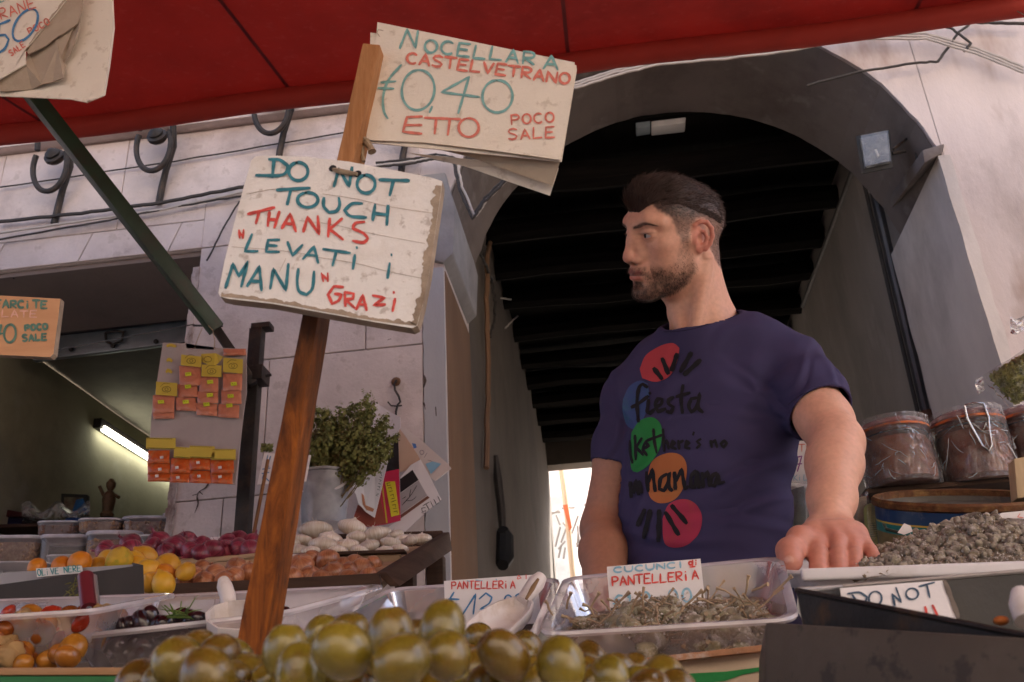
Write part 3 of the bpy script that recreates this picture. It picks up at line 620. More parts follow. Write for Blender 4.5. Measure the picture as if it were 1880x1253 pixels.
def stick_seg(name, a, b, m):
    n = 24; rows = []
    for i in range(n+1):
        t = i/n; Y = .78+.02*t0(a, b, t)
        l = Vector(a[0]).lerp(Vector(b[0]), t); r = Vector(a[1]).lerp(Vector(b[1]), t)
        p, q = P(l.x, l.y, Y=Y), P(r.x, r.y, Y=Y); d = Vector((.0, .034, 0)); j = Vector((nz3((i, 0, 1), .35), 0, 0))*.0007
        k = Vector((nz3((i, 5, 1), .5), 0, 0))*.0005
        rows.append([p+j, q+k, q+k+d, p+j+d])
    mb = MB(); mb.loops(rows, cap0=True, cap1=True); return mb.build(name, m, STK, bevel=.0018)
def t0(a, b, t): return (1195-(a[0][1]+(b[0][1]-a[0][1])*t))/1115
stick_seg('lower_length', ((425, 1225), (478, 1225)), ((563, 540), (591, 540)), STW)
stick_seg('upper_length', ((563.5, 538), (591.5, 538)), ((666, 79), (698, 82)), STW2)

# --- DO NOT TOUCH board
BDY = .752
BD = thing('notice_board', 'thick white board lettered by hand, tied to the stick, asking not to touch', 'sign', P(590, 600, Y=BDY))
ol = [(462, 294), (470, 287), (500, 286), (560, 288), (640, 297), (720, 312), (790, 326), (812, 333), (811, 345), (800, 420), (788, 500), (776, 560), (766, 598), (757, 603), (690, 592), (600, 576), (500, 558), (420, 549), (404, 545), (401, 538), (412, 480), (430, 410), (447, 345)]
bo = wpx(ol, BDY); bdo = poly_sheet('panel', bo, WHITEB, BD, th=.013)
me = bdo.data; me.materials.append(EDGEB)
for p in me.polygons:
    if abs(p.normal.y) < .7: p.material_index = 1
ez = MB(); 
# worn bare rim along the lower and right edges
z7 = zc(380, 260, 3.298)
def band(pts, wd, m, name, parent, cast, lift=.0004, seed=0):
    mb = MB(); ln = smooth_line(pts, 3); L = []; Rr = []; k = len(ln)
    for i, q in enumerate(ln):
        d = (ln[min(i+1, k-1)]-ln[max(i-1, 0)]).normalized(); nn = Vector((-d.y, d.x)); w = wd*(.35+.9*abs(nz3((i, seed, 0), .13))+.4*abs(nz3((i, seed, 3), .45)))
        L.append(q); Rr.append(q+nn*w)
    vs = []
    for a, b in zip(L, Rr):
        for q in (a, b): h = cast(q.x, q.y); vs.append(Vector(h[0])+Vector(h[1])*lift)
    mb.add(vs, [(2*i, 2*i+1, 2*i+3, 2*i+2) for i in range(k-1)]); return mb.build(name, m, parent, fix=False)
bc = plane_cast((0, BDY, 0), (0, -1, 0))
band([(811, 342), (800, 420), (788, 500), (776, 560), (765, 598)], 17, EDGEB, 'worn_edge', BD, bc, seed=2)
band([(764, 599), (690, 590), (600, 574), (500, 556), (406, 545)], 9, EDGEB, 'worn_edge', BD, bc, seed=5)
TEAL = [[(378, 112), (440, 115), (490, 150), (485, 185), (440, 210), (300, 208)], [(408, 112), (398, 220)], ell(555, 185, 58, 55), [(770, 275), (800, 170), (862, 275), (880, 160)], ell(965, 262, 55, 55),
 [(1045, 235), (1225, 240)], [(1130, 240), (1108, 330)], [(425, 297), (625, 285)], [(510, 295), (488, 385)], ell(612, 357, 62, 45), [(710, 345), (708, 395), (740, 432), (785, 425), (805, 390), (800, 345)],
 [(940, 378), (880, 380), (835, 420), (870, 455), (965, 463)], [(1020, 385), (1005, 480)], [(1098, 392), (1090, 508)], [(1010, 438), (1095, 448)]]
TEAL2 = [[(275, 565), (232, 668), (310, 668)], [(440, 598), (372, 600), (360, 670), (438, 672)], [(368, 632), (425, 635)], [(490, 612), (520, 695), (580, 630)], [(583, 715), (650, 640), (675, 738)], [(605, 690), (670, 695)],
 [(705, 655), (868, 678)], [(785, 668), (762, 755)], [(897, 690), (885, 775)], [(908, 643), (910, 650)], [(1108, 740), (1095, 830)], [(1118, 686), (1119, 693)],
 [(115, 890), (160, 745), (195, 820), (250, 730), (210, 882)], [(245, 880), (320, 760), (332, 905)], [(265, 848), (330, 852)], [(385, 895), (405, 775), (480, 905), (495, 745)], [(555, 775), (548, 850), (560, 910), (605, 930), (640, 890), (650, 790)]]
REDS = [[(250, 443), (410, 403)], [(318, 430), (298, 500)], [(380, 430), (370, 515)], [(440, 428), (410, 525)], [(375, 475), (425, 478)], [(455, 530), (505, 440), (540, 548)], [(478, 500), (525, 505)],
 [(585, 550), (610, 460), (680, 565), (672, 455)], [(745, 470), (735, 580)], [(820, 470), (745, 535), (825, 597)], [(955, 490), (900, 498), (885, 530), (950, 560), (975, 590), (950, 615), (885, 605)],
 [(196, 540), (201, 588)], [(224, 538), (219, 590)], [(197, 548), (216, 578)], [(695, 800), (706, 850)], [(733, 800), (733, 850)], [(696, 805), (728, 838)],
 [(825, 885), (770, 880), (735, 930), (760, 985), (800, 965), (815, 930), (775, 925)], [(835, 920), (840, 1000)], [(835, 915), (890, 925), (885, 955), (840, 960), (895, 1010)], [(905, 1020), (945, 935), (968, 1025)], [(915, 990), (965, 992)],
 [(1005, 935), (1075, 950), (1010, 995), (1080, 990)], [(1140, 955), (1125, 1030)], [(1132, 914), (1133, 920)]]
ink('teal_lettering', [z7(s) for s in TEAL[:3]], 6.2, INK_T, BD, bc); ink('teal_lettering', [z7(s) for s in TEAL[3:7]], 6.2, INK_T, BD, bc); ink('teal_lettering', [z7(s) for s in TEAL[7:]], 6.2, INK_T, BD, bc); ink('teal_lettering', [z7(s) for s in TEAL2[:10]], 5.4, INK_T, BD, bc); ink('teal_lettering', [z7(s) for s in TEAL2[10:12]], 5.4, INK_T, BD, bc); ink('teal_lettering', [z7(s) for s in TEAL2[12:]], 5.8, INK_T, BD, bc); ink('red_lettering', [z7(s) for s in REDS[:11]], 5.6, INK_R, BD, bc); ink('quote_mark', [z7(s) for s in REDS[11:14]], 4, INK_R, BD, bc); ink('quote_mark', [z7(s) for s in REDS[14:17]], 4, INK_R, BD, bc); ink('red_lettering', [z7(s) for s in REDS[17:]], 5.6, INK_R, BD, bc)
CORD = mat('dirty cotton cord', (.33, .25, .17), .9, .3, 150, .5, 400)
MB().tube([P(x, y, Y=BDY-.003) for x, y in ((611, 311), (620, 314), (640, 318), (656, 320))], [.0016, .0028, .0028, .0018], n=8).build('tie_cord', CORD, BD, smooth=True)
for x, y in ((611, 310), (657, 320)): MB().lathe([(.0001, .0006), (.004, .0006)], P(x, y, Y=BDY), 10, Matrix.Rotation(math.pi/2, 3, 'X'), caps=False).build('tie_hole', INK_K, BD)
# fine cracks in the paint
ink('paint_crack', [z7(s) for s in ([(240, 320), (420, 290), (560, 310)], [(700, 320), (900, 350), (1120, 400), (1390, 440)], [(560, 480), (760, 505), (1000, 560), (1320, 620)], [(150, 640), (420, 660), (640, 690)], [(650, 700), (900, 740), (1100, 790), (1300, 830)], [(440, 790), (480, 710)])], .9, mat('hairline crack', (.42, .35, .29), .9), BD, bc, lift=.0004)

# --- olive price sign at the top of the stick
S2Y = .817
S2 = thing('price_sign', 'cream folded card priced 0,40 nailed to the top of the wooden stick', 'sign', P(850, 200, Y=S2Y))
z2 = zc(380, 0, 2.611)
for k, (q, m) in enumerate(((((820, 106), (1750, 296), (1770, 308), (1700, 770), (765, 672), (845, 240)), PAPER), )):
    pass
fr = [(693, 41), (1055, 115), (1050, 170), (1040, 230), (1028, 294), (900, 276), (780, 262), (672, 257), (680, 180)]
poly_sheet('front_sheet', wpx(fr, S2Y), PAPER, S2, th=.0012)
s2c = plane_cast((0, S2Y, 0), (0, -1, 0))
poly_sheet('second_sheet', wpx([(680, 60), (1058, 120), (1059, 128), (1031, 297), (676, 262)], S2Y+.003), PAPER, S2, th=.0012)
lo = [P(750, 262, Y=S2Y+.006), P(1030, 290, Y=S2Y+.006), P(1027, 300, Y=S2Y+.012), P(1014, 341, Y=S2Y+.022), P(940, 316, Y=S2Y+.018), P(860, 288, Y=S2Y+.014)]
poly_sheet('back_sheet', lo, PAPER2, S2, th=.0012)
poly_sheet('back_sheet', [p+Vector((-.004, .012, -.0045)) for p in lo], PAPER, S2, th=.0012)
tealp = [[(925, 235), (960, 145), (1000, 232), (1012, 150)]] + [[(x, y) for x, y in s] for s in letters('OCELLAR', (1032, 252), (1580, 314), 60, fill=.74)] + letters('A', (1605, 335), (1690, 340), 62, fill=.8)
tealq = [[(932, 315), (870, 390), (845, 470), (850, 540), (868, 572)], [(835, 398), (905, 393)], [(822, 425), (895, 428)], ell(1013, 435, 78, 97, 8), [(1080, 515), (1068, 542)], [(1258, 372), (1125, 445), (1305, 468)], [(1256, 375), (1205, 546)], ell(1393, 465, 72, 78, 6)]
redp = letters('CASTELVETRANO', (950, 306), (1742, 408), 52, fill=.78); rede = [[(1032, 562), (960, 565), (940, 635), (1030, 645)], [(950, 603), (1030, 603)], [(1045, 568), (1215, 575)], [(1100, 570), (1092, 645)], [(1165, 573), (1155, 650)], ell(1255, 615, 48, 45)]
redq = letters('POCO', (1452, 602), (1672, 588), 45) + letters('SALE', (1438, 676), (1675, 660), 50)
ink('teal_lettering', [z2(s) for s in tealp], 4.6, INK_TP, S2, s2c); ink('price_lettering', [z2(s) for s in tealq], 4.6, INK_TP, S2, s2c); ink('red_lettering', [z2(s) for s in redp], 4.8, INK_RP, S2, s2c); ink('red_lettering', [z2(s) for s in rede], 4.8, INK_RP, S2, s2c); ink('red_lettering', [z2(s) for s in redq], 3.6, INK_RP, S2, s2c)
MB().tube([P(x, y, Y=S2Y-.004) for x, y in ((668, 255), (674, 262), (680, 270), (683, 279))], [.003, .0045, .0035, .005], n=7).build('tie_cord', CORD, S2, smooth=True)
MB().tube([P(x, y, Y=S2Y-.002) for x, y in ((666, 262), (665, 285), (668, 297))], [.002, .0022, .002], n=7).build('tie_cord', CORD, S2, smooth=True)
ink('tear', [z2(s) for s in ([(845, 150), (822, 145), (815, 160), (828, 178)],)], 2, PAPER2, S2, s2c, lift=.0006)

# --- curled stack of price sheets, top left
S3Y = .85
S3 = thing('price_sign', 'thick curled stack of old price sheets at the top left under the awning', 'sign', P(60, 120, Y=S3Y))
z1 = zc(0, 0, 3.917)
def curled(name, ol, m, dy, cur, edge=None):
    pts = []
    for (x, y), c in zip(ol, cur): pts.append(P(x, y, Y=S3Y+dy+c))
    return poly_sheet(name, pts, m, S3, th=.0014)
front = z1([(-260, -120), (560, -120), (475, 0), (390, 110), (300, 215), (215, 322), (182, 352), (185, 465), (90, 515), (0, 570), (-260, 700)])
curled('front_sheet', front, PAPER, 0, [0]*len(front))
mid = z1([(470, -100), (600, -100), (555, 20), (500, 90), (430, 170), (375, 250), (330, 325), (205, 385), (185, 468), (240, 420), (190, 360), (215, 320), (300, 215), (390, 108)])
folds = ((((470, 0), (600, -60), (590, 60), (560, 170), (430, 250), (330, 330), (205, 390), (182, 352), (215, 322), (300, 215), (390, 110)), PAPER2, .002), (((420, 60), (585, 60), (570, 190), (555, 260), (500, 300), (505, 390), (430, 500), (415, 470), (400, 300)), PAPER2, .004), (((200, 360), (400, 210), (415, 330), (430, 500), (470, 480), (455, 560), (380, 590), (300, 605), (230, 645), (0, 660), (0, 570), (185, 468)), PAPER2, .006),
         (((470, 0), (590, -60), (800, -60), (812, 100), (815, 210), (795, 350), (770, 500), (745, 690), (690, 712), (640, 705), (625, 738), (510, 715), (300, 705), (0, 692), (-100, 690), (-100, 500), (300, 500)), PAPER, .014))
for k, (ol, m, dy) in enumerate(folds):
    curled('folded_sheet' if k < 3 else 'back_sheet', z1(ol), m, dy, [.012*nz3((x*.01, y*.01, k), 1.0) if 0 < k < 3 else .0 for x, y in ol])
for k in range(3): curled('back_sheet', z1([(600+k*0, -60), (800+k*5, -60), (815+k*4, 200), (780+k*4, 480), (742+k*6, 690-k*3), (640, 700), (560, 600)]), PAPER, .018+k*.004, [0]*7)
band(z1([(475, 0), (390, 110), (300, 215), (215, 322)]), 4, PAPER2, 'worn_edge', S3, plane_cast((0, S3Y, 0), (0, -1, 0)))
c3 = plane_cast((0, S3Y, 0), (0, -1, 0))
ink('red_lettering', [z1(s) for s in letters('RANE', (5, 150), (270, 55), 75, fill=.75)], 2.6, INK_RP, S3, c3); ink('red_lettering', [z1(s) for s in letters('POCO', (210, 255), (370, 175), 45, fill=.7)+letters('SALE', (80, 410), (190, 335), 42, fill=.7)], 2.6, INK_RP, S3, c3)
ink('blue_lettering', [z1(s) for s in ([(75, 150), (0, 180), (-10, 260)], [(-10, 260), (40, 255), (65, 290), (40, 350), (-10, 390)], ell(185, 185, 70, 130, 32))], 4.2, INK_B, S3, c3)
ink('teal_lettering', [z1(s) for s in letters('ERE', (0, 22), (110, -20), 60)], 3, INK_TP, S3, c3)

# --- orange plywood price board, left
S4Y = 1.0
S4 = thing('price_sign', 'orange plywood price board for stuffed olives at the left edge', 'sign', P(40, 640, Y=S4Y))
PLY = woodmat('orange plywood', (.55, .27, .13), (.70, .40, .22), .6, grain=(8, 1, 1), scale=12, bump=.15)
o4 = poly_sheet('panel', wpx([(-90, 538), (111, 549), (106, 590), (98, 650), (92, 656), (-90, 648)], S4Y), PLY, S4, th=.009)
o4.data.materials.append(EDGEB)
for p in o4.data.polygons:
    if abs(p.normal.y) < .7: p.material_index = 1
z4 = zc(0, 480, 3.917); c4 = plane_cast((0, S4Y, 0), (0, -1, 0))
ink('teal_lettering', [z4(s) for s in letters('FARCiTE', (-38, 335), (345, 340), 52, fill=.78)+[ell(75, 522, 42, 65, 4), [(-40, 470), (12, 462), (-20, 590)], [(-15, 525), (20, 522)]]+letters('POCO', (178, 502), (350, 490), 40)+letters('SALE', (160, 580), (345, 568), 46)], 4.4, mat('green teal ink', (.11, .22, .17), .7, .3, 90, 0), S4, c4)
ink('faded_lettering', [z4(s) for s in letters('OLATE', (-60, 400), (275, 405), 48)], 3, INK_RF, S4, c4)

# --- price cards standing in the trays
def card(label, q, Y0, Y1, inks, name='price_card', m=None, th=.0015, cat='price card'):
    """q: TL, TR, BR, BL pixels; top edge at depth Y1, bottom edge at Y0"""
    w = [P(*q[0], Y=Y1), P(*q[1], Y=Y1), P(*q[2], Y=Y0), P(*q[3], Y=Y0)]
    t = thing(name, label, cat, (w[2]+w[3])/2)
    poly_sheet('card', w, m or CARD, t, th=th)
    cs = plane_of(w[0], w[1], w[2])
    for nm, st, wd, im in inks: ink(nm, st, wd, im, t, cs, lift=.0006)
    return t
z9 = zc(900, 960, 3.241)
card('white card priced 10.00 standing in the tray of caper berries', [(1114, 1041), (1286, 1026), (1295, 1106), (1121, 1133)], 1.285, 1.30, [
    ('red_lettering', [z9(s) for s in letters('PANTELLERiA', (722, 378), (1245, 338), 54, fill=.78)+letters('di', (1180, 258), (1235, 252), 30, fill=.9)] if False else [z9(s) for s in letters('PANTELLERiA', (722, 378), (1245, 338), 54, fill=.78)+[ell(1192, 243, 10, 10), [(1204, 225), (1204, 256)], [(1224, 236), (1224, 252)], [(1224, 224), (1224, 227)], [(1218, 262), (1190, 266)]]], 3.4, INK_R),
    ('blue_lettering', [z9(s) for s in letters('€10.00', (725, 515), (1215, 470), 82, fill=.62)], 4.2, INK_BP),
    ('blue_lettering', [z9(s) for s in letters('CUCUNCI', (730, 300), (1175, 264), 32, fill=.75)], 3.6, INK_BP)])
z8 = zc(380, 940, 3.241)
card('white card priced 12 behind the white scoop in the caper tray', [(815, 1067), (985, 1055), (995, 1145), (818, 1160)], 1.285, 1.30, [
    ('red_lettering', [z8(s) for s in letters('PANTELLERiA', (1452, 462), (1838, 455), 44, fill=.78)] + [[(950, 1063), (952, 1057), (957, 1062), (951, 1064)], [(966, 1056), (966, 1063)]], 2.6, INK_R),
    ('blue_lettering', [z8(s) for s in ([(1470, 480), (1445, 520), (1470, 545)], [(1440, 520), (1500, 522)], [(1520, 615), (1600, 490), (1585, 610)], [(1620, 520), (1660, 485), (1695, 510), (1680, 545), (1625, 580), (1700, 575)])] + [z8(s) for s in letters('00', (1765, 560), (1890, 550), 62)], 3.2, INK_B),
    ('blue_lettering', [z8(s) for s in ([(1550, 412), (1565, 416)], [(1600, 408), (1640, 412)], [(1720, 402), (1725, 408)])], 2.5, INK_BP)])
z3 = zc(1380, 900, 3.55)
card('white card lettered with a warning inside the black pan', [(1542, 1080), (1730, 1066), (1757, 1140), (1556, 1165)], .845, .86, [
    ('dark_blue_lettering', [z3(s) for s in ([(625, 680), (700, 670), (750, 700), (740, 745), (690, 745)], [(655, 685), (690, 735)], ell(805, 710, 42, 46, 10), [(930, 755), (915, 680), (975, 735), (940, 640)], [(915, 680), (935, 755)], ell(1045, 680, 40, 36), [(1090, 632), (1190, 605)], [(1140, 620), (1160, 705)])], 3.6, mat('dark blue ink', (.05, .09, .14), .7, .3, 90, 0)),
    ('red_lettering', [z3(s) for s in ([(1130, 765), (1140, 805)], [(1178, 755), (1212, 825)])], 5, INK_R),
    ('tape_edge', [z3(s) for s in ([(1258, 600), (1345, 830)],)], 9, mat('old adhesive tape', (.16, .13, .105), .5, .3, 60, .2, 90))])
card('white price card marked 7 behind the bent arm', [(1440, 812), (1486, 809), (1490, 888), (1440, 884)], 2.0, 2.0, [
    ('red_lettering', [letters('ATE', (1452, 830), (1492, 830), 14, fill=.7)[i] for i in range(5)] , 1.8, INK_RP),
    ('purple_lettering', [[(1456, 842), (1472, 838), (1464, 866)], [(1460, 853), (1472, 852)]], 2.4, mat('purple ink', (.25, .07, .25), .7)),
    ('blue_lettering', letters('KiLO', (1456, 882), (1492, 882), 10, fill=.7), 1.5, INK_BP)])
card('white price card in front of the oregano bucket, partly behind the stick', [(485, 832), (571, 836), (562, 884), (472, 890)], 2.78, 2.80, [
    ('blue_lettering', [[(492, 836), (489, 848)], [(497, 838), (493, 850)], [(494, 856), (484, 872), (482, 880)], [(482, 862), (496, 860)], [(481, 870), (494, 868)], [(488, 878), (494, 884)]], 2, INK_B)])
tp = MB(); tp.tube([P(492, 845, Y=2.77), P(462, 1000, Y=2.70), P(455, 1040, Y=2.68)], .006, n=6); top('thin_stake', tp.mesh('thin_stake'), woodmat('brown stake', (.10, .045, .02), (.25, .12, .05)), 'thin brown stake holding the card before the oregano bucket', 'stake')
card('small white card lying above the red onions', [(345, 990), (410, 985), (428, 1000), (350, 1004)], 2.72, 2.80, [])
card('small white card marked 1 between the white and the brown onions', [(527, 1018), (565, 1016), (563, 1034), (525, 1036)], 2.30, 2.32, [('blue_lettering', [[(537, 1022), (534, 1034)], [(550, 1020), (556, 1022)]], 1.6, INK_B)])
# ------------------------------------------------------------- produce: a few shapes of each kind, copied
def proto(build, n): return [build(i) for i in range(n)]
def mesh_of(mb, name, m, **k): me = mb.mesh(name, **k); me.materials.append(m); return me
def lathe_mesh(name, prof, m, n=22, seed=0, amp=.0, s=20, extra=None, sub=0):
    mb = MB(); mb.lathe(prof, n=n)
    me = mb.mesh(name, smooth='all'); 
    if amp: rough_mesh(me, amp, s, seed)
    me.materials.append(m); return me
def place(name, me, label, cat, group, loc, s=1, rot=None, q=None):
    o = bpy.data.objects.new(name, me); COL.objects.link(o); o.location = loc
    o.scale = (s, s, s) if not hasattr(s, '__len__') else s
    o.rotation_euler = rot if rot is not None else (R.uniform(0, 6.3), R.uniform(0, 6.3), R.uniform(0, 6.3))
    return tag(o, label, cat, group)
def sph(rx, rz, top=1, bot=1, n=12, dim=0, p=1.0):
    out = []
    for i in range(n+1):
        a = -math.pi/2+math.pi*i/n; z = math.sin(a)*(rz*top if a > 0 else rz*bot); r = max(.0002, rx*math.cos(a)**p)
        if dim and i >= n-1: z -= dim*(i-n+2)
        out.append((r, z))
    return out
# green olives in front
OLV = mat('green olive skin', (.135, .090, .010), .27, .3, 40, .2, 500, stain=(.135, .060, .010), stain_amt=.6, stain_scale=45, spec=.5, sss=.15, sss_col=(1, .7, .2), coat=.3, objrand=.3, bdist=.0006)
OLM = [lathe_mesh('olive', sph(.0116, .0136*k, 1, 1, 16, .0009), OLV, 24, i, .0006, 60) for i, k in enumerate((1, 1.08, .96))]
OLS = [(525, 1184, 92), (552, 1226, 100), (628, 1183, 108), (640, 1150, 76), (718, 1158, 96), (702, 1190, 84), (737, 1203, 108), (812, 1142, 92), (822, 1192, 96), (865, 1210, 76), (925, 1192, 92), (966, 1180, 66), (1030, 1208, 98), (1086, 1203, 68), (1120, 1232, 82), (1164, 1226, 74), (462, 1232, 76), (382, 1228, 104), (403, 1192, 84), (325, 1200, 92), (292, 1242, 84), (430, 1200, 76),
       (640, 1246, 84), (898, 1250, 92), (1000, 1252, 90), (1062, 1256, 84), (928, 1236, 72), (700, 1256, 84), (790, 1262, 84), (1192, 1262, 90), (258, 1262, 72), (482, 1264, 84), (345, 1268, 90), (590, 1150, 66), (770, 1168, 78), (1240, 1270, 84), (846, 1264, 84), (1130, 1276, 88), (560, 1276, 90), (420, 1272, 84), (950, 1205, 70), (880, 1160, 60), (670, 1215, 80), (360, 1186, 80)]
OB = thing('olive_bowl', 'shallow pale bowl under the heap of green olives', 'bowl', P(760, 1290, Y=.44))
for i, (x, y, d) in enumerate(OLS):
    s = R.uniform(.92, 1.04); dist = .0232*s*FPX/d*1.07; y += 12
    place('green_olive', OLM[i % 3], 'plump glossy green olive in the heap at the bottom of the picture', 'olive', 'green olives heaped in the foreground', PD(x, y, dist), s, (R.uniform(-1.1, 1.1), R.uniform(-1.1, 1.1), R.uniform(0, 6.3)))
k = 0
for r in range(3):                       # under-layer that closes the gaps
    for i in range(15):
        x = 255+i*68+(r % 2)*34+R.uniform(-14, 14); y = [1225, 1248, 1285][r]+R.uniform(-8, 8)+abs(x-700)*.045
        place('green_olive', OLM[k % 3], 'plump glossy green olive in the heap at the bottom of the picture', 'olive', 'green olives heaped in the foreground', PD(x, y, .0232*FPX/84+.025-.012*r), 1, (R.uniform(-1.1, 1.1), R.uniform(-1.1, 1.1), R.uniform(0, 6.3))); k += 1
c = P(745, 1262, Y=.47)
MB().lathe([(.06, -.09), (.155, -.085), (.17, -.06), (.175, -.02), (.178, -.018), (.17, -.025), (.15, -.045), (.05, -.05)], c, 40).build('bowl', mat('pale plastic bowl', (.6, .57, .5), .4, .05, 8, 0), OB, smooth=True)

# onions, lemons
def onion(kind, i):
    if kind == 'white':
        prof = [(.001, -.021), (.006, -.021), (.022, -.019), (.036, -.010), (.040, .000), (.037, .009), (.026, .016), (.013, .0195), (.006, .0212), (.003, .0235), (.0015, .026)]
    elif kind == 'red':
        prof = [(.001, -.03), (.008, -.029), (.024, -.023), (.035, -.011), (.038, .002), (.034, .014), (.024, .024), (.012, .030), (.005, .033), (.0038, .038), (.004, .043), (.001, .046)]
    else:
        prof = [(.001, -.03), (.007, -.030), (.022, -.025), (.034, -.013), (.037, .001), (.0345, .014), (.0285, .024), (.017, .0295), (.007, .0325), (.0035, .036), (.0035, .040), (.001, .042)]
    return prof
def skinmat(name, a, b, rough, spec, coat):
    """papery onion skin: meridian streaks from pole to pole"""
    m = bpy.data.materials.new(name); m.use_nodes = True; t = m.node_tree; N = t.nodes; L = t.links; bs = N['Principled BSDF']
    tc = N.new('ShaderNodeTexCoord'); sx = N.new('ShaderNodeSeparateXYZ'); L.new(tc.outputs['Object'], sx.inputs[0])
    at = N.new('ShaderNodeMath'); at.operation = 'ARCTAN2'; L.new(sx.outputs[1], at.inputs[0]); L.new(sx.outputs[0], at.inputs[1])
    cx_ = N.new('ShaderNodeCombineXYZ'); mu = N.new('ShaderNodeMath'); mu.operation = 'MULTIPLY'; mu.inputs[1].default_value = 4; L.new(at.outputs[0], mu.inputs[0]); L.new(mu.outputs[0], cx_.inputs[0])
    mz = N.new('ShaderNodeMath'); mz.operation = 'MULTIPLY'; mz.inputs[1].default_value = 9; L.new(sx.outputs[2], mz.inputs[0]); L.new(mz.outputs[0], cx_.inputs[2])
    oi = N.new('ShaderNodeObjectInfo'); mr0 = N.new('ShaderNodeMath'); mr0.operation = 'MULTIPLY'; mr0.inputs[1].default_value = 50; L.new(oi.outputs['Random'], mr0.inputs[0]); L.new(mr0.outputs[0], cx_.inputs[1])
    n = N.new('ShaderNodeTexNoise'); n.inputs['Scale'].default_value = 2.2; n.inputs['Detail'].default_value = 7; n.inputs['Roughness'].default_value = .65; L.new(cx_.outputs[0], n.inputs['Vector'])
    n2 = N.new('ShaderNodeTexNoise'); n2.inputs['Scale'].default_value = 45; L.new(tc.outputs['Object'], n2.inputs['Vector'])
    av = N.new('ShaderNodeMath'); av.operation = 'MULTIPLY_ADD'; av.inputs[1].default_value = .4; L.new(n2.outputs[0], av.inputs[0]); 
    sb = N.new('ShaderNodeMath'); sb.operation = 'SUBTRACT'; sb.inputs[1].default_value = .2; L.new(n.outputs[0], sb.inputs[0]); L.new(sb.outputs[0], av.inputs[2])
    cr = N.new('ShaderNodeValToRGB'); cr.color_ramp.elements[0].position = .34; cr.color_ramp.elements[1].position = .66; cr.color_ramp.elements[0].color = (*a, 1); cr.color_ramp.elements[1].color = (*b, 1); L.new(av.outputs[0], cr.inputs[0])
    hs = N.new('ShaderNodeHueSaturation'); mr = N.new('ShaderNodeMapRange'); mr.inputs[3].default_value = .78; mr.inputs[4].default_value = 1.2; L.new(oi.outputs['Random'], mr.inputs[0]); L.new(mr.outputs[0], hs.inputs['Value']); L.new(cr.outputs[0], hs.inputs['Color'])
    L.new(hs.outputs[0], bs.inputs['Base Color']); bs.inputs['Roughness'].default_value = rough; bs.inputs['Specular IOR Level'].default_value = spec
    bs.inputs['Coat Weight'].default_value = coat; bs.inputs['Coat Roughness'].default_value = .2
    bp = N.new('ShaderNodeBump'); bp.inputs['Strength'].default_value = .35; bp.inputs['Distance'].default_value = .002; L.new(n.outputs[0], bp.inputs['Height']); L.new(bp.outputs[0], bs.inputs['Normal'])
    return m
WON = skinmat('white onion skin', (.58, .48, .35), (.82, .77, .70), .34, .5, .2); RON = skinmat('red onion skin', (.085, .006, .018), (.33, .045, .085), .38, .5, .2); BON = skinmat('brown onion skin', (.27, .090, .035), (.50, .225, .11), .3, .5, .25)
def onion_mesh(kind, m, i):
    me = lathe_mesh(kind+'_onion', onion(kind, i), m, 26, i, .003, 22)
    bm = bmesh.new(); bm.from_mesh(me); rr = random.Random(i+3)                # dry tip and rootlets
    top_z = max(v.co.z for v in bm.verts)
    for q in range(9 if kind != 'white' else 4):
        a = rr.uniform(0, 6.3); b0 = Vector((.003*math.cos(a), .003*math.sin(a), -.028 if kind != 'white' else -.02)) if q % 2 else Vector((0, 0, top_z-.008))
        d = Vector((rr.uniform(-1, 1), rr.uniform(-1, 1), -1.1 if q % 2 else 1.2))*.012; w = Vector((.0009, .0006, 0))
        p1 = b0+d+Vector((rr.uniform(-1, 1), rr.uniform(-1, 1), 0))*.006
        vs = [bm.verts.new(v) for v in (b0-w, b0+w, p1+w*.4, p1-w*.4)]; bm.faces.new(vs)
    bm.to_mesh(me); bm.free(); return me
WM = [onion_mesh('white', WON, i) for i in range(3)]; RM = [onion_mesh('red', RON, i) for i in range(3)]; BM_ = [onion_mesh('brown', BON, i) for i in range(3)]
LEM = mat('lemon peel', (.62, .33, .025), .38, .14, 14, .5, 420, stain=(.60, .42, .05), stain_amt=.5, stain_scale=16, spec=.5, objrand=.1, sss=.1, bdist=.0012)
ORA = mat('orange peel', (.62, .21, .012), .4, .12, 14, .5, 420, spec=.5, objrand=.08, sss=.1, bdist=.0012)
LMM = [lathe_mesh('lemon', [(.0003, -.040), (.005, -.0385), (.010, -.035), (.021, -.028), (.0295, -.015), (.032, .0), (.029, .016), (.020, .028), (.0095, .0345), (.006, .040), (.003, .043)], LEM, 24, i, .003, 22) for i in range(3)]
ORM = lathe_mesh('orange', sph(.033, .031, n=14, dim=.0015), ORA, 24, 4, .0012, 30)
GRL = mat('lemon peel with green blush', (.58, .36, .03), .38, .12, 14, .4, 420, stain=(.20, .30, .03), stain_amt=1, stain_scale=18)
GLM = LMM[0].copy(); GLM.materials.clear(); GLM.materials.append(GRL)
W_L = 'white onion with papery silvery skin in the dark crate'
def row(name, cat, meshes, group, labels, items, diam, Ymap, up=.35):
    for i, it in enumerate(items):
        x, y, d = it[:3]
        dist = diam*FPX/d; w = PD(x, y, dist)
        if Ymap: w = P(x, y, Y=Ymap(x, y)); s = d*( (w-CAM).dot(FW))/FPX/diam
        else: s = 1
        rot = (R.uniform(-up, up)-.1, R.uniform(-up, up), R.uniform(0, 6.3)) if len(it) < 4 else it[3]
        me = meshes[i % len(meshes)] if len(it) < 5 else it[4]
        place(name, me, labels(i) if callable(labels) else labels, cat, group, w, s, rot)
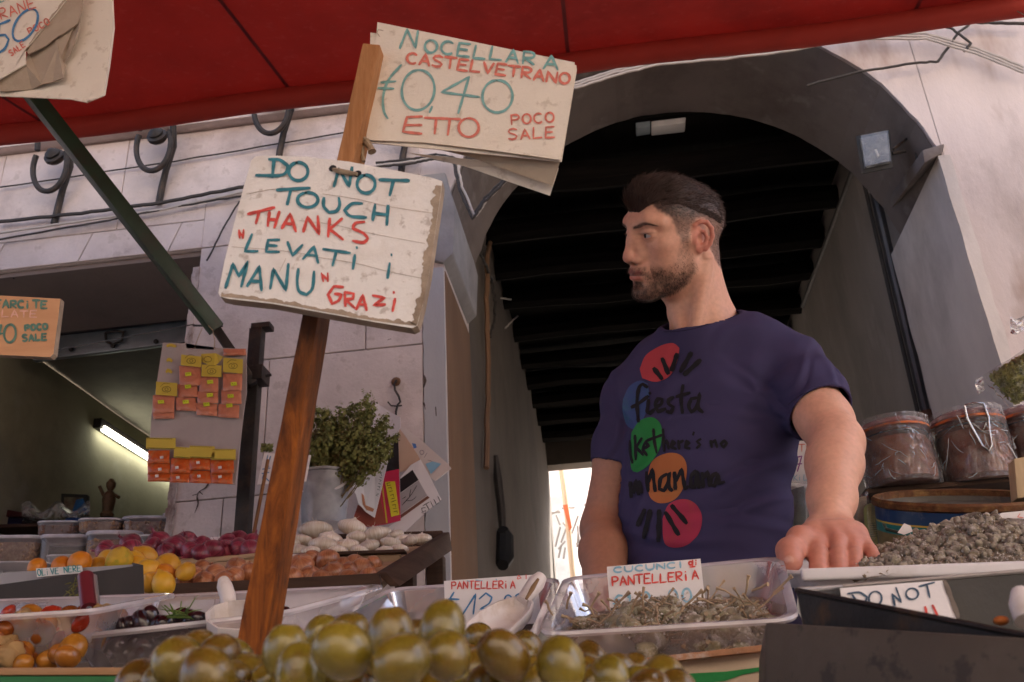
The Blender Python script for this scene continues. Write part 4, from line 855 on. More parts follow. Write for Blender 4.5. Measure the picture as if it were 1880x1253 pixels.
WH = [(580, 975, 66), (607, 989, 48), (647, 969, 56), (596, 1003, 62), (553, 994, 46), (547, 1012, 42), (638, 1001, 46), (676, 1003, 46), (688, 983, 54), (716, 999, 44), (741, 990, 34), (755, 992, 36), (775, 990, 40), (724, 985, 38), (655, 987, 40), (700, 978, 40), (620, 1012, 40), (570, 1014, 38), (660, 1014, 38), (530, 1000, 44), (520, 985, 40), (705, 1012, 36), (735, 1008, 34)]
def wlab(i): return ['broad flat white onion on top of the heap next to the stick', None, 'white onion perched highest in front of the magazines'][i] if i in (0, 2) else 'white onion lying in the heap at the back of the dark crate'
row('white_onion', 'white onion', WM, 'white onions heaped in the dark crate', wlab, WH, .082, lambda x, y: 2.62-(y-985)*.006, .3)
RD = [(194, 1013, 42), (238, 1001, 44), (241, 1014, 46), (290, 996, 46), (279, 1007, 42), (321, 1007, 48), (341, 995, 42), (349, 1014, 40), (390, 1013, 46), (372, 1004, 38), (417, 1000, 42), (438, 995, 40), (440, 1009, 44), (464, 995, 36), (412, 1010, 38), (305, 1014, 40), (370, 1016, 38), (460, 1012, 40), (265, 1016, 36), (218, 1018, 38)]
row('red_onion', 'red onion', RM, 'red onions heaped before the shop', lambda i: 'pale skinned pinkish red onion lying left in the red heap' if i == 1 else 'dark red onion with a dry root in the heap before the shop jamb', RD, .074, lambda x, y: 2.62-(y-1000)*.008, 1.4)
BR1 = [(355, 1060, 40), (396, 1058, 46), (372, 1047, 38), (430, 1062, 42), (434, 1043, 40), (458, 1053, 40), (412, 1070, 40), (376, 1070, 40), (340, 1068, 30)]
BR2 = [(553, 1043, 52), (573, 1028, 36), (602, 1031, 44), (611, 1054, 46), (569, 1059, 42), (650, 1037, 38), (664, 1047, 44), (685, 1038, 34), (531, 1043, 40), (536, 1064, 44), (642, 1050, 36), (590, 1066, 40), (640, 1066, 42), (630, 1040, 34), (512, 1055, 44), (678, 1058, 36)]
row('brown_onion', 'brown onion', BM_, 'brown onions in the wooden crates', lambda i: 'pale brown onion with a dry neck left of the wooden stick', BR1, .073, lambda x, y: 2.12-(y-1050)*.006, 1.2)
row('brown_onion', 'brown onion', BM_, 'brown onions in the wooden crates', lambda i: 'coppery brown onion right of the wooden stick below the white onions', BR2, .073, lambda x, y: 2.2-(y-1050)*.006, 1.2)
LM = [(200, 1032, 46), (243, 1030, 40), (267, 1024, 42), (273, 1050, 48), (308, 1040, 50), (341, 1050, 34), (278, 1070, 40), (300, 1072, 44), (180, 1040, 36), (255, 1040, 40)]
ll = ['yellow lemon behind the end of the grey tray', 'small lemon between the green blushed lemon and the pointed one', 'pointed lemon on top of the lemon heap', 'lemon hanging over the corner of the grey tray', 'largest round lemon at the right of the heap', 'small lemon squeezed against the brown onions', 'lowest lemon beside the corner of the grey tray', 'lemon under the large round lemon', 'yellow lemon half hidden behind the grey tray rim', 'lemon buried in the middle of the lemon heap']
row('lemon', 'lemon', LMM, 'lemons heaped behind the grey tray', lambda i: ll[i], LM, .066, lambda x, y: 2.0-(y-1040)*.006, 1.5)
place('lemon', GLM, 'lemon with a green blush behind the grey tray', 'lemon', 'lemons heaped behind the grey tray', P(219, 1031, Y=1.97), .95, (.9, .5, .3))
for (x, y, d), lb in zip(((68, 1043, 36), (113, 1039, 36), (146, 1034, 44), (302, 1056, 42)), ('orange showing just over the left end of the grey tray', 'small orange in the middle of the three over the grey tray', 'bright orange over the grey tray, next to the lemons', 'orange with a brown scar in front of the large lemon')):
    w = P(x, y, Y=1.95); place('orange', ORM, lb, 'orange', 'oranges behind the grey tray', w, d*(w-CAM).dot(FW)/FPX/.066)

# ------------------------------------------------------------- crates
CRW = woodmat('dark brown crate wood', (.03, .018, .013), (.095, .058, .042), .7, grain=(10, 10, 1), scale=22, bump=.4)
CRP = woodmat('pale crate wood', (.34, .22, .13), (.5, .36, .23), .75, grain=(10, 1, 1), scale=20, bump=.3)
def board(mb, a, b, h, th): # a,b top edge points; h drop; th depth
    a, b = Vector(a), Vector(b); mb.slab([a, b, b-Vector((0, 0, h)), a-Vector((0, 0, h))], (0, th, 0)); return mb
K1 = thing('wooden_crate', 'dark stepped wooden crate holding the white and the coppery brown onions', 'crate', P(700, 1075, Y=2.1))
e0, e1 = P(690, 1052, Y=2.02), P(812, 978, Y=2.72)
mb = MB(); q = [e0, e1, P(817, 1012, Y=2.72), P(716, 1078, Y=2.02)]; mb.slab(q, (.022, 0, 0)); mb.build('side_board', CRW, K1, bevel=.003)
mb = MB(); mb.slab([P(300, 1074, Y=2.0), P(695, 1052, Y=2.0), P(700, 1078, Y=2.0), P(300, 1098, Y=2.0)], (0, .02, 0)); mb.build('front_board', CRW, K1, bevel=.003)
mb = MB(); mb.slab([P(470, 1021, Y=2.36), P(735, 1012, Y=2.36), P(735, 1045, Y=2.36), P(470, 1060, Y=2.36)], (0, .018, 0)); mb.build('middle_board', CRP, K1, bevel=.003)
mb = MB(); mb.slab([P(470, 1018, Y=2.34), P(742, 1008, Y=2.34), P(744, 1014, Y=2.34), P(470, 1025, Y=2.34)], (0, .03, 0)); mb.build('middle_rail', CRW, K1, bevel=.003)
mb = MB(); mb.slab([P(470, 985, Y=2.82), P(812, 974, Y=2.82), P(812, 1010, Y=2.82), P(470, 1030, Y=2.82)], (0, .02, 0)); mb.build('back_board', CRW, K1, bevel=.003)
q0 = [P(470, 1085, Y=2.03), P(700, 1070, Y=2.03), P(745, 1030, Y=2.34), P(470, 1045, Y=2.34)]; MB().slab(q0, (0, .01, -.012)).build('floor', CRP, K1)
q0 = [P(470, 1040, Y=2.38), P(745, 1024, Y=2.38), P(800, 1002, Y=2.8), P(470, 1015, Y=2.8)]; MB().slab(q0, (0, .01, -.012)).build('floor', CRP, K1)
mb = MB(); mb.beam(P(745, 1010, Y=2.5)-Vector((0, 0, .06)), Vector((P(745, 1010, Y=2.5).x, 2.5, .02)), .05, .05, (0, 1, 0)); mb.beam(P(800, 1010, Y=2.75)-Vector((0, 0, .02)), Vector((P(800, 1010, Y=2.75).x, 2.75, .02)), .05, .05, (0, 1, 0)); mb.build('leg', CRW, K1, bevel=.003)
K2 = thing('wooden_crate', 'low wooden crate with the pale brown onions and lemons left of the stick', 'crate', P(350, 1085, Y=1.9))
for (a, b, c_, d, m, nm) in (((298, 1072), (475, 1064), (475, 1094), (300, 1100), CRW, 'front_board'), ((262, 1080), (301, 1075), (301, 1098), (262, 1098), CRP, 'corner_board')):
    MB().slab(wpx((a, b, c_, d), 1.93), (0, .02, 0)).build(nm, m, K2, bevel=.003)
MB().slab([P(160, 1100, Y=1.92), P(475, 1084, Y=1.92), P(475, 1058, Y=2.25), P(160, 1070, Y=2.25)], (0, .01, -.012)).build('floor', CRP, K2)
MB().slab(wpx(((345, 1036), (480, 1026), (480, 1052), (345, 1060)), 2.24), (0, .016, 0)).build('back_board', CRP, K2, bevel=.003)
K3 = thing('wooden_crate', 'shallow crate under the heaped red onions', 'crate', P(320, 1035, Y=2.5))
MB().slab(wpx(((330, 1030), (480, 1014), (480, 1022), (330, 1040)), 2.48), (0, .02, 0)).build('front_board', CRP, K3, bevel=.003)
MB().slab([P(165, 1034, Y=2.48), P(480, 1020, Y=2.48), P(480, 1003, Y=2.8), P(165, 1012, Y=2.8)], (0, .01, -.012)).build('floor', CRP, K3)
pw = thing('paper_wrap', 'crumpled white fruit wrapping paper beside the lemons', 'paper', P(290, 1075, Y=1.9))
poly_sheet('paper', [P(262, 1082, Y=1.88), P(303, 1056, Y=1.87), P(299, 1074, Y=1.90), P(270, 1088, Y=1.89)], CARD, pw, th=.0008)
# tables carrying it all
TBW = woodmat('grey table boards', (.12, .09, .07), (.24, .19, .15), .8, grain=(12, 1, 1), scale=16)
for nm, x0, x1, y0, y1, z, lb in (('display_table', -1.9, -.35, 1.86, 2.95, 1.02, 'rough wooden table under the onion crates'), ('display_table', -.75, .95, .42, 1.44, .66, 'rough wooden table under the plastic trays'), ):
    t = thing(nm, lb, 'table', ((x0+x1)/2, (y0+y1)/2, 0)); MB().box(((x0+x1)/2, (y0+y1)/2, z-.02), (x1-x0, y1-y0, .04)).build('top', TBW, t, bevel=.004)
    for sx in (x0+.05, x1-.05):
        for sy in (y0+.05, y1-.05): MB().box((sx, sy, (z-.04)/2), (.06, .06, z-.042)).build('leg', TBW, t, bevel=.004)

# ------------------------------------------------------------- tubs in the shop
TUB = clear('milky tub plastic', (.80, .76, .78), .86, .3, bump=.05); LID = clear('milky tub lid', (.70, .66, .68), .30, .3, bump=.05)
NUT = mat('shelled nuts', (.34, .20, .11), .7, .35, 60, 0, stain=(.50, .36, .22), stain_amt=.8, stain_scale=60)
NUTD = mat('brown lentils', (.19, .095, .055), .7, .35, 90, 0)
def rrect(w, d, r, n=5):
    out = []
    for cx_, cy_, a0 in ((w/2-r, d/2-r, 0), (-w/2+r, d/2-r, 90), (-w/2+r, -d/2+r, 180), (w/2-r, -d/2+r, 270)):
        for i in range(n+1): a = math.radians(a0+90*i/n); out.append((cx_+r*math.cos(a), cy_+r*math.sin(a)))
    return out
def tub(x0, x1, y0, y1, Y, fill, lab, mnut=None, rz=.3):
    """x0..x1, y0 (lid) .. y1 (base) in pixels"""
    a, b = P(x0, y1, Y=Y), P(x1, y1, Y=Y); w = (b-a).length*.94; h = (P((x0+x1)/2, y0, Y=Y)-P((x0+x1)/2, y1, Y=Y)).length; c = (a+b)/2+Vector((0, w*.35, 0))
    t = thing('storage_tub', lab, 'tub', c, 'lidded storage tubs stacked in the shop', rz)
    def lp(s, z): return [Vector((x*s, y*s, z)) for x, y in rrect(w, w*.8, w*.2)]
    m1 = MB(); m1.loops([lp(.86, 0), lp(.9, .004), lp(.97, h*.86), lp(.97, h*.87)], cap0=True)
    me = m1.mesh('body', smooth=True); o = bpy.data.objects.new('body', me); COL.objects.link(o); me.materials.append(TUB); o.parent = t
    m2 = MB(); m2.loops([lp(.99, h*.84), lp(1.02, h*.86), lp(1.03, h*.93), lp(1.0, h*.97), lp(.93, h*.975), lp(.9, h*.95), lp(.5, h*.955)], cap1=True)
    me = m2.mesh('lid', smooth=True); o = bpy.data.objects.new('lid', me); COL.objects.link(o); me.materials.append(LID); o.parent = t
    if fill:
        m3 = MB(); m3.loops([lp(.84, .004), lp(.88, .01), lp(.93, h*fill)], cap0=True); n = 5
        rr = R
        top_ = []
        for k in range(150):
            u = rr.random(); side = k % 4; z = rr.uniform(.01, h*fill); s = (.86+.08*z/h)
            p = rrect(w*s, w*.8*s, w*.2*s)[rr.randrange(24)]; q = rrect(w*s, w*.8*s, w*.2*s)[rr.randrange(24)]
            i = rr.randrange(24); L_ = rrect(w*s, w*.8*s, w*.2*s); t_ = rr.random(); px_ = L_[i][0]*(1-t_)+L_[(i+1) % 24][0]*t_; py_ = L_[i][1]*(1-t_)+L_[(i+1) % 24][1]*t_
            r_ = w*.035; m3.lathe([(r_*.3, -r_*.9), (r_*.9, -r_*.3), (r_*.9, r_*.3), (r_*.3, r_*.9)], (px_, py_, z), 6)
        me = m3.mesh('contents', smooth='all'); o = bpy.data.objects.new('contents', me); COL.objects.link(o); me.materials.append(mnut or NUT); o.parent = t; o['kind'] = 'stuff'
    return t
tub(-28, 57, 984, 1033, 3.40, .72, 'tub of pale nuts at the left edge of the lower row')
tub(59, 140, 982, 1035, 3.42, 0, 'empty milky tub in the middle of the lower row')
tub(141, 240, 975, 1034, 3.42, .7, 'tub of mixed beans in the lower row behind the red onions')
tub(58, 133, 957, 983, 3.55, .66, 'tub of brown lentils on top of the empty tub', NUTD)
tub(133, 212, 952, 978, 3.55, .72, 'tub of pale nuts stacked second from the left on top')
tub(211, 300, 948, 988, 3.60, .72, 'taller tub of nuts on top at the shop jamb')
tub(242, 318, 982, 1012, 3.45, 0, 'empty flat tub under the taller tub at the jamb')
tub(75, 150, 1019, 1042, 3.1, 0, 'low pale tub right behind the oranges')
tub(-30, 72, 1032, 1056, 3.0, 0, 'low pale tub at the left edge behind the grey tray')
tub(292, 312, 942, 990, 3.9, 0, 'tall narrow tub half hidden by the rusty jamb')
t = thing('shop_counter', 'counter inside the shop under the stacked tubs', 'counter', (-2.3, 3.6, 0)); cz = P(150, 1036, Y=3.42).z-.005
MB().box((-2.25, 3.80, cz-.03), (1.25, .85, .05)).build('top', TBW, t, bevel=.004); MB().box((-2.25, 3.85, (cz-.06)/2), (1.1, .6, cz-.06)).build('cabinet', TBW, t)
# things at the back of the shop
def shopbox(name, q, Y, th, m, lab, cat):
    o = thing(name, lab, cat, P(*q[2], Y=Y)); MB().slab(wpx(q, Y), (0, th, 0)).build('body', m, o, bevel=.006); return o
bx = shopbox('blue_box', ((-20, 945), (44, 950), (40, 972), (-20, 972)), 4.3, .3, mat('dark blue card', (.012, .014, .05), .5), 'dark blue box at the left edge inside the shop', 'box')
MB().slab(wpx(((-20, 930), (58, 944), (50, 950), (-20, 948)), 4.28), (0, .3, 0)).build('lid', mat('dark red card', (.06, .012, .012), .5), bx, bevel=.004)
sp = shopbox('notice', ((-20, 866), (16, 870), (12, 902), (-20, 900)), 4.4, .01, mat('black poster', (.015, .015, .016), .5), 'black notice on the shop wall at the left edge', 'notice')
fr_ = shopbox('picture_frame', ((112, 906), (160, 908), (158, 950), (110, 950)), 4.5, .03, mat('dark frame', (.03, .035, .03), .5), 'dark picture frame leaning at the back of the shop', 'frame')
MB().slab(wpx(((118, 913), (152, 914), (150, 945), (117, 945)), 4.49), (0, .006, 0)).build('picture', mat('greenish picture', (.16, .16, .10), .6, .5, 20, 0, stain=(.08, .03, .02), stain_amt=.8, stain_scale=14), fr_)
bc_ = MB(); bc_.loops([[P(x, y, Y=4.35) for x, y in l] for l in (((133, 938), (162, 938)), )], close=False) if False else None
cl = thing('blue_cloth', 'bright blue cloth hanging in front of the picture frame', 'cloth', P(148, 945, Y=4.4)); poly_sheet('cloth', [P(x, y, Y=4.4+.03*math.sin(x)) for x, y in ((140, 918), (150, 916), (160, 940), (158, 945), (132, 941))], mat('bright blue cloth', (.04, .18, .42), .6), cl, th=.01)
bb = shopbox('blue_tub', ((120, 951), (145, 950), (142, 960), (118, 960)), 4.2, .2, mat('blue plastic', (.01, .05, .18), .4), 'low blue plastic tub at the back of the shop', 'tub')
fg = thing('figurine', 'small golden brown figurine on the shelf at the back of the shop', 'figurine', P(196, 950, Y=4.3)); fm_ = MB(); c = P(196, 950, Y=4.3)
fm_.lathe([(.03, 0), (.034, .015), (.024, .03), (.034, .09), (.026, .12), (.012, .135), (.022, .155), (.024, .175), (.01, .195)], c, 12); fm_.tube([c+Vector((-.03, 0, .11)), c+Vector((-.055, -.01, .16))], .009); fm_.tube([c+Vector((.03, 0, .11)), c+Vector((.06, -.02, .09))], .009)
fm_.build('body', mat('old gilt', (.12, .07, .03), .45, .4, 30, .3, 80), fg, smooth=True)
bgm = thing('plastic_bags', 'heap of clear plastic bags on the shelf at the back of the shop', 'bags', P(90, 955, Y=4.3))
mb = MB(); mb.grid(lambda a, b: P(40+125*a, 962-42*b*(.55+.45*math.sin(a*7+1)**2), Y=4.3-.1*math.sin(b*3)+.05*nz3((a*9, b*5, 0), 1)), 24, 8); mb.build('film', clear('crumpled film', (.8, .85, .8), .7, .2, bump=.8, bscale=22), bgm, smooth='all', fix=False)
shf = thing('shop_shelf', 'dark shelf at the back of the shop', 'shelf', P(80, 968, Y=4.4)); MB().slab(wpx(((-40, 964), (230, 957), (230, 962), (-40, 970)), 4.15), (0, .5, 0)).build('board', CRW, shf)

# ------------------------------------------------------------- clear trays
TRAY = clear('clear tray plastic', (.80, .74, .77), .70, .10, bump=.25, bscale=8); RIMM = clear('thick clear tray rim', (.78, .72, .75), .45, .1, bump=.15, bscale=10)
def quadmap(c4):
    a, b, c, d = [Vector(v) for v in c4]                        # FL, FR, BR, BL
    return lambda u, v: (a*(1-u)+b*u)*(1-v)+(d*(1-u)+c*u)*v
def tray(label, c4, depth, flange=.035, m=None, name='plastic_tray', cat='tray', inset=.10, parent=None):
    qm = quadmap(c4); nrm = (Vector(c4[1])-Vector(c4[0])).cross(Vector(c4[3])-Vector(c4[0])).normalized()
    if nrm.z < 0: nrm = -nrm
    base = qm(.5, .5)-nrm*depth; t = thing(name, label, cat, base)
    def lp(ins, dz, r=.09):
        return [qm(.5+x, .5+y)-nrm*dz for x, y in rrect(1-2*ins, 1-2*ins, r, 4)]
    f = flange
    mb = MB(); mb.loops([lp(0, .006), lp(-.004, .003), lp(0, 0), lp(f*.5, .0), lp(f, .002)]); mb.build('rim', m or RIMM, t, smooth=True)
    mb = MB(); mb.loops([lp(f, .0021), lp(f+.006, .006), lp(inset*.7, depth*.55), lp(inset, depth*.93), lp(inset+.02, depth)], cap1=True); mb.build('body', m and m or TRAY, t, smooth=True)
    return t, qm, nrm
def P2(x, y, Y): return P(x, y, Y=Y)
TC = (P2(989, 1163, 1.05), P2(1467, 1134, 1.03), P2(1436, 1020, 1.36), P2(1035, 1060, 1.36))
tr1, qm1, n1 = tray('long clear plastic tray full of salted caper berries', TC, .062)
TB = (P2(520, 1180, 1.05), P2(985, 1168, 1.05), P2(1029, 1060, 1.36), P2(718, 1079, 1.36))
tr2, qm2, n2 = tray('clear plastic tray with small capers, a white scoop and a price card', TB, .05)
TA = (P2(103, 1169, .92), P2(512, 1124, .94), P2(712, 1072, 1.28), P2(215, 1096, 1.25))
tr3, qm3, n3 = tray('clear plastic tray of black olives with a rosemary sprig', TA, .055)
TP = (P2(-190, 1140, .86), P2(170, 1118, .88), P2(330, 1088, 1.16), P2(-120, 1104, 1.16))
tr4, qm4, n4 = tray('clear plastic tray of orange pickles at the left edge', TP, .055)
# label strips on the far wall of the trays
for t_, q_, m_ in ((tr1, ((1262, 1046), (1308, 1043), (1314, 1090), (1270, 1096)), mat('dark label print', (.05, .05, .07), .5)), (tr1, ((1310, 1042), (1378, 1036), (1384, 1080), (1318, 1092)), mat('brown card seen through', (.36, .23, .13), .8, .15, 12)), (tr2, ((742, 1084), (802, 1081), (802, 1122), (748, 1124)), mat('pinkish card seen through', (.42, .26, .18), .8, .15, 12))):
    poly_sheet('backing_card', [P(x, y, Y=1.375) for x, y in q_], m_, t_, th=.002)

# caper berries with stems
CAP = mat('salted caper berry', (.24, .20, .13), .8, .35, 90, .9, 260, stain=(.62, .57, .51), stain_amt=.9, stain_scale=100, stain2=(.15, .16, .07), stain2_amt=.5, stain2_scale=60, objrand=.2, bdist=.002)
STEM = mat('dry caper stem', (.33, .235, .15), .85, .25, 80, .4, 200, objrand=.12)
def caper_proto(i):
    rr = random.Random(i+11); o = bpy.data.objects.new('caper_berry', None); COL.objects.link(o); o.empty_display_size = .01
    b = MB(); b.lathe(sph(.0105+.001*i, .0140+.001*i, n=16), n=22); me = b.mesh('berry', smooth='all'); rough_mesh(me, .0034, 95, i); rough_mesh(me, .0022, 260, i+5); me.materials.append(CAP); bo_ = bpy.data.objects.new('berry', me); COL.objects.link(bo_); bo_.parent = o
    s = MB(); p = Vector((0, 0, .011)); pts = [p]; d = Vector((rr.uniform(-.3, .3), rr.uniform(-.3, .3), 1)).normalized()
    for k in range(5): p = p+d*(.0060 if i % 2 else .0042); d = (d+Vector((rr.uniform(-.5, .5), rr.uniform(-.5, .5), rr.uniform(-.2, .2)))*.5).normalized(); pts.append(p)
    s.tube(pts, [.0010, .0011, .0011, .0012, .0013, .0022], n=6); me = s.mesh('stem', smooth=True); me.materials.append(STEM); so_ = bpy.data.objects.new('stem', me); COL.objects.link(so_); so_.parent = o
    return o
CPS = [caper_proto(i) for i in range(4)]
def cap_put(first, loc, s, rot):
    o = CPS[first[0] % 4]; k = first[0]; first[0] += 1
    if k >= 4: o = copy_tree(o)
    o.location = loc; o.scale = (s, s, s); o.rotation_euler = rot
    tag(o, 'salt crusted caper berry with a dry stem in the long clear tray', 'caper berry', 'caper berries in the long clear tray'); return o
fc = [0]
for i in range(110):
    u = R.uniform(.12, .90); v = R.uniform(.08, .58)
    h = .026-.016*v+.010*math.sin(u*7-1.5)+.008*u
    if u < .25: h *= .55
    cap_put(fc, qm1(u, v)-n1*(.052-h*.9*R.uniform(.2, 1.0)-.012), R.uniform(.55, 1.2), (R.uniform(.9, 2.3), R.uniform(-.6, .6), R.uniform(0, 6.3)))
for x, y, dx, dy in ((1015, 1130, -14, -26), (1040, 1118, 8, -30), (1082, 1120, 18, -32), (1118, 1135, 38, -48), (1160, 1118, 16, -30), (1250, 1120, 40, -36), (1290, 1100, 10, -20), (1420, 1090, 34, -32), (1310, 1110, -30, -10), (1380, 1085, 30, -12), (1090, 1130, -20, -20), (1180, 1150, 30, -40)):
    a = P(x, y, Y=1.12); b = P(x+dx*.5+R.uniform(-6, 6), y+dy*.5, Y=1.115); c = P(x+dx, y+dy, Y=1.11); s_ = MB(); s_.tube([a, (a+b)/2, b, (b+c)/2+Vector((.001, 0, .001)), c], [.0013, .0013, .0013, .0014, .0026], n=6)
    top('dry_twig', s_.mesh('dry_twig', smooth=True), STEM, 'long dry twig sticking up out of the long clear tray', 'twig', 'loose dry twigs among the caper berries')
GRIT = mat('coarse salt and caper crumbs', (.36, .30, .24), .85, .4, 200, .9, 400, stain=(.16, .13, .08), stain_amt=.7, stain_scale=130, bdist=.003)
def bed(name, qm, n, ins, z0, amp, m, label, cat, parent=None, nu=50, nv=22, sc=40):
    mb = MB(); mb.grid(lambda a, b: (lambda u, v: qm(u, v)-n*(z0-amp*(nz3(qm(u, v), sc)*.5+.35*nz3(qm(u, v), sc*2.3))-.0))(ins+(1-2*ins)*a, ins+(1-2*ins)*b), nu, nv)
    me = mb.mesh(name, smooth='all', fix=False); return top(name, me, m, label, cat, None, 'stuff')
bed('caper_crumbs', qm1, n1, .11, .046, .010, GRIT, 'bed of salt and caper crumbs under the caper berries', 'crumbs')
# small capers in the second tray
SCM = mat('small dark caper', (.075, .065, .045), .75, .35, 120, .6, 300, stain=(.35, .31, .27), stain_amt=.5, stain_scale=150, objrand=.25)
scm = lathe_mesh('small_caper', sph(.0042, .0046, n=6), SCM, 8, 1, .0006, 200)
for i in range(130):
    u = R.uniform(.45, .93); v = R.uniform(.10, .42); place('small_caper', scm, 'small dark salted caper in the tray under the white scoop', 'caper', 'small capers under the white scoop', qm2(u, v)-n2*(.036-.012*R.random()-.012*math.sin(u*6)), R.uniform(.8, 1.3))
bed('caper_bed', qm2, n2, .11, .042, .006, SCM, 'dark layer of small capers at the bottom of the middle tray', 'capers')
# black olives
BOL = mat('black olive skin', (.022, .008, .011), .18, .35, 60, .1, 400, spec=.6, coat=.4, objrand=.25)
BOM = lathe_mesh('black_olive', sph(.0105, .0135, n=12, dim=.0007), BOL, 20, 2, .0006, 60)
for (x, y, d), in [((185, 1152, 50),), ((226, 1156, 40),), ((262, 1144, 44),), ((277, 1131, 34),), ((301, 1148, 40),), ((335, 1138, 42),), ((349, 1142, 40),), ((320, 1148, 36),), ((366, 1142, 38),), ((238, 1148, 36),), ((392, 1143, 34),), ((510, 1124, 22),), ((524, 1123, 20),), ((290, 1150, 36),)]:
    place('black_olive', BOM, 'shiny purple black olive in the clear tray with rosemary', 'olive', 'black olives in the clear tray', P(x, y, Y=1.0 if d > 30 else 1.12), d*((P(x, y, Y=1.0 if d > 30 else 1.12)-CAM).dot(FW))/FPX/.0225)
for i in range(70):
    u = R.uniform(.12, .72); v = R.uniform(.1, .5); place('black_olive', BOM, 'shiny purple black olive in the clear tray with rosemary', 'olive', 'black olives in the clear tray', qm3(u, v)-n3*(.042-.018*R.random()), R.uniform(.85, 1.05))
rs = MB(); RSM = mat('rosemary needles', (.10, .16, .03), .6, .3, 40, 0)
base = P(345, 1128, Y=.98); tip = P(290, 1136, Y=.97)
for i in range(15):
    t_ = i/14; p = base.lerp(tip, t_*.6); q = P(R.choice([283, 290, 300, 312, 330, 336, 345, 352])+R.uniform(-6, 6), 1142-R.uniform(4, 38), Y=.97+R.uniform(-.01, .02)); q = p+(q-p).normalized()*R.uniform(.014, .028); rs.tube([p, p.lerp(q, .6)+Vector((0, 0, .001)), q], [.0006, .0008, .0002], n=5)
rs.tube([base+Vector((.004, 0, -.004)), base.lerp(tip, .7)], .0011, n=6); rs.tube([P(318, 1124, Y=.97), P(302, 1112, Y=.97)], .0008, n=5); rs.tube([P(325, 1124, Y=.98), P(332, 1118, Y=.98), P(333, 1104, Y=.98)], .0008, n=5)
top('rosemary_sprig', rs.mesh('rosemary_sprig', smooth='all'), RSM, 'fresh green rosemary sprig lying on the black olives', 'sprig')
# pickles seen through the left tray
PKM = [mat('orange pickled olive', (.30, .095, .013), .25, .3, 40, .1, 200, coat=.4, objrand=.25), mat('red pepper piece', (.33, .03, .012), .25, .3, 40, .1, 200, coat=.4), mat('pickled cauliflower', (.34, .21, .09), .5, .2, 60, .6, 150)]
pkm = [lathe_mesh('pickled_olive', sph(.0108, .0125, n=10), PKM[0], 16, 5, .0008, 60)]
pk2 = lathe_mesh('pepper_piece', sph(.013, .007, n=8), PKM[1], 12, 6, .004, 60); pk3 = lathe_mesh('cauliflower_floret', sph(.012, .011, n=10), PKM[2], 14, 7, .005, 130)
for i in range(130):
    u = R.uniform(.12, .9); v = R.uniform(.07, .8)**(1 if i < 60 else 2.2); d_ = .048-.036*R.random()
    kk = i % 5; me = pkm[0] if kk < 3 else pk2 if kk == 3 else pk3
    nm, ct, lb = (('pickled_olive', 'pickle', 'orange pickled olive in the tray at the left edge') if kk < 3 else ('pepper_piece', 'pickle', 'red pepper piece among the orange pickles at the left edge') if kk == 3 else ('cauliflower_floret', 'pickle', 'pale pickled floret among the orange pickles at the left edge'))
    place(nm, me, lb, ct, nm.replace('_', ' ')+'s in the left tray', qm4(u, v)-n4*d_, R.uniform(.85, 1.25))
lad = thing('ladle_handle', 'maroon cylindrical ladle handle standing in the pickle tray', 'ladle', P(162, 1118, Y=1.0))
MB().tube([P(157, 1057, Y=1.02), P(158, 1075, Y=1.015), P(163, 1117, Y=1.0)], .0085, n=16).build('handle', mat('maroon plastic', (.13, .018, .025), .35, .1, 20, 0), lad, smooth=True)
MB().tube([P(170, 1060, Y=1.028), P(176, 1116, Y=1.008)], .005, n=10).build('sleeve', mat('grey steel sleeve', (.42, .40, .40), .3, metal=.6), lad, smooth=True)
MB().tube([P(163, 1116, Y=1.0), P(168, 1150, Y=.985)], .003, n=8).build('shank', M['galv'], lad, smooth=True)
# grey metal tray with the label
GT = mat('dull dark steel', (.038, .031, .028), .6, .15, 10, .1, 60, metal=.1, stain=(.055, .045, .04), stain_amt=.4)
gt = thing('metal_tray', 'dark grey metal tray with a hand-lettered strip on its rim', 'tray', P(100, 1100, Y=1.2))
f1, f2, f3, f4 = P(-90, 1086, Y=1.2), P(259, 1038, Y=1.2), P(261, 1094, Y=1.2), P(-90, 1124, Y=1.2)
MB().slab([f1, f2, f3, f4], (0, .004, 0)).build('front_wall', GT, gt); bk_ = Vector((-.215, .38, .10))
MB().slab([f2+Vector((.003, 0, 0)), f2+bk_, f3+bk_, f3+Vector((.003, 0, 0))], (-.003, 0, 0)).build('end_wall', GT, gt)
g1, g2 = P(-90, 1058, Y=1.56), P(252, 1036, Y=1.56); MB().slab([g1, g2, g2-Vector((0, 0, .07)), g1-Vector((0, 0, .07))], (0, .004, 0)).build('back_wall', mat('worn steel', (.30, .275, .27), .45, .1, 10, metal=.2), gt)
MB().slab([f4, f3, f3+bk_, f4+bk_], (0, 0, -.003)).build('floor', GT, gt)
lb0 = [P(x, y, Y=1.55) for x, y in ((66, 1044), (150, 1039), (152, 1052), (68, 1060))]; poly_sheet('label_strip', lb0, CARD, gt, th=.001)
ink('label_lettering', letters('OLiVE NERE', (69, 1058), (150, 1049), 11, fill=.75), 1.8, mat('green blue ink', (.03, .28, .30), .7), gt, plane_cast((0, 1.55, 0), (0, -1, 0)))
hb = MB(); hc = P(140, 1075, Y=1.17)
for i in range(26): a = hc+Vector((R.uniform(-.01, .01), 0, R.uniform(-.022, .014))); hb.tube([a, a+Vector((R.uniform(-.012, .012), R.uniform(-.006, .006), R.uniform(-.01, .006)))], [.0012, .0004], n=4)
top('herb_tuft', hb.mesh('herb_tuft'), mat('dull herb green', (.12, .11, .03), .8), 'small tuft of dry herb beside the maroon handle', 'herb')

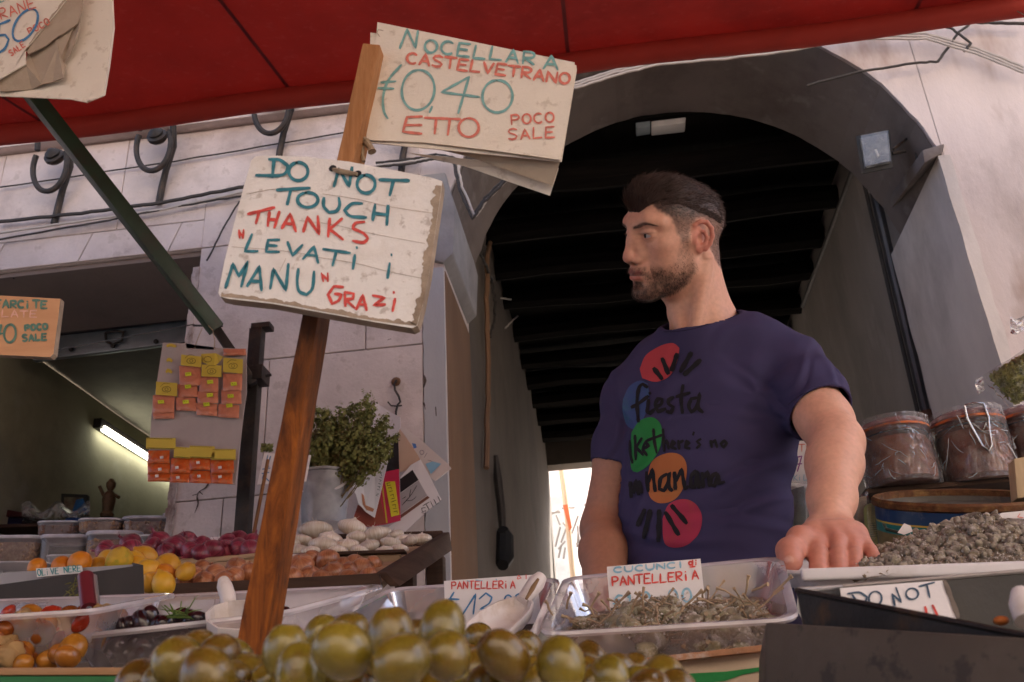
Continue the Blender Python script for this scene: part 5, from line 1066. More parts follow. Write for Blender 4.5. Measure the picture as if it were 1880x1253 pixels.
# scoops
SCP = mat('white scoop plastic', (.66, .60, .57), .4, .04, 8, .05, 40, stain=(.35, .24, .13), stain_amt=.45, stain_scale=26)
def scoop(label, bowl, handle, hr, dep):
    """bowl: outline of the open mouth as world points (loop); handle: path"""
    c = sum(bowl, Vector())/len(bowl); t = thing('scoop', label, 'scoop', c); n_ = (bowl[len(bowl)//4]-c).cross(bowl[0]-c).normalized()
    if n_.dot(Vector((0, -.3, 1))) < 0: n_ = -n_
    def lp(s, d): return [c+(p-c)*s-n_*d for p in bowl]
    mb = MB(); mb.loops([lp(1.03, .001), lp(1.03, -.0012), lp(.97, -.0012), lp(.93, dep*.45), lp(.7, dep*.85), lp(.35, dep)], cap1=True); mb.loops([lp(1.03, .001), lp(1.0, dep*.5), lp(.75, dep*.92), lp(.38, dep*1.07)], cap1=True); mb.build('bowl', SCP, t, smooth=True)
    MB().tube(handle, hr, n=12).build('handle', SCP, t, smooth=True); return t
bw = [P(x, y, Y=Y) for x, y, Y in ((845, 1160, 1.10), (856, 1146, 1.13), (880, 1125, 1.17), (915, 1106, 1.21), (945, 1098, 1.23), (968, 1100, 1.23), (978, 1108, 1.21), (974, 1120, 1.18), (955, 1140, 1.14), (935, 1158, 1.10), (900, 1166, 1.08), (862, 1166, 1.08))]
scoop('white plastic scoop lying in front of the 12 price card', bw, [P(958, 1105, Y=1.225), P(972, 1088, Y=1.235), P(985, 1070, Y=1.245), P(994, 1058, Y=1.25)], [.008, .0105, .0115, .008], .022)
sr = MB(); sr.tube([P(966, 1100, Y=1.20), P(978, 1080, Y=1.21), P(988, 1064, Y=1.22)], [.002, .0035, .002], n=6); s2_ = sr.mesh('salt_crust', smooth=True); top('salt_crust', s2_, mat('brown salt crust', (.2, .12, .06), .9), 'brown dried crust in the groove of the scoop handle', 'crust')
bw = [P(x, y, Y=Y) for x, y, Y in ((380, 1142, .93), (378, 1128, .95), (392, 1115, .97), (418, 1106, .98), (448, 1104, .98), (470, 1108, .97), (475, 1125, .95), (470, 1150, .93), (440, 1158, .92), (400, 1155, .92))]
scoop('white plastic scoop in the black olive tray with its handle up', bw, [P(420, 1112, Y=.985), P(418, 1095, Y=.99), P(412, 1075, Y=.995), P(410, 1066, Y=1.0)], [.008, .0085, .0082, .006], .03)

# printed carton under the trays and painted board at the lower left
CT = mat('printed fruit carton', (.55, .40, .27), .8, .1, 8, .2, 60, stain=(.36, .24, .15), stain_amt=.4)
ct = thing('fruit_carton', 'pale fruit carton with a green printed swoosh below the caper berry tray', 'carton', P(1180, 1240, Y=1.0))
z9p = lambda x, y, Y: P(900+x/3.241, 960+y/3.241, Y=Y)
q = [z9p(200, 880, 1.0), z9p(1640, 735, 1.0), z9p(1640, 1100, 1.0), z9p(200, 1150, 1.0)]
MB().slab(q, (0, .25, 0)).build('front', CT, ct, bevel=.002)
cc = plane_cast((0, 1.0, 0), (0, -1, 0))
poly_sheet('green_print', [P(900+x/3.241, 960+y/3.241, Y=.9985) for x, y in ((1040, 920), (1200, 896), (1400, 886), (1640, 855), (1640, 876), (1500, 905), (1400, 940), (1250, 960), (1100, 965))], mat('green print', (.02, .22, .05), .7, .1, 20), ct, th=.0008)
MB().beam(z9p(200, 905, .992), z9p(1640, 748, .992), .012, .006, (0, 0, 1)).build('edge_strip', mat('worn carton edge', (.42, .20, .10), .85, .3, 60, stain=(.62, .55, .48), stain_amt=.8, stain_scale=50), ct, bevel=.001)
gb_ = thing('painted_board', 'board with a wooden top edge and a green painted face at the lower left', 'board', P(90, 1250, Y=.72))
MB().slab(wpx(((-60, 1241), (300, 1240), (300, 1290), (-60, 1290)), .72), (0, .02, 0)).build('face', mat('green board paint', (.02, .13, .035), .6, .2, 12), gb_, bevel=.002)
MB().slab(wpx(((-60, 1226), (300, 1225), (300, 1240), (-60, 1240.5)), .718), (0, .04, 0)).build('top_edge', woodmat('raw wood edge', (.25, .13, .06), (.42, .25, .13), .7, grain=(10, 1, 1)), gb_, bevel=.002)

# ------------------------------------------------------------- right side: black pan, dark box, white tray
PAN = mat('blackened steel', (.030, .027, .025), .42, .25, 14, .3, 60, metal=.55, stain=(.07, .055, .045), stain_amt=.5, stain_scale=5, stain2=(.13, .06, .02), stain2_amt=.5, stain2_scale=16)
DKB = mat('dark grey painted box', (.075, .057, .042), .62, .15, 8, .25, 80, stain=(.10, .082, .066), stain_amt=.7, stain_scale=7, stain2=(.025, .02, .017), stain2_amt=.7, stain2_scale=38)
pn = thing('baking_pan', 'blackened steel pan with raised sides at the lower right', 'pan', P(1600, 1180, Y=.72))
a0, a1 = P(1463, 1084, Y=.80), P(1905, 1172, Y=.60); h0 = .030
MB().slab([a0, a1, a1-Vector((0, 0, h0)), a0-Vector((0, 0, h0))], (.001, .003, 0)).build('front_wall', PAN, pn)
MB().tube([a0, a1], .0022, n=8).build('rolled_rim', PAN, pn, smooth=True)
b0, b1 = P(1545, 1078, Y=.875), P(1920, 1046, Y=.88)
MB().slab([b0, b1, b1-Vector((0, 0, .07)), b0-Vector((0, 0, .07))], (0, .003, 0)).build('back_wall', mat('dull black pan wall', (.05, .048, .047), .5, .2, 9, metal=.3), pn)
MB().slab([a0, b0, b0-Vector((0, 0, .05)), a0-Vector((0, 0, h0))], (0, .003, 0)).build('end_wall', PAN, pn); MB().tube([a0, b0, b1], .0022, n=8).build('rolled_rim', mat('bright worn rim', (.35, .33, .32), .3, metal=.6), pn, smooth=True)
MB().slab([a0-Vector((0, 0, h0)), a1-Vector((0, 0, h0)), b1-Vector((0, 0, .07)), b0-Vector((0, 0, .05))], (0, 0, -.002)).build('floor', PAN, pn)
db = thing('dark_box', 'dark grey painted box filling the lower right corner', 'box', P(1640, 1260, Y=.62))
MB().slab([P(1405, 1142, Y=.74), P(1480, 1134, Y=.74), P(1930, 1180, Y=.56), P(1930, 1330, Y=.56), P(1402, 1330, Y=.74)][:4][0:2]+[P(1930, 1340, Y=.56), P(1403, 1330, Y=.74)], (.0, .2, 0)) if False else None
mb = MB(); q = [P(1405, 1141, Y=.74), P(1925, 1172, Y=.575), P(1925, 1345, Y=.575), P(1402, 1345, Y=.74)]; mb.slab(q, (.02, .22, 0)); mb.build('body', DKB, db, bevel=.004)
bit = MB(); bit.lathe(sph(.005, .003, n=8), P(1838, 1140, Y=.66), 10); top('food_scrap', bit.mesh('food_scrap', smooth='all'), mat('orange scrap', (.4, .11, .02), .5), 'orange food scrap inside the black pan', 'scrap')
bit = MB(); bit.lathe(sph(.0022, .0022, n=8), P(1512, 1198, Y=.70), 8); top('food_scrap', bit.mesh('food_scrap', smooth='all'), mat('yellow scrap', (.35, .33, .08), .5), 'tiny yellow scrap stuck on the dark box', 'scrap')
wsp = MB(); wsp.tube([P(1874, 1090, Y=.66), P(1880, 1112, Y=.65), P(1890, 1140, Y=.645)], [.006, .009, .009], n=12); top('white_spoon', wsp.mesh('white_spoon', smooth=True), SCP, 'white spoon end at the right edge inside the pan', 'spoon')
WT = mat('white enamel tray', (.74, .72, .73), .3, .03, 6, .05, 30, stain=(.45, .42, .40), stain_amt=.4, stain_scale=12)
wc = (P2(1452, 1049, 1.26), P2(2150, 1024, 1.22), P2(2120, 960, 1.62), P2(1520, 985, 1.62))
wc = (wc[0], wc[1], wc[1]+Vector((0, .42, .10)), wc[0]+Vector((0, .42, .10)))
wt, qmw, nw = tray('white enamel tray heaped with small salted capers', wc, .03, .02, WT, 'white_tray', 'tray', .05)
f0, f1 = wc[0], wc[1]; MB().slab([f0+Vector((.012, -.004, .002)), f1+Vector((0, -.004, .002)), f1+Vector((0, -.004, -.0135)), f0+Vector((.012, -.004, -.0135))], (0, .012, 0)).build('front_lip', WT, wt, bevel=.0045, seg=4)
# heap of salted capers
SAL = mat('salted grey caper', (.255, .215, .165), .85, .35, 130, 1.0, 420, stain=(.56, .50, .45), stain_amt=.85, stain_scale=110, stain2=(.13, .10, .04), stain2_amt=.7, stain2_scale=80, objrand=.28, bdist=.0015)
SLM = [lathe_mesh('salted_caper', sph(.0050, .0066*k, n=14), SAL, 20, i, .0024, 130) for i, k in enumerate((1, 1.25, .85))]
for i, _m in enumerate(SLM): rough_mesh(_m, .0006, 420, i+3)
def heap_h(x, Y):                         # pixel-free heap profile over the tray
    u = (x-.285)/.22; return max(0, min(1, u))**.7
hx0, hx1 = P(1565, 1040, Y=1.25).x, P(1900, 1040, Y=1.25).x
wz = lambda x, Y: wc[0].z+(wc[1].z-wc[0].z)*(x-wc[0].x)/(wc[1].x-wc[0].x)+.10*(Y-1.26)/.42
def hsurf(x, Y): 
    u = max(0, min(1, (x-hx0)/(hx1-hx0))); v = (Y-1.25)/.30; return wz(x, Y)-.012+.072*(u**.92)*math.sin(math.pi*min(1, max(0, .04+.85*v)))**.65+.006*min(1, u*8)
mb = MB(); mb.grid(lambda a, b: (lambda x, Y: Vector((x, Y, hsurf(x, Y)-.003+.0045*nz3((x, Y, 0), 110)+.002*nz3((x, Y, 0), 260))))(hx0+(hx1+.06-hx0)*a, 1.245+.31*b), 50, 40)
top('caper_heap', mb.mesh('caper_heap', smooth='all', fix=False), SAL, 'packed heart of the heap of salted capers on the white tray', 'capers', None, 'stuff')
for i in range(300):
    a = R.random()**.85; b = .035+R.random()**1.5*.68; x = hx0+(hx1+.02-hx0)*a; Y = 1.25+.30*b
    place('salted_caper', SLM[i % 3], 'small grey salted caper in the heap on the white tray', 'caper', 'salted capers heaped on the white tray', (x, Y, hsurf(x, Y)+R.uniform(-.002, .003)), R.uniform(.75, 1.2))
# crumbs of salt and broken capers over both heaps
def crumbs(name, label, pts, m, s0, s1):
    mb = MB()
    for p in pts:
        s = R.uniform(s0, s1); q = [Vector(p)+Vector((R.uniform(-1, 1), R.uniform(-1, 1), R.uniform(-1, 1)))*s for _ in range(5)]; mb.add(q, [(0, 1, 2), (0, 2, 3), (0, 3, 1), (1, 2, 4), (2, 3, 4), (3, 1, 4)])
    return top(name, mb.mesh(name, fix=True), m, label, 'crumbs', None, 'stuff')
def heap_pts(n):
    out = []
    for _ in range(n): x = hx0+(hx1+.03-hx0)*R.random()**.8; Y = 1.247+.21*R.random()**1.5; out.append((x, Y, hsurf(x, Y)+R.uniform(-.001, .0055)))
    return out
SALT = mat('coarse white salt', (.60, .55, .51), .6, .2, 200, .3, 300); FRAG = mat('broken caper skin', (.30, .23, .16), .8, .5, 60, .5, 200, stain=(.09, .085, .03), stain_amt=.7, stain_scale=50)
crumbs('salt_crumbs', 'white salt crumbs strewn over the heap of salted capers', heap_pts(1100), SALT, .0008, .0019); crumbs('caper_fragments', 'broken brown caper bits strewn over the heap on the white tray', heap_pts(700), FRAG, .0014, .0032)
def tray_pts(n, up):
    out = []
    for _ in range(n): u = R.uniform(.12, .9); v = R.uniform(.08, .6); out.append(qm1(u, v)-n1*(.050-(.026-.016*v+.010*math.sin(u*7-1.5)+.008*u)*R.uniform(.5, 1.15)-up))
    return out
crumbs('salt_crumbs', 'white salt crumbs between the caper berries', tray_pts(900, .010), SALT, .0009, .0022); crumbs('caper_fragments', 'broken brown bits between the caper berries', tray_pts(500, .009), FRAG, .0015, .0036)
for i in range(46):
    u = R.uniform(.10, .9); v = R.uniform(.08, .5); a = qm1(u, v)-n1*(.018-.012*R.random()); d = Vector((R.uniform(-1, 1), R.uniform(-.6, .6), R.uniform(-.1, .55))).normalized(); L_ = R.uniform(.02, .045); m_ = Vector((R.uniform(-1, 1), 0, R.uniform(-1, 1)))*.004
    s_ = MB(); s_.tube([a, a+d*L_*.3+m_, a+d*L_*.7-m_*.5, a+d*L_], [.0009, .0010, .0010, .0019], n=6); top('dry_twig', s_.mesh('dry_twig', smooth=True), STEM, 'long dry twig sticking up out of the long clear tray', 'twig', 'loose dry twigs among the caper berries')
# tin
TI = thing('round_tin', 'large rusty rimmed round tin with blue and teal bands, tilted towards the front', 'tin', P(1750, 1000, Y=1.62))
tc_ = P(1759, 917, Y=1.62); tr_ = Matrix.Rotation(math.radians(21), 3, 'X') @ Matrix.Rotation(math.radians(3), 3, 'Y'); rad = 146*(tc_-CAM).dot(FW)/FPX
RUST = mat('rusty tin rim', (.13, .055, .022), .7, .4, 60, .6, 150, metal=.3, stain=(.35, .23, .08), stain_amt=.5, stain_scale=40)
def tl(name, prof, m): mb = MB(); mb.lathe(prof, tc_, 64, tr_, caps=False); return mb.build(name, m, TI, smooth=True)
tl('rim', [(rad*.985, -.009), (rad*1.025, -.006), (rad*1.03, .002), (rad*1.0, .006), (rad*.965, .004), (rad*.96, -.006)], RUST)
for nm, z0, z1, m in (('blue_band', -.006, -.030, mat('dark blue tin print', (.012, .045, .13), .35, .1, 14, stain=(.42, .33, .26), stain_amt=.5, stain_scale=14)), ('yellow_line', -.030, -.033, mat('yellow tin print', (.5, .35, .05), .4)), ('teal_band', -.033, -.048, mat('teal tin print', (.015, .17, .16), .35, .1, 14)), ('lower_band', -.048, -.12, mat('ochre tin print', (.20, .15, .06), .4, .5, 6, stain=(.012, .05, .13), stain_amt=1, stain_scale=8))):
    tl(nm, [(rad*.985, z1), (rad*.985, z0)], m)
tl('inside', [(rad*.965, -.004), (rad*.955, -.016), (rad*.5, -.017), (.001, -.017)], mat('dull grey tin floor', (.11, .10, .09), .5, .15, 12, .2, 60, metal=.3, stain=(.34, .27, .17), stain_amt=.5, stain_scale=30))
fk = MB()
for i in range(60):
    a = R.uniform(-2.8, -.2); r_ = rad*R.uniform(.2, .9); p = tc_+tr_ @ Vector((r_*math.cos(a), r_*math.sin(a)*.9, -.0155)); fk.tube([p, p+Vector((R.uniform(-.004, .004), 0, R.uniform(-.001, .002)))], .0007, n=4)
sk = fk.mesh('spilled_seeds'); o = top('spilled_seeds', sk, mat('straw seeds', (.5, .42, .25), .8), 'pale seeds scattered on the floor of the round tin', 'seeds', None, 'stuff')
# jars
GLS = clear('jar glass', (.90, .84, .82), .93, .03, bump=.05, bscale=4); FILM = clear('crinkled cling film', (.92, .90, .92), .93, .05, bump=1.6, bscale=75, ior=1.5)
GASK = mat('orange rubber gasket', (.66, .17, .045), .55, .1, 20, .1, 60); PRES = mat('dark brown preserve', (.50, .17, .085), .35, .5, 22, .2, 60, stain=(.62, .34, .19), stain_amt=.8, stain_scale=20, coat=.3)
WIRE = mat('bright clasp wire', (.55, .55, .55), .25, metal=.9)
def jar(x0, x1, y0, y1, Y, lab, clasp, film):
    c = P((x0+x1)/2, y1, Y=Y); k = (c-CAM).dot(FW)/FPX; r_ = (x1-x0)/2*k*.98; h = (y1-y0)*k*1.04; t = thing('preserving_jar', lab, 'jar', c, 'preserving jars at the right')
    MB().lathe([(r_*.85, 0), (r_*.97, h*.06), (r_, h*.2), (r_, h*.6), (r_*.94, h*.70), (r_*.88, h*.76), (r_*.9, h*.83)], c, 40).build('glass_body', GLS, t, smooth=True)
    MB().lathe([(r_*.80, .004), (r_*.93, h*.07), (r_*.955, h*.22), (r_*.955, h*.58), (r_*.89, h*.70), (r_*.3, h*.71)], c, 36).build('preserve', PRES, t, smooth=True)
    MB().lathe([(r_*.9, h*.83), (r_*1.03, h*.835), (r_*1.03, h*.868), (r_*.9, h*.87)], c, 40).build('gasket', GASK, t, smooth=True)
    MB().lathe([(r_*.96, h*.87), (r_*.99, h*.90), (r_*.97, h*.95), (r_*.85, h*.99), (r_*.5, h*1.0), (.001, h)], c, 40, caps=False).build('lid', clear('lid glass', (.85, .50, .48), .55, .05, bump=.1), t, smooth=True)
    w = MB(); w.tube([c+Vector((r_*.92*math.cos(a), r_*.92*math.sin(a), h*.765)) for a in [i*math.pi/18 for i in range(37)]], .0018, n=6)
    if clasp:
        f_ = lambda u, v: c+Vector((r_*math.sin(u)*1.04, -r_*math.cos(u)*1.05, v*h))
        w.tube([f_(-.28, .99), f_(-.3, .80), f_(-.22, .62), f_(-.12, .40), f_(.0, .33), f_(.10, .40), f_(.16, .62), f_(.24, .80), f_(.2, .99), f_(-.04, 1.01), f_(-.28, .99)], .0022, n=8)
        w.tube([f_(-.2, .72), f_(-.02, .60), f_(.14, .72)], .0018, n=6)
    w.build('wire', WIRE, t, smooth=True)
    if film:
        mb = MB(); mb.grid(lambda a, b: (lambda th, zz, rr_: c+Vector((rr_*math.cos(th), rr_*math.sin(th), zz)))(2*math.pi*a, h*(-.01+1.03*b), r_*(1.015+.035*nz3((math.cos(a*6.283)*3+b, math.sin(a*6.283)*3, b*3), 2.2)+.04*(abs(nz3((a*40, b*9, film), .8))**.7) - .06*max(0, b-.9)*10*0)), 90, 26)
        mb.build('cling_film', FILM, t, smooth='all', fix=False)
        cr_ = MB(); rr = random.Random(film)
        for k in range(34):
            a_ = rr.uniform(math.pi, 2*math.pi); z_ = h*rr.uniform(.05, .95); da = rr.gauss(0, .05); dz = rr.gauss(0, .03)*h; pts = []
            for q in range(rr.randint(4, 9)):
                r2 = r_*(1.055+.012*rr.random()); pts.append(c+Vector((r2*math.cos(a_), r2*math.sin(a_), min(h*1.0, max(.002, z_))))); a_ += da+rr.gauss(0, .02); z_ += dz+rr.gauss(0, .01)*h
            w_ = rr.uniform(.0002, .0011); cr_.tube(pts, [w_*.4]+[w_]*(len(pts)-2)+[w_*.3], n=4)
        o = cr_.build('film_creases', CRS, t, smooth='all'); o['kind'] = 'stuff'
    return t
CRS = clear('film crease', (.95, .94, .95), .45, .1, bump=.5)
jar(1595, 1728, 778, 896, 1.80, 'squat preserving jar wrapped all over in crinkled film', False, 1)
jar(1737, 1872, 762, 892, 1.82, 'preserving jar with a wire clasp in front, between two others', True, 2)
jar(1858, 1990, 752, 886, 1.86, 'preserving jar cut off by the right edge', False, 3)
sh_ = thing('jar_shelf', 'low wooden shelf under the preserving jars', 'shelf', P(1740, 905, Y=1.85)); js0 = P(1590, 898, Y=1.80).z-.002
js_x = P(1590, 898, Y=1.74).x
MB().box((js_x+.29, 1.885, js0-.006), (.56, .20, .010)).build('board', CRW, sh_, bevel=.003); 
for x_ in (js_x+.10, js_x+.5): MB().box((x_, 1.93, (js0-.012)/2), (.04, .04, js0-.012)).build('leg', CRW, sh_)
lp_ = thing('paper_slip', 'lilac paper slip between the two nearest jars', 'paper', P(1740, 890, Y=1.87)); poly_sheet('slip', wpx(((1728, 826), (1745, 824), (1750, 888), (1732, 888)), 1.87), mat('lilac paper', (.55, .42, .55), .8), lp_, th=.001)
wst = thing('wooden_peg', 'pale wooden peg at the right edge over the tin', 'peg', P(1880, 910, Y=1.52)); MB().slab(wpx(((1862, 842), (1900, 836), (1904, 912), (1868, 915)), 1.52), (0, .03, 0)).build('peg', woodmat('pale peg wood', (.42, .31, .18), (.58, .46, .30)), wst, bevel=.002)
rb_ = thing('price_ribbon', 'curved white label lettered in pink on the tin at the right edge', 'label', P(1850, 950, Y=1.46)); poly_sheet('label', wpx(((1815, 950), (1840, 942), (1890, 937), (1890, 952), (1850, 954), (1820, 958)), 1.465), CARD, rb_, th=.001)
ink('lettering', [[(1872, 944), (1868, 950), (1878, 951)]], 2, INK_RP, rb_, plane_cast((0, 1.465, 0), (0, -1, 0)))
# packets behind the hand
def packet(q, Y, m, film, lab):
    t = thing('packet', lab, 'packet', P(*q[2], Y=Y)); MB().slab(wpx(q, Y), (0, .03, 0)).build('bag', m, t, bevel=.006)
    c_ = [Vector(p)+(Vector(p)-sum(wpx(q, Y), Vector())/4)*.08+Vector((0, -.004, 0)) for p in wpx(q, Y)]; mb = MB(); qm_ = quadmap((c_[3], c_[2], c_[1], c_[0])); mb.grid(lambda a, b: qm_(a, b)+Vector((0, -.006*abs(nz3((a*7, b*9, 1), 1))-.006*math.sin(math.pi*a)*math.sin(math.pi*b), 0)), 14, 18); mb.build('film', FILM, t, smooth='all', fix=False); return t
pk = packet(((1590, 925), (1620, 918), (1628, 998), (1596, 1002)), 1.66, mat('olive green packet', (.34, .33, .10), .5, .1, 10), 1, 'olive green packet in clear film beside the tin')
ink('print', [[(1597, 962+k*4), (1616, 960+k*4)] for k in range(7)], 1.2, mat('dim green print', (.12, .13, .05), .7), pk, plane_cast((0, 1.655, 0), (0, -1, 0)))
packet(((1570, 915), (1592, 908), (1598, 1000), (1576, 1006)), 1.70, mat('tan packet', (.33, .24, .13), .6, .3, 12), 1, 'tan packet in clear film right behind the forearm')
packet(((1447, 900), (1478, 890), (1484, 985), (1462, 990)), 1.95, mat('grey green bottle plastic', (.20, .23, .20), .4, .2, 12), 1, 'grey green wrapped packet between the body and the arm')
bs = thing('white_box', 'white box under the price card behind the arm', 'box', P(1465, 895, Y=2.02)); MB().slab(wpx(((1445, 885), (1490, 888), (1488, 900), (1448, 893)), 2.0), (0, .1, 0)).build('body', CARD, bs, bevel=.003)
tape = MB(); tape.tube([P(1622, 962, Y=1.52), P(1628, 972, Y=1.48), P(1650, 978, Y=1.47)], .0025, n=6); top('dark_tie', tape.mesh('dark_tie', smooth=True), M['green'], 'dark green tie round the foot of the tin', 'tie')
wp = thing('paper_scrap', 'torn white paper scrap on the edge of the caper heap', 'paper', P(1660, 975, Y=1.45)); poly_sheet('scrap', wpx(((1648, 978), (1660, 961), (1672, 966), (1676, 976), (1660, 982)), 1.45), CARD, wp, th=.001)
# herb bag
hbg = thing('herb_bag', 'clear bag of dried green herbs hanging at the right edge', 'bag', P(1870, 740, Y=1.55))
HRB = mat('dried green herb', (.30, .30, .085), .8, .4, 60, .8, 120, stain=(.12, .13, .03), stain_amt=.9, stain_scale=60, stain2=(.32, .28, .12), stain2_amt=.6, stain2_scale=90)
bq_ = quadmap((P(1862, 750, Y=1.55), P(1950, 705, Y=1.58), P(1905, 628, Y=1.58), P(1804, 690, Y=1.55)))
def pil(s, sg): return lambda a, b: bq_(.5+(a-.5)*s, .5+(b-.5)*s)+Vector((0, sg*.026*s*(max(0, math.sin(math.pi*a))*max(0, math.sin(math.pi*b)))**.45, 0))
mb = MB(); mb.grid(pil(.86, -1), 34, 26); mb.grid(pil(.86, 1), 34, 26); hm = mb.mesh('herbs', smooth='all'); rough_mesh(hm, .004, 90, 3); hm.materials.append(HRB); ho = link('herbs', hm, None, hbg)
lf = MB()
for i in range(1500):
    p = pil(.90, -1 if i % 5 else 1)(R.uniform(.02, .98), R.uniform(.02, .98)); d = Vector((R.uniform(-1, 1), R.uniform(-1, 1), R.uniform(-1, 1))).normalized(); e = d.orthogonal().normalized(); s = R.uniform(.003, .0068); lf.add([p-e*s*.5, p+d*s, p+e*s*.5, p-d*s], [(0, 1, 2, 3)])
o = lf.build('leaf_flakes', HRB, hbg, fix=False); o['kind'] = 'stuff'
BAGF = clear('thin bag film', (.95, .95, .93), .975, .08, bump=.6, bscale=30, ior=1.3)
for sg in (-1, 1):
    mb = MB(); mb.grid(lambda a, b: pil(1.0, sg)(a, b)+Vector((1, .8, 1))*.005*nz3((a*5, b*5, sg), 1.3)+Vector((0, sg*.004, 0)), 40, 30); mb.build('film', BAGF, hbg, smooth='all', fix=False)
MB().tube([P(1902, 634, Y=1.57), (1.20, 1.75, 2.05), (1.58, 2.70, 3.10)], .0016, n=6).build('string', CORD, hbg)
mb = MB(); mb.grid(lambda a, b: P(1803+6*a-14*b, 690+26*a+10*b, Y=1.55+.01*nz3((a*5, b*5, 0), 1)), 8, 4); mb.build('bag_tail', FILM, hbg, smooth='all', fix=False)
mb = MB(); mb.grid(lambda a, b: P(1855+60*a, 582+30*b*(1-a*.3)+4*math.sin(a*9), Y=1.6+.02*nz3((a*4, b*4, 2), 1)), 16, 8); top('plastic_film', mb.mesh('plastic_film', smooth='all', fix=False), FILM, 'crumpled clear film hanging at the right edge', 'film')
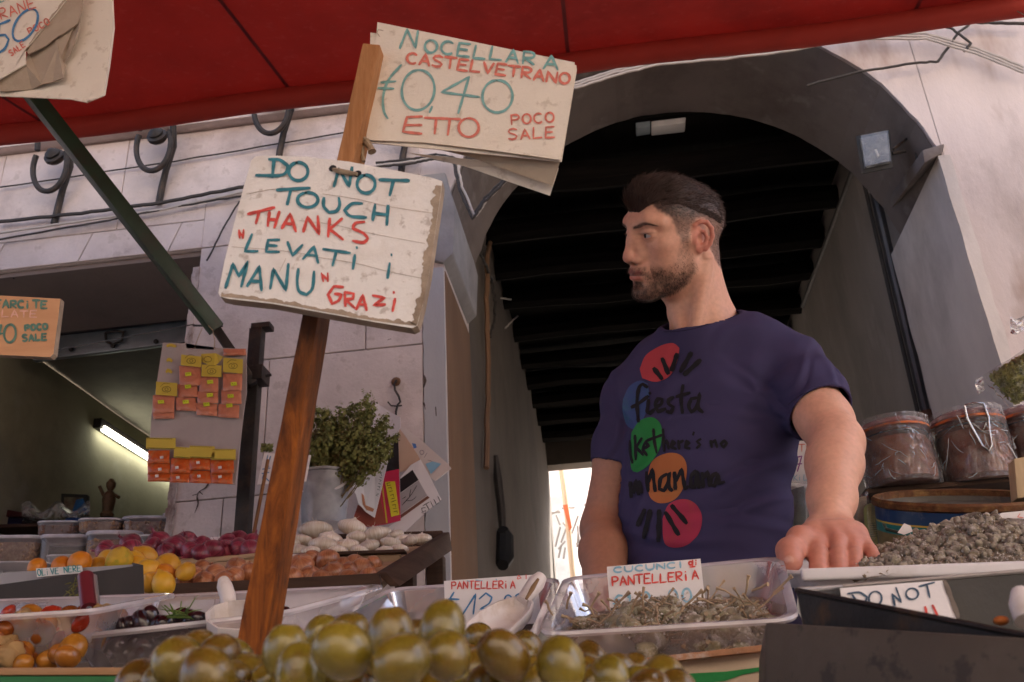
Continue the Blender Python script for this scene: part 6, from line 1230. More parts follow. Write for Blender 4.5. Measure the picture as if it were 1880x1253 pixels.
# ------------------------------------------------------------- the stall keeper
class Field:
    """signed distance samples on a regular grid; shapes are merged softly"""
    def __init__(s, lo, hi, h):
        s.lo = np.array(lo, np.float32); s.h = h; s.n = [int(math.ceil((b-a)/h))+1 for a, b in zip(lo, hi)]
        s.ax = [(s.lo[i]+h*np.arange(s.n[i])).astype(np.float32) for i in range(3)]; s.a = np.full(s.n, .08, np.float32)
    def win(s, lo, hi):
        sl = []
        for i in range(3):
            a = int(max(0, math.floor((lo[i]-s.lo[i])/s.h))); b = int(min(s.n[i], math.ceil((hi[i]-s.lo[i])/s.h)+1)); sl.append(slice(a, max(a, b)))
        return tuple(sl), s.ax[0][sl[0]][:, None, None], s.ax[1][sl[1]][None, :, None], s.ax[2][sl[2]][None, None, :]
    def op(s, f, lo, hi, k, sub=False):
        pad = k*1.5+s.h*4; sl, X, Y, Z = s.win([v-pad for v in lo], [v+pad for v in hi])
        if any(q.stop <= q.start for q in sl): return
        d = f(X, Y, Z); a = s.a[sl]
        if sub: d = -d; h = np.maximum(k-np.abs(a-d), 0)/k; s.a[sl] = np.maximum(a, d)+h*h*k*.25
        else: h = np.maximum(k-np.abs(a-d), 0)/k; s.a[sl] = np.minimum(a, d)-h*h*k*.25
    def ell(s, c, r, k=.01, sub=False, rot=None):
        c = [float(v) for v in c]; m = max(r)
        def f(X, Y, Z):
            x, y, z = X-c[0], Y-c[1], Z-c[2]
            if rot is not None:
                q = rot.transposed(); x, y, z = (q[i][0]*x+q[i][1]*y+q[i][2]*z for i in range(3))
            k0 = np.sqrt((x/r[0])**2+(y/r[1])**2+(z/r[2])**2)+1e-6; k1 = np.sqrt((x/r[0]**2)**2+(y/r[1]**2)**2+(z/r[2]**2)**2)+1e-6
            return (k0*(k0-1)/k1).astype(np.float32)
        s.op(f, [v-m for v in c], [v+m for v in c], k, sub)
    def cone(s, a, b, ra, rb, k=.01, sub=False):
        a = np.array([float(v) for v in a]); b = np.array([float(v) for v in b]); d = b-a; L = float(d@d)+1e-12; m = max(ra, rb)
        def f(X, Y, Z):
            t = np.clip(((X-a[0])*d[0]+(Y-a[1])*d[1]+(Z-a[2])*d[2])/L, 0, 1)
            return (np.sqrt((X-a[0]-t*d[0])**2+(Y-a[1]-t*d[1])**2+(Z-a[2]-t*d[2])**2)-(ra+(rb-ra)*t)).astype(np.float32)
        s.op(f, np.minimum(a, b)-m, np.maximum(a, b)+m, k, sub)
    def path(s, pts, rs, k=.01, sub=False):
        for i in range(len(pts)-1): s.cone(pts[i], pts[i+1], rs[i], rs[i+1], k, sub)
    def surface(s, smooth=2):
        a = s.a; S = a < 0; n = a.shape
        cnt = np.zeros([v-1 for v in n], np.int8)
        for i in (0, 1):
            for j in (0, 1):
                for k in (0, 1): cnt += S[i:n[0]-1+i, j:n[1]-1+j, k:n[2]-1+k]
        mix = (cnt > 0) & (cnt < 8); ids = np.full(mix.shape, -1, np.int32); N = int(mix.sum()); ids[mix] = np.arange(N)
        pos = np.zeros((N, 3)); num = np.zeros(N); quads = []
        for ax in range(3):
            sa = [slice(None)]*3; sb = [slice(None)]*3; sa[ax] = slice(0, n[ax]-1); sb[ax] = slice(1, n[ax])
            A, Bq = S[tuple(sa)], S[tuple(sb)]; e = np.argwhere(A != Bq)
            o1, o2 = [i for i in range(3) if i != ax]
            ok = (e[:, o1] > 0) & (e[:, o1] < n[o1]-1) & (e[:, o2] > 0) & (e[:, o2] < n[o2]-1); e = e[ok]
            e2 = e.copy(); e2[:, ax] += 1; v0 = a[tuple(e.T)].astype(float); v1 = a[tuple(e2.T)].astype(float); p = e.astype(float); p[:, ax] += v0/(v0-v1)
            q = []
            for d1, d2 in ((-1, -1), (0, -1), (0, 0), (-1, 0)):
                c = e.copy(); c[:, o1] += d1; c[:, o2] += d2; i_ = ids[tuple(c.T)]; q.append(i_)
                for t in range(3): pos[:, t] += np.bincount(i_, p[:, t], N)
                num += np.bincount(i_, minlength=N)
            q = np.stack(q, 1); flip = (v0 < 0) if ax != 1 else (v0 > 0); q[~flip] = q[~flip][:, ::-1]; quads.append(q)
        pos = pos/num[:, None]*s.h+s.lo; Q = np.concatenate(quads)
        ed = np.concatenate([Q[:, [0, 1]], Q[:, [1, 2]], Q[:, [2, 3]], Q[:, [3, 0]]])
        for _ in range(smooth):
            acc = np.zeros_like(pos); deg = np.bincount(ed[:, 0], minlength=N)+np.bincount(ed[:, 1], minlength=N)
            for t in range(3): acc[:, t] = np.bincount(ed[:, 0], pos[ed[:, 1], t], N)+np.bincount(ed[:, 1], pos[ed[:, 0], t], N)
            pos = pos*.5+.5*acc/deg[:, None]
        # drop stray crumbs: only the largest connected piece stays
        comp = np.arange(N)
        for _ in range(400):
            mn = np.minimum(comp[ed[:, 0]], comp[ed[:, 1]]); old = comp.copy(); np.minimum.at(comp, ed[:, 0], mn); np.minimum.at(comp, ed[:, 1], mn); comp = comp[comp]
            if (comp == old).all(): break
        big = np.bincount(comp, minlength=N).argmax(); keep = comp == big; new = np.cumsum(keep)-1
        return pos[keep], new[Q[keep[Q[:, 0]]]]
def np_mesh(name, pos, Q):
    me = bpy.data.meshes.new(name); me.vertices.add(len(pos)); me.vertices.foreach_set('co', np.asarray(pos, np.float32).ravel())
    me.loops.add(Q.size); me.loops.foreach_set('vertex_index', Q.astype(np.int32).ravel()); me.polygons.add(len(Q)); me.polygons.foreach_set('loop_start', np.arange(0, Q.size, 4, dtype=np.int32)); me.polygons.foreach_set('loop_total', np.full(len(Q), 4, np.int32))
    me.polygons.foreach_set('use_smooth', np.ones(len(Q), bool)); me.update(calc_edges=True); me.validate(); return me
def v_normals(me):
    nn = np.empty(len(me.vertices)*3, np.float32); me.vertex_normals.foreach_get('vector', nn); return nn.reshape(-1, 3)

HM = Matrix(((-.559, -.829, .012), (.683, -.469, -.56), (.47, -.305, .829))); HP = Vector((.167, 1.661, 1.709))+RI*.003
HMn = np.array(HM); HPn = np.array(HP)
def hw(p): return HM @ Vector(p) + HP
def hl(w): return HM.transposed() @ (Vector(w)-HP)
PERSON = thing('person', 'young bearded man in a navy T-shirt leaning one hand on the white tray', 'person', (.17, 1.80, 0))
SL, SR = Vector((.378, 1.735, 1.442)), Vector((.066, 1.865, 1.458))
NB = Vector((.222, 1.775, 1.53)); EL = P(1536, 812, Y=1.575); WR = P(1523, 966, Y=1.44)
ER = Vector((-.022, 1.87, 1.185)); WRR = Vector((-.035, 1.66, .98))

# head and neck, in the head's own frame: x to his right, y forward, z up
H = Field((-.105, -.165, -.30), (.105, .145, .13), .00165)
H.ell((0, -.020, .034), (.0735, .106, .076), .01)
H.ell((0, .029, .046), (.061, .0615, .060), .03)
H.ell((0, .028, -.020), (.0615, .060, .070), .03)
H.ell((0, .030, -.065), (.050, .054, .042), .025)
H.ell((0, .076, -.094), (.022, .0215, .0175), .022)
for s in (-1, 1):
    H.cone((s*.052, .004, -.058), (s*.018, .076, -.096), .0145, .0135, .02)
    H.cone((s*.060, -.002, -.01), (s*.053, .004, -.058), .012, .0135, .02)
    H.ell((s*.046, .052, -.006), (.021, .026, .016), .02)
    H.cone((s*.060, .03, .0), (s*.068, .0, .005), .009, .008, .02)
    H.cone((s*.010, .0885, .036), (s*.034, .0825, .0445), .0090, .0085, .016); H.cone((s*.034, .0825, .0445), (s*.053, .065, .038), .0085, .0085, .014)
H.ell((0, .082, -.056), (.029, .0215, .026), .018)
for s in (-1, 1): H.ell((s*.043, .044, -.036), (.0185, .030, .026), .025)
for s in (-1, 1): H.ell((s*.0325, .1005, .0165), (.0185, .0175, .0125), .014, True)
H.path([(0, .0905, .034), (0, .0985, .010), (0, .1085, -.014)], [.0095, .0085, .0098], .012)
H.ell((0, .1105, -.024), (.0115, .0115, .0105), .008)
for s in (-1, 1):
    H.ell((s*.0125, .0985, -.030), (.0085, .0115, .0085), .007)
    H.cone((s*.0085, .094, .005), (s*.017, .088, -.022), .008, .008, .012)
H.cone((0, .100, -.036), (0, .094, -.044), .005, .006, .008)
for s in (-1, 1): H.ell((s*.0075, .1030, -.0350), (.0042, .0070, .0058), .003, True)
# eyelids: a shell over the eyeball with an almond opening
for s in (-1, 1):
    H.ell((s*.0325, .0772, .0165), (.0150, .0142, .0135), .004)
    H.cone((s*.020, .0855, .0225), (s*.044, .0800, .0225), .0038, .0038, .006)
    H.ell((s*.0330, .0930, .0158), (.0135, .0135, .0035), .002, True, Matrix.Rotation(s*.12, 3, 'Y'))
# lips
H.path([(-.024, .0865, -.0575), (-.010, .0985, -.0525), (0, .0995, -.0540), (.010, .0985, -.0525), (.024, .0865, -.0575)], [.0035, .0058, .0054, .0058, .0035], .006)
H.path([(-.021, .0870, -.0625), (-.008, .0965, -.0665), (.008, .0965, -.0665), (.021, .0870, -.0625)], [.0035, .0068, .0068, .0035], .006)
H.path([(-.026, .0905, -.0585), (-.010, .1075, -.0590), (.010, .1075, -.0590), (.026, .0905, -.0585)], [.0012, .0014, .0014, .0012], .003, True)
H.ell((0, .100, -.0785), (.020, .010, .0055), .012, True)
# ears
for s in (-1, 1):
    def E_(y, z, o=0): return (s*(.0690+.30*max(0, .006-y)+o), y, z)
    H.ell(E_(-.012, .002, -.003), (.0045, .018, .026), .006, False, Matrix.Rotation(-s*.30, 3, 'Z') @ Matrix.Rotation(.22, 3, 'X'))
    H.path([E_(.004, .002, .002), E_(.006, .014, .003), E_(.001, .026, .005), E_(-.010, .033, .006), E_(-.022, .030, .007), E_(-.030, .018, .008), E_(-.031, .002, .008), E_(-.026, -.012, .007), E_(-.017, -.022, .006)], [.0036, .0040, .0042, .0044, .0046, .0046, .0044, .0042, .0046], .003)
    H.path([E_(-.008, .018, .002), E_(-.017, .012, .005), E_(-.021, .000, .006), E_(-.016, -.012, .005), E_(-.007, -.016, .004)], [.0030, .0036, .0038, .0038, .0040], .003)
    H.ell(E_(-.007, -.022, .002), (.0050, .0080, .0070), .006)
    H.ell(E_(.003, -.003, .004), (.0045, .0048, .0062), .004)
    H.ell(E_(-.007, -.001, .009), (.0070, .0085, .0100), .003, True); H.ell(E_(-.011, .021, .009), (.0050, .0085, .0050), .003, True)
# neck down to the collar and shoulders
nb = hl(NB); nb2 = hl(NB-Vector((0, -.02, .05)))
H.cone((0, -.034, -.045), tuple(nb), .058, .064, .03); H.ell((0, .0, -.07), (.046, .05, .04), .03); H.cone(tuple(nb), tuple(nb2), .064, .09, .03)
H.cone((-.062, -.034, -.045), tuple(hl(NB+Vector((-.03, -.075, -.02)))), .014, .012, .018)
H.cone((.062, -.034, -.045), tuple(hl(NB+Vector((-.05, -.065, -.02)))), .014, .012, .018)
H.cone((0, -.070, -.045), (0, -.066, -.095), .036, .036, .03); H.cone((0, -.064, -.100), tuple(hl(NB+Vector((.050, .040, -.005)))), .034, .05, .03)
H.cone(tuple(hl(NB)), tuple(hl(SL+Vector((-.10, 0, -.02)))), .045, .04, .04); 
H.ell((-.012, .018, -.150), (.010, .010, .016), .016)
hp_, hq = H.surface(2)
hp0 = hp_.copy()                                              # colours are laid out on the unsquashed head
def squash(p):
    q = p.copy(); t = np.clip((p[:, 1]+.02)/.08, 0, 1)*np.clip((p[:, 2]+.13)/.05, 0, 1); t = t*t*(3-2*t); q[:, 0] = np.where(p[:, 0] > 0, p[:, 0]*(1-.22*t), p[:, 0]); return q
hp_ = squash(hp_)
# arms
A = Field((.20, 1.27, .93), (.50, 1.82, 1.50), .0021)
du = (EL-SL).normalized(); df = (WR-EL).normalized()
A.path([SL, SL.lerp(EL, .35), SL.lerp(EL, .75), EL], [.050, .048, .046, .0425], .02)
A.ell(SL.lerp(EL, .5)+Vector((-.012, -.014, .0)), (.034, .034, .075), .03, False, du.to_track_quat('Z', 'Y').to_matrix())
A.path([EL, EL.lerp(WR, .28), EL.lerp(WR, .7), WR], [.0425, .0425, .0345, .0290], .02)
A.ell(EL.lerp(WR, .25)+Vector((-.010, -.008, .0)), (.026, .026, .07), .025, False, df.to_track_quat('Z', 'Y').to_matrix())
A.ell(EL+Vector((.010, .028, -.012)), (.022, .022, .025), .02)
A.ell(WR+Vector((.020, .006, .0)), (.013, .013, .016), .014)
def px3(x, y, Y): return P(x, y, Y=Y)
KN = [px3(1501, 999, 1.372), px3(1538, 996, 1.368), px3(1567, 1000, 1.372), px3(1591, 1008, 1.380)]
CB = [WR+Vector((d, -.006, -.004)) for d in (-.020, -.007, .007, .019)]
for i in range(4):
    A.path([CB[i], CB[i].lerp(KN[i], .55)+Vector((0, -.002, .006)), KN[i]], [.0165, .0150, .0125], .012)
PIP = [px3(1504, 1050, 1.335), px3(1541, 1050, 1.333), px3(1571, 1047, 1.337), px3(1604, 1024, 1.355)]
for i in range(4):
    r0 = (.0138, .0116, .0112, .0102)[i]
    mid = KN[i].lerp(PIP[i], .5)+Vector((0, -.003, .003))
    A.path([KN[i], mid, PIP[i]], [r0, r0*.93, r0*.96], .0045)
    d1 = PIP[i]+Vector((0, .020, -.016)); d2 = d1+Vector((0, .018, .004)); A.path([PIP[i], d1, d2], [r0*.94, r0*.84, r0*.74], .003)
TB = [WR+Vector((-.022, -.004, -.008)), px3(1469, 990, 1.375), px3(1449, 1012, 1.348), px3(1452, 1031, 1.332)]
A.path(TB, [.016, .0140, .0158, .0150], .014); A.path([TB[1], KN[0]+Vector((-.004, .02, -.012))], [.012, .012], .018)
ap, aq = A.surface(2)
Bf = Field((-.12, 1.55, .90), (.14, 1.98, 1.52), .0032)
Bf.path([SR, SR.lerp(ER, .5), ER], [.058, .050, .045], .02); Bf.path([ER, ER.lerp(WRR, .3), WRR], [.044, .045, .030], .02)
hd_ = (WRR-ER).normalized(); side = Vector((1, 0, 0)); dn = Vector((0, -.25, -.97))
for i in range(4):
    b0 = WRR+side*(.018-.013*i); k_ = b0+hd_*.085+side*(.006-.004*i); Bf.path([b0, k_], [.016, .0125], .012)
    f1_ = k_+hd_*.030+dn*.014; f2_ = f1_+dn*.026; Bf.path([k_, f1_, f2_], [.0115, .0102, .0085], .004)
Bf.path([WRR+side*.02, WRR+side*.045+hd_*.045, WRR+side*.048+hd_*.085], [.015, .012, .0095], .01)
bp_, bq = Bf.surface(2)

# one body mesh: head, neck and both arms; the colour of the skin is stored on it
hpw = hp_ @ HMn.T + HPn
def torso_c(z): t = np.clip((z-1.0)/.53, 0, 1.15); return .166+(.222-.166)*t, 1.81+(1.785-1.81)*t
pos = np.concatenate([hpw, ap, bp_]); Q = np.concatenate([hq, aq+len(hpw), bq+len(hpw)+len(ap)])
# the shells meet inside the shirt: short bridges close them into one connected body
def bridge(i0, n0, c0, i1, n1_, c1):
    a_ = i0+np.argsort(((pos[i0:i0+n0]-np.array(c0))**2).sum(1))[:2]; b_ = i1+np.argsort(((pos[i1:i1+n1_]-np.array(c1))**2).sum(1))[:2]; return np.array([[a_[0], a_[1], b_[0], b_[1]]])
lowi = hw(tuple(hl(NB-Vector((0, 0, .06)))))
Q = np.concatenate([Q, bridge(0, len(hpw), lowi, len(hpw), len(ap), SL), bridge(0, len(hpw), lowi, len(hpw)+len(ap), len(bp_), SR)])
body_me = np_mesh('body', pos, Q)
def sm(x, a, b): t = np.clip((x-a)/(b-a), 0, 1); return t*t*(3-2*t)
def poly_d(y, z, pts):
    """signed distance to a polygon in the side view, negative inside"""
    d = np.full(y.shape, 9.); ins = np.zeros(y.shape, bool); n = len(pts)
    for i in range(n):
        (y0, z0), (y1, z1) = pts[i], pts[(i+1) % n]; ey, ez = y1-y0, z1-z0; t = np.clip(((y-y0)*ey+(z-z0)*ez)/(ey*ey+ez*ez), 0, 1)
        d = np.minimum(d, np.hypot(y-y0-t*ey, z-z0-t*ez)); c = ((z0 > z) != (z1 > z)) & (y < (y1-y0)*(z-z0)/(z1-z0+1e-12)+y0); ins ^= c
    return np.where(ins, -d, d)
HAIRP = [(.10, .120), (.10, .062), (.085, .070), (.072, .078), (.069, .064), (.058, .054), (.047, .044), (.0415, .022), (.036, -.004), (.019, -.004), (.014, .014), (.008, .030), (-.010, .040), (-.028, .037), (-.037, .020), (-.040, .0), (-.052, -.030), (-.072, -.060), (-.10, -.078), (-.17, -.078), (-.17, .14), (-.02, .14)]
BEARDP = [(.019, .004), (.037, .004), (.041, -.018), (.047, -.034), (.060, -.044), (.078, -.048), (.092, -.040), (.130, -.040), (.130, -.125), (.060, -.122), (.034, -.104), (.012, -.078), (-.002, -.058), (.004, -.030)]
X, Y_, Z = hp0.T
hn = v_normals(body_me)[:len(hp_)] @ HMn                     # normals in the head frame
def cn(p, s, seed=0): return np.array([noise.noise(Vector(q)*s+Vector((seed*3.7, seed, 0))) for q in p])
n1 = cn(hp0, 160); n2 = cn(hp0, 420, 3); n3 = cn(hp0, 38, 5)
hair_m = 1-sm(poly_d(Y_, Z, HAIRP)+.0035*n1, -.005, .004); hair_m *= (Z > -.085)
skin = np.array((.67, .365, .258)); col = np.tile(skin, (len(pos), 1)).astype(np.float64)
hc = col[:len(hp_)]
def blend(m, c): hc[:] = hc*(1-m[:, None])+np.array(c)*m[:, None]
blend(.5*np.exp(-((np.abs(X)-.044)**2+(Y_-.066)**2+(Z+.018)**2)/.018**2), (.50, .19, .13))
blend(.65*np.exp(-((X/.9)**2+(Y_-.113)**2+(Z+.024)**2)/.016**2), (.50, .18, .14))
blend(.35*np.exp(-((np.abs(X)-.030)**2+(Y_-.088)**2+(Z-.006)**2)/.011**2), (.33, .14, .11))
earm = sm(np.abs(X), .073, .079)*(Y_ < .012)*(Z < .045)*(Z > -.034); blend(.75*earm, (.58, .20, .145))
bd = poly_d(Y_, Z, BEARDP); lipd = np.minimum(np.hypot(X/1.0, 0), 1)
bare = np.exp(-((np.abs(X)-.020)**2+(Z+.076)**2)/.0085**2)*.95
muz = (np.abs(X) < .034) & (Y_ > .07) & (Z > -.073)
must = sm(np.abs(X), .031, .024)*sm(Z, -.058, -.054)*(1-sm(Z, -.047, -.041))*(Y_ > .07)
soul = np.exp(-(X/.0055)**2)*sm(Z, -.088, -.083)*(1-sm(Z, -.077, -.073))*(Y_ > .07)
lower = (1-sm(Z, -.088, -.080))
corner = np.exp(-((np.abs(X)-.030)**2+((Z+.064)*.6)**2)/.006**2)*(Y_ > .06)
bm_ = (1-sm(bd+.004*n3, -.010, .006))
bm_ = np.where(muz, np.maximum(np.maximum(must, soul), np.maximum(corner, bm_*lower)), bm_)*(1-bare*(Y_ > .07))
bm_ *= 1-.45*sm(Z, -.075, -.035)*(Y_ < .07)
bm_ *= (1-.4*np.exp(-((Y_-.052)**2+(Z+.050)**2)/.02**2)); bm_ = np.clip(bm_, 0, 1)
BEARD = bm_.copy()
blend(np.clip(bm_*(.50+.35*n1+.2*n2+.25*sm(-Z, .05, .1)), 0, .85), (.055, .032, .024))
fade = np.clip(.60+.38*sm(Z, .015, .07)+.25*sm(-Y_, .04, .11)+.12*n1+.10*n2, 0, .97)
blend(hair_m*fade, (.040, .024, .020))
lm_u = np.exp(-(((Z+.0535-.0025*np.cos(X*260)*(np.abs(X) < .012))/.0042)**2)) * sm(np.abs(X), .0255, .019)*sm(Y_, .080, .088)
lm_l = np.exp(-((Z+.0655)/.0050)**2)*sm(np.abs(X), .022, .016)*sm(Y_, .080, .088)
blend(np.clip(lm_u*1.1, 0, .9), (.33, .095, .085)); blend(np.clip(lm_l*1.1, 0, .85), (.46, .135, .105))
blend(np.clip(1.2*np.exp(-((Z+.0590+(np.abs(X)*.06))/.0014)**2)*sm(np.abs(X), .027, .022)*sm(Y_, .078, .086), 0, .8), (.10, .03, .027))
browz = .0330+.0070*sm(np.abs(X), .010, .038)-.006*sm(np.abs(X), .040, .056); browm = np.exp(-((Z-browz)/(.0032-.0017*sm(np.abs(X), .026, .056)))**2)*sm(np.abs(X), .008, .014)*(1-sm(np.abs(X), .050, .058))*(Y_ > .05)
blend(np.clip(browm*.8, 0, .75), (.055, .033, .027)); BROW = browm
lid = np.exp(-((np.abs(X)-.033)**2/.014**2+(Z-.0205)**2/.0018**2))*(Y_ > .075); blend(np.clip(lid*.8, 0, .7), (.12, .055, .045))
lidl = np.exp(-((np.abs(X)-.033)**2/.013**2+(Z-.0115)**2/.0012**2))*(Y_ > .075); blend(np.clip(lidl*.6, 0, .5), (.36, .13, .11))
for s in (-1, 1): blend(.9*np.exp(-((X-s*.0075)**2+((Y_-.1025)*.7)**2+(Z+.0350)**2)/.0044**2), (.025, .008, .006))  # shade inside the nostrils, painted into the skin colour
ac = col[len(hp_):len(hp_)+len(ap)]; az = ap[:, 2]
hm_ = 1-sm(az, 1.03, 1.075); ac[:] = ac*(1-hm_[:, None]*.8)+np.array((.50, .195, .140))*hm_[:, None]*.8
for k_ in KN+PIP+[TB[3], TB[2]]:
    m = .45*np.exp(-((ap-np.array(k_))**2).sum(1)/.011**2); ac[:] = ac*(1-m[:, None])+np.array((.54, .16, .11))*m[:, None]
col[len(hp_)+len(ap):] = (.42, .205, .135)
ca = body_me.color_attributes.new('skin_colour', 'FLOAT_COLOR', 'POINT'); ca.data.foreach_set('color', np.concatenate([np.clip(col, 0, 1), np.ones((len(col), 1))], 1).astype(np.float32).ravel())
def skin_mat():
    m = bpy.data.materials.new('skin'); m.use_nodes = True; t = m.node_tree; N = t.nodes; L = t.links; b = N['Principled BSDF']
    at = N.new('ShaderNodeAttribute'); at.attribute_name = 'skin_colour'; tc = N.new('ShaderNodeTexCoord')
    n = N.new('ShaderNodeTexNoise'); n.inputs['Scale'].default_value = 120; n.inputs['Detail'].default_value = 5; L.new(tc.outputs['Object'], n.inputs['Vector'])
    mr = N.new('ShaderNodeMapRange'); mr.inputs[1].default_value = .3; mr.inputs[2].default_value = .7; mr.inputs[3].default_value = .92; mr.inputs[4].default_value = 1.07; L.new(n.outputs[0], mr.inputs[0])
    mx = N.new('ShaderNodeVectorMath'); mx.operation = 'SCALE'; L.new(at.outputs['Color'], mx.inputs[0]); L.new(mr.outputs[0], mx.inputs['Scale']); L.new(mx.outputs[0], b.inputs['Base Color'])
    b.inputs['Roughness'].default_value = .48; b.inputs['Specular IOR Level'].default_value = .42; b.inputs['Subsurface Weight'].default_value = .18; b.inputs['Subsurface Radius'].default_value = (1, .35, .2); b.inputs['Subsurface Scale'].default_value = .004
    n2_ = N.new('ShaderNodeTexNoise'); n2_.inputs['Scale'].default_value = 900; n2_.inputs['Detail'].default_value = 3; L.new(tc.outputs['Object'], n2_.inputs['Vector'])
    bp = N.new('ShaderNodeBump'); bp.inputs['Strength'].default_value = .4; bp.inputs['Distance'].default_value = .0007; L.new(n2_.outputs[0], bp.inputs['Height']); L.new(bp.outputs[0], b.inputs['Normal']); return m
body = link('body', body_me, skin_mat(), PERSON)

# eyes
EYW = mat('eye white', (.46, .43, .42), .12, .04, 60, 0, spec=.6, coat=.6)
for s in (-1, 1):
    c = Vector((s*(.0325 if s < 0 else .0258), .0768, .0160)); e = MB(); fwd = (HM @ Vector((.40, 1, .05))).normalized(); rt = fwd.to_track_quat('Z', 'Y').to_matrix()
    e.lathe([(.0122*math.cos(a)+1e-5, .0122*math.sin(a)) for a in [math.radians(-90+15*i) for i in range(13)]], hw(c), 24, rt, caps=False); eo = e.build('eye', EYW, PERSON, smooth='all')
    i_ = MB(); i_.lathe([(1e-5, .01295), (.0034, .01272), (.0062, .0115), (.0067, .0106)], hw(c), 24, rt, caps=False); io = i_.build('iris', mat('dark brown iris', (.012, .007, .005), .25, .3, 300, 0, spec=.3), eo, smooth='all')
# hair
rng = np.random.default_rng(5)
def strands(name, roots, dirs, lens, flow, width, m, nseg=4, lift=0, curl=.15, taper=.15):
    """thin tapered blades growing from roots, bending from dirs towards flow"""
    n = len(roots); vs = np.zeros((n, nseg+1, 2, 3)); p = roots.copy(); d = dirs/np.linalg.norm(dirs, axis=1)[:, None]
    view = np.array(CAM)[None]-HPn; 
    for k in range(nseg+1):
        t = k/nseg; w = width*(1-(1-taper)*t)
        side_ = np.cross(d, rng.normal(size=d.shape)*.5+view); side_ /= np.linalg.norm(side_, axis=1)[:, None]+1e-9
        if k == 0: s0 = side_
        side_ = s0
        vs[:, k, 0] = p-side_*w[:, None]/2; vs[:, k, 1] = p+side_*w[:, None]/2
        p = p+d*(lens/nseg)[:, None]; d = d*(1-.45)+flow*.45+rng.normal(size=d.shape)*curl*.2; d /= np.linalg.norm(d, axis=1)[:, None]
    idx = np.arange(n*(nseg+1)*2).reshape(n, nseg+1, 2)
    F = np.stack([idx[:, :-1, 0], idx[:, :-1, 1], idx[:, 1:, 1], idx[:, 1:, 0]], -1).reshape(-1, 4)
    me = np_mesh(name, vs.reshape(-1, 3), F); return link(name, me, m, PERSON)
HAIR = mat('dark brown hair', (.040, .022, .017), .55, .4, 60, 0, spec=.22); HAIR2 = mat('cropped side hair', (.050, .031, .025), .7, .3, 60, 0, spec=.15); BRD = mat('brown beard hair', (.050, .032, .025), .55, .35, 60, 0, spec=.3)
hnw = v_normals(body_me)[:len(hp_)]
def toW(v): return v @ HMn.T

# swept-back quiff: a solid mass that follows the skull, covered with combed blades of hair
HV = Field((-.085, -.155, .0), (.085, .130, .155), .002)
HV.ell((0, -.020, .036), (.0722, .1075, .0805), .01); HV.ell((0, .044, .088), (.044, .044, .034), .022); HV.ell((0, .016, .094), (.054, .056, .031), .03); HV.ell((-.006, .074, .082), (.034, .0195, .026), .018)
zr = np.where(HV.ax[1] > .03, .080-.25*np.maximum(0, HV.ax[1]-.060)-1.5*np.maximum(0, HV.ax[1]-.080), .080-.46*(.03-HV.ax[1])).astype(np.float32)
zr = np.maximum(zr, .008)[None, :, None]; q_ = zr+.0*HV.ax[0][:, None, None]-HV.ax[2][None, None, :]
HV.a = np.maximum(HV.a, q_*.8)+np.maximum(.004-np.abs(HV.a-q_*.8), 0)**2/.016
hv, hvq = HV.surface(3)
hv = hv+.0022*np.stack([cn(hv*np.array([3., .5, 1.]), 60, k) for k in range(3)], 1)
hv = squash(hv); hvm = np_mesh('hair', hv @ HMn.T+HPn, hvq); hair = link('hair', hvm, HAIR, PERSON)
hvn = v_normals(hvm) @ HMn
cand = np.nonzero(hvn[:, 2] > -.95)[0]
def flow_at(p, n):
    f = np.clip((p[:, 1]-.035)/.06, 0, 1)*np.clip((.125-p[:, 2])/.04, 0, 1)*np.clip(n[:, 1]+.3, 0, 1)
    v = np.stack([p[:, 0]*2.0*(p[:, 1] > 0)+rng.normal(size=len(p))*.10, -1+1.05*f, .10+1.0*f-np.clip(-p[:, 1]-.02, 0, 1)*7], 1)
    v -= n*(v*n).sum(1)[:, None]; return v/np.linalg.norm(v, axis=1)[:, None]
N1 = 9000; pick = rng.choice(cand, N1); p0 = hv[pick]-hvn[pick]*.0012; f0 = flow_at(p0, hvn[pick]); fr_ = np.clip((p0[:, 1]+.03)/.1, 0, 1)
strands('hair_strands', (p0 @ HMn.T)+HPn, toW(f0+hvn[pick]*(.16+.20*rng.random(N1))[:, None]), (.014+.016*fr_)*rng.uniform(.6, 1.2, N1), toW(f0-hvn[pick]*.12), .0013*rng.uniform(.5, 1.4, N1), HAIR, 5, curl=.35)
tipc = np.nonzero((hvn[:, 2] > .25) & (hv[:, 1] < .095))[0]; N1 = 1100; pick = rng.choice(tipc, N1); f0 = flow_at(hv[pick], hvn[pick])
strands('hair_flyaways', (hv[pick]-hvn[pick]*.001) @ HMn.T+HPn, toW(f0*.7+hvn[pick]*.6+rng.normal(size=(N1, 3))*.15), rng.uniform(.008, .019, N1), toW(f0), .0007*rng.uniform(.6, 1.2, N1), HAIR, 4, curl=.6)
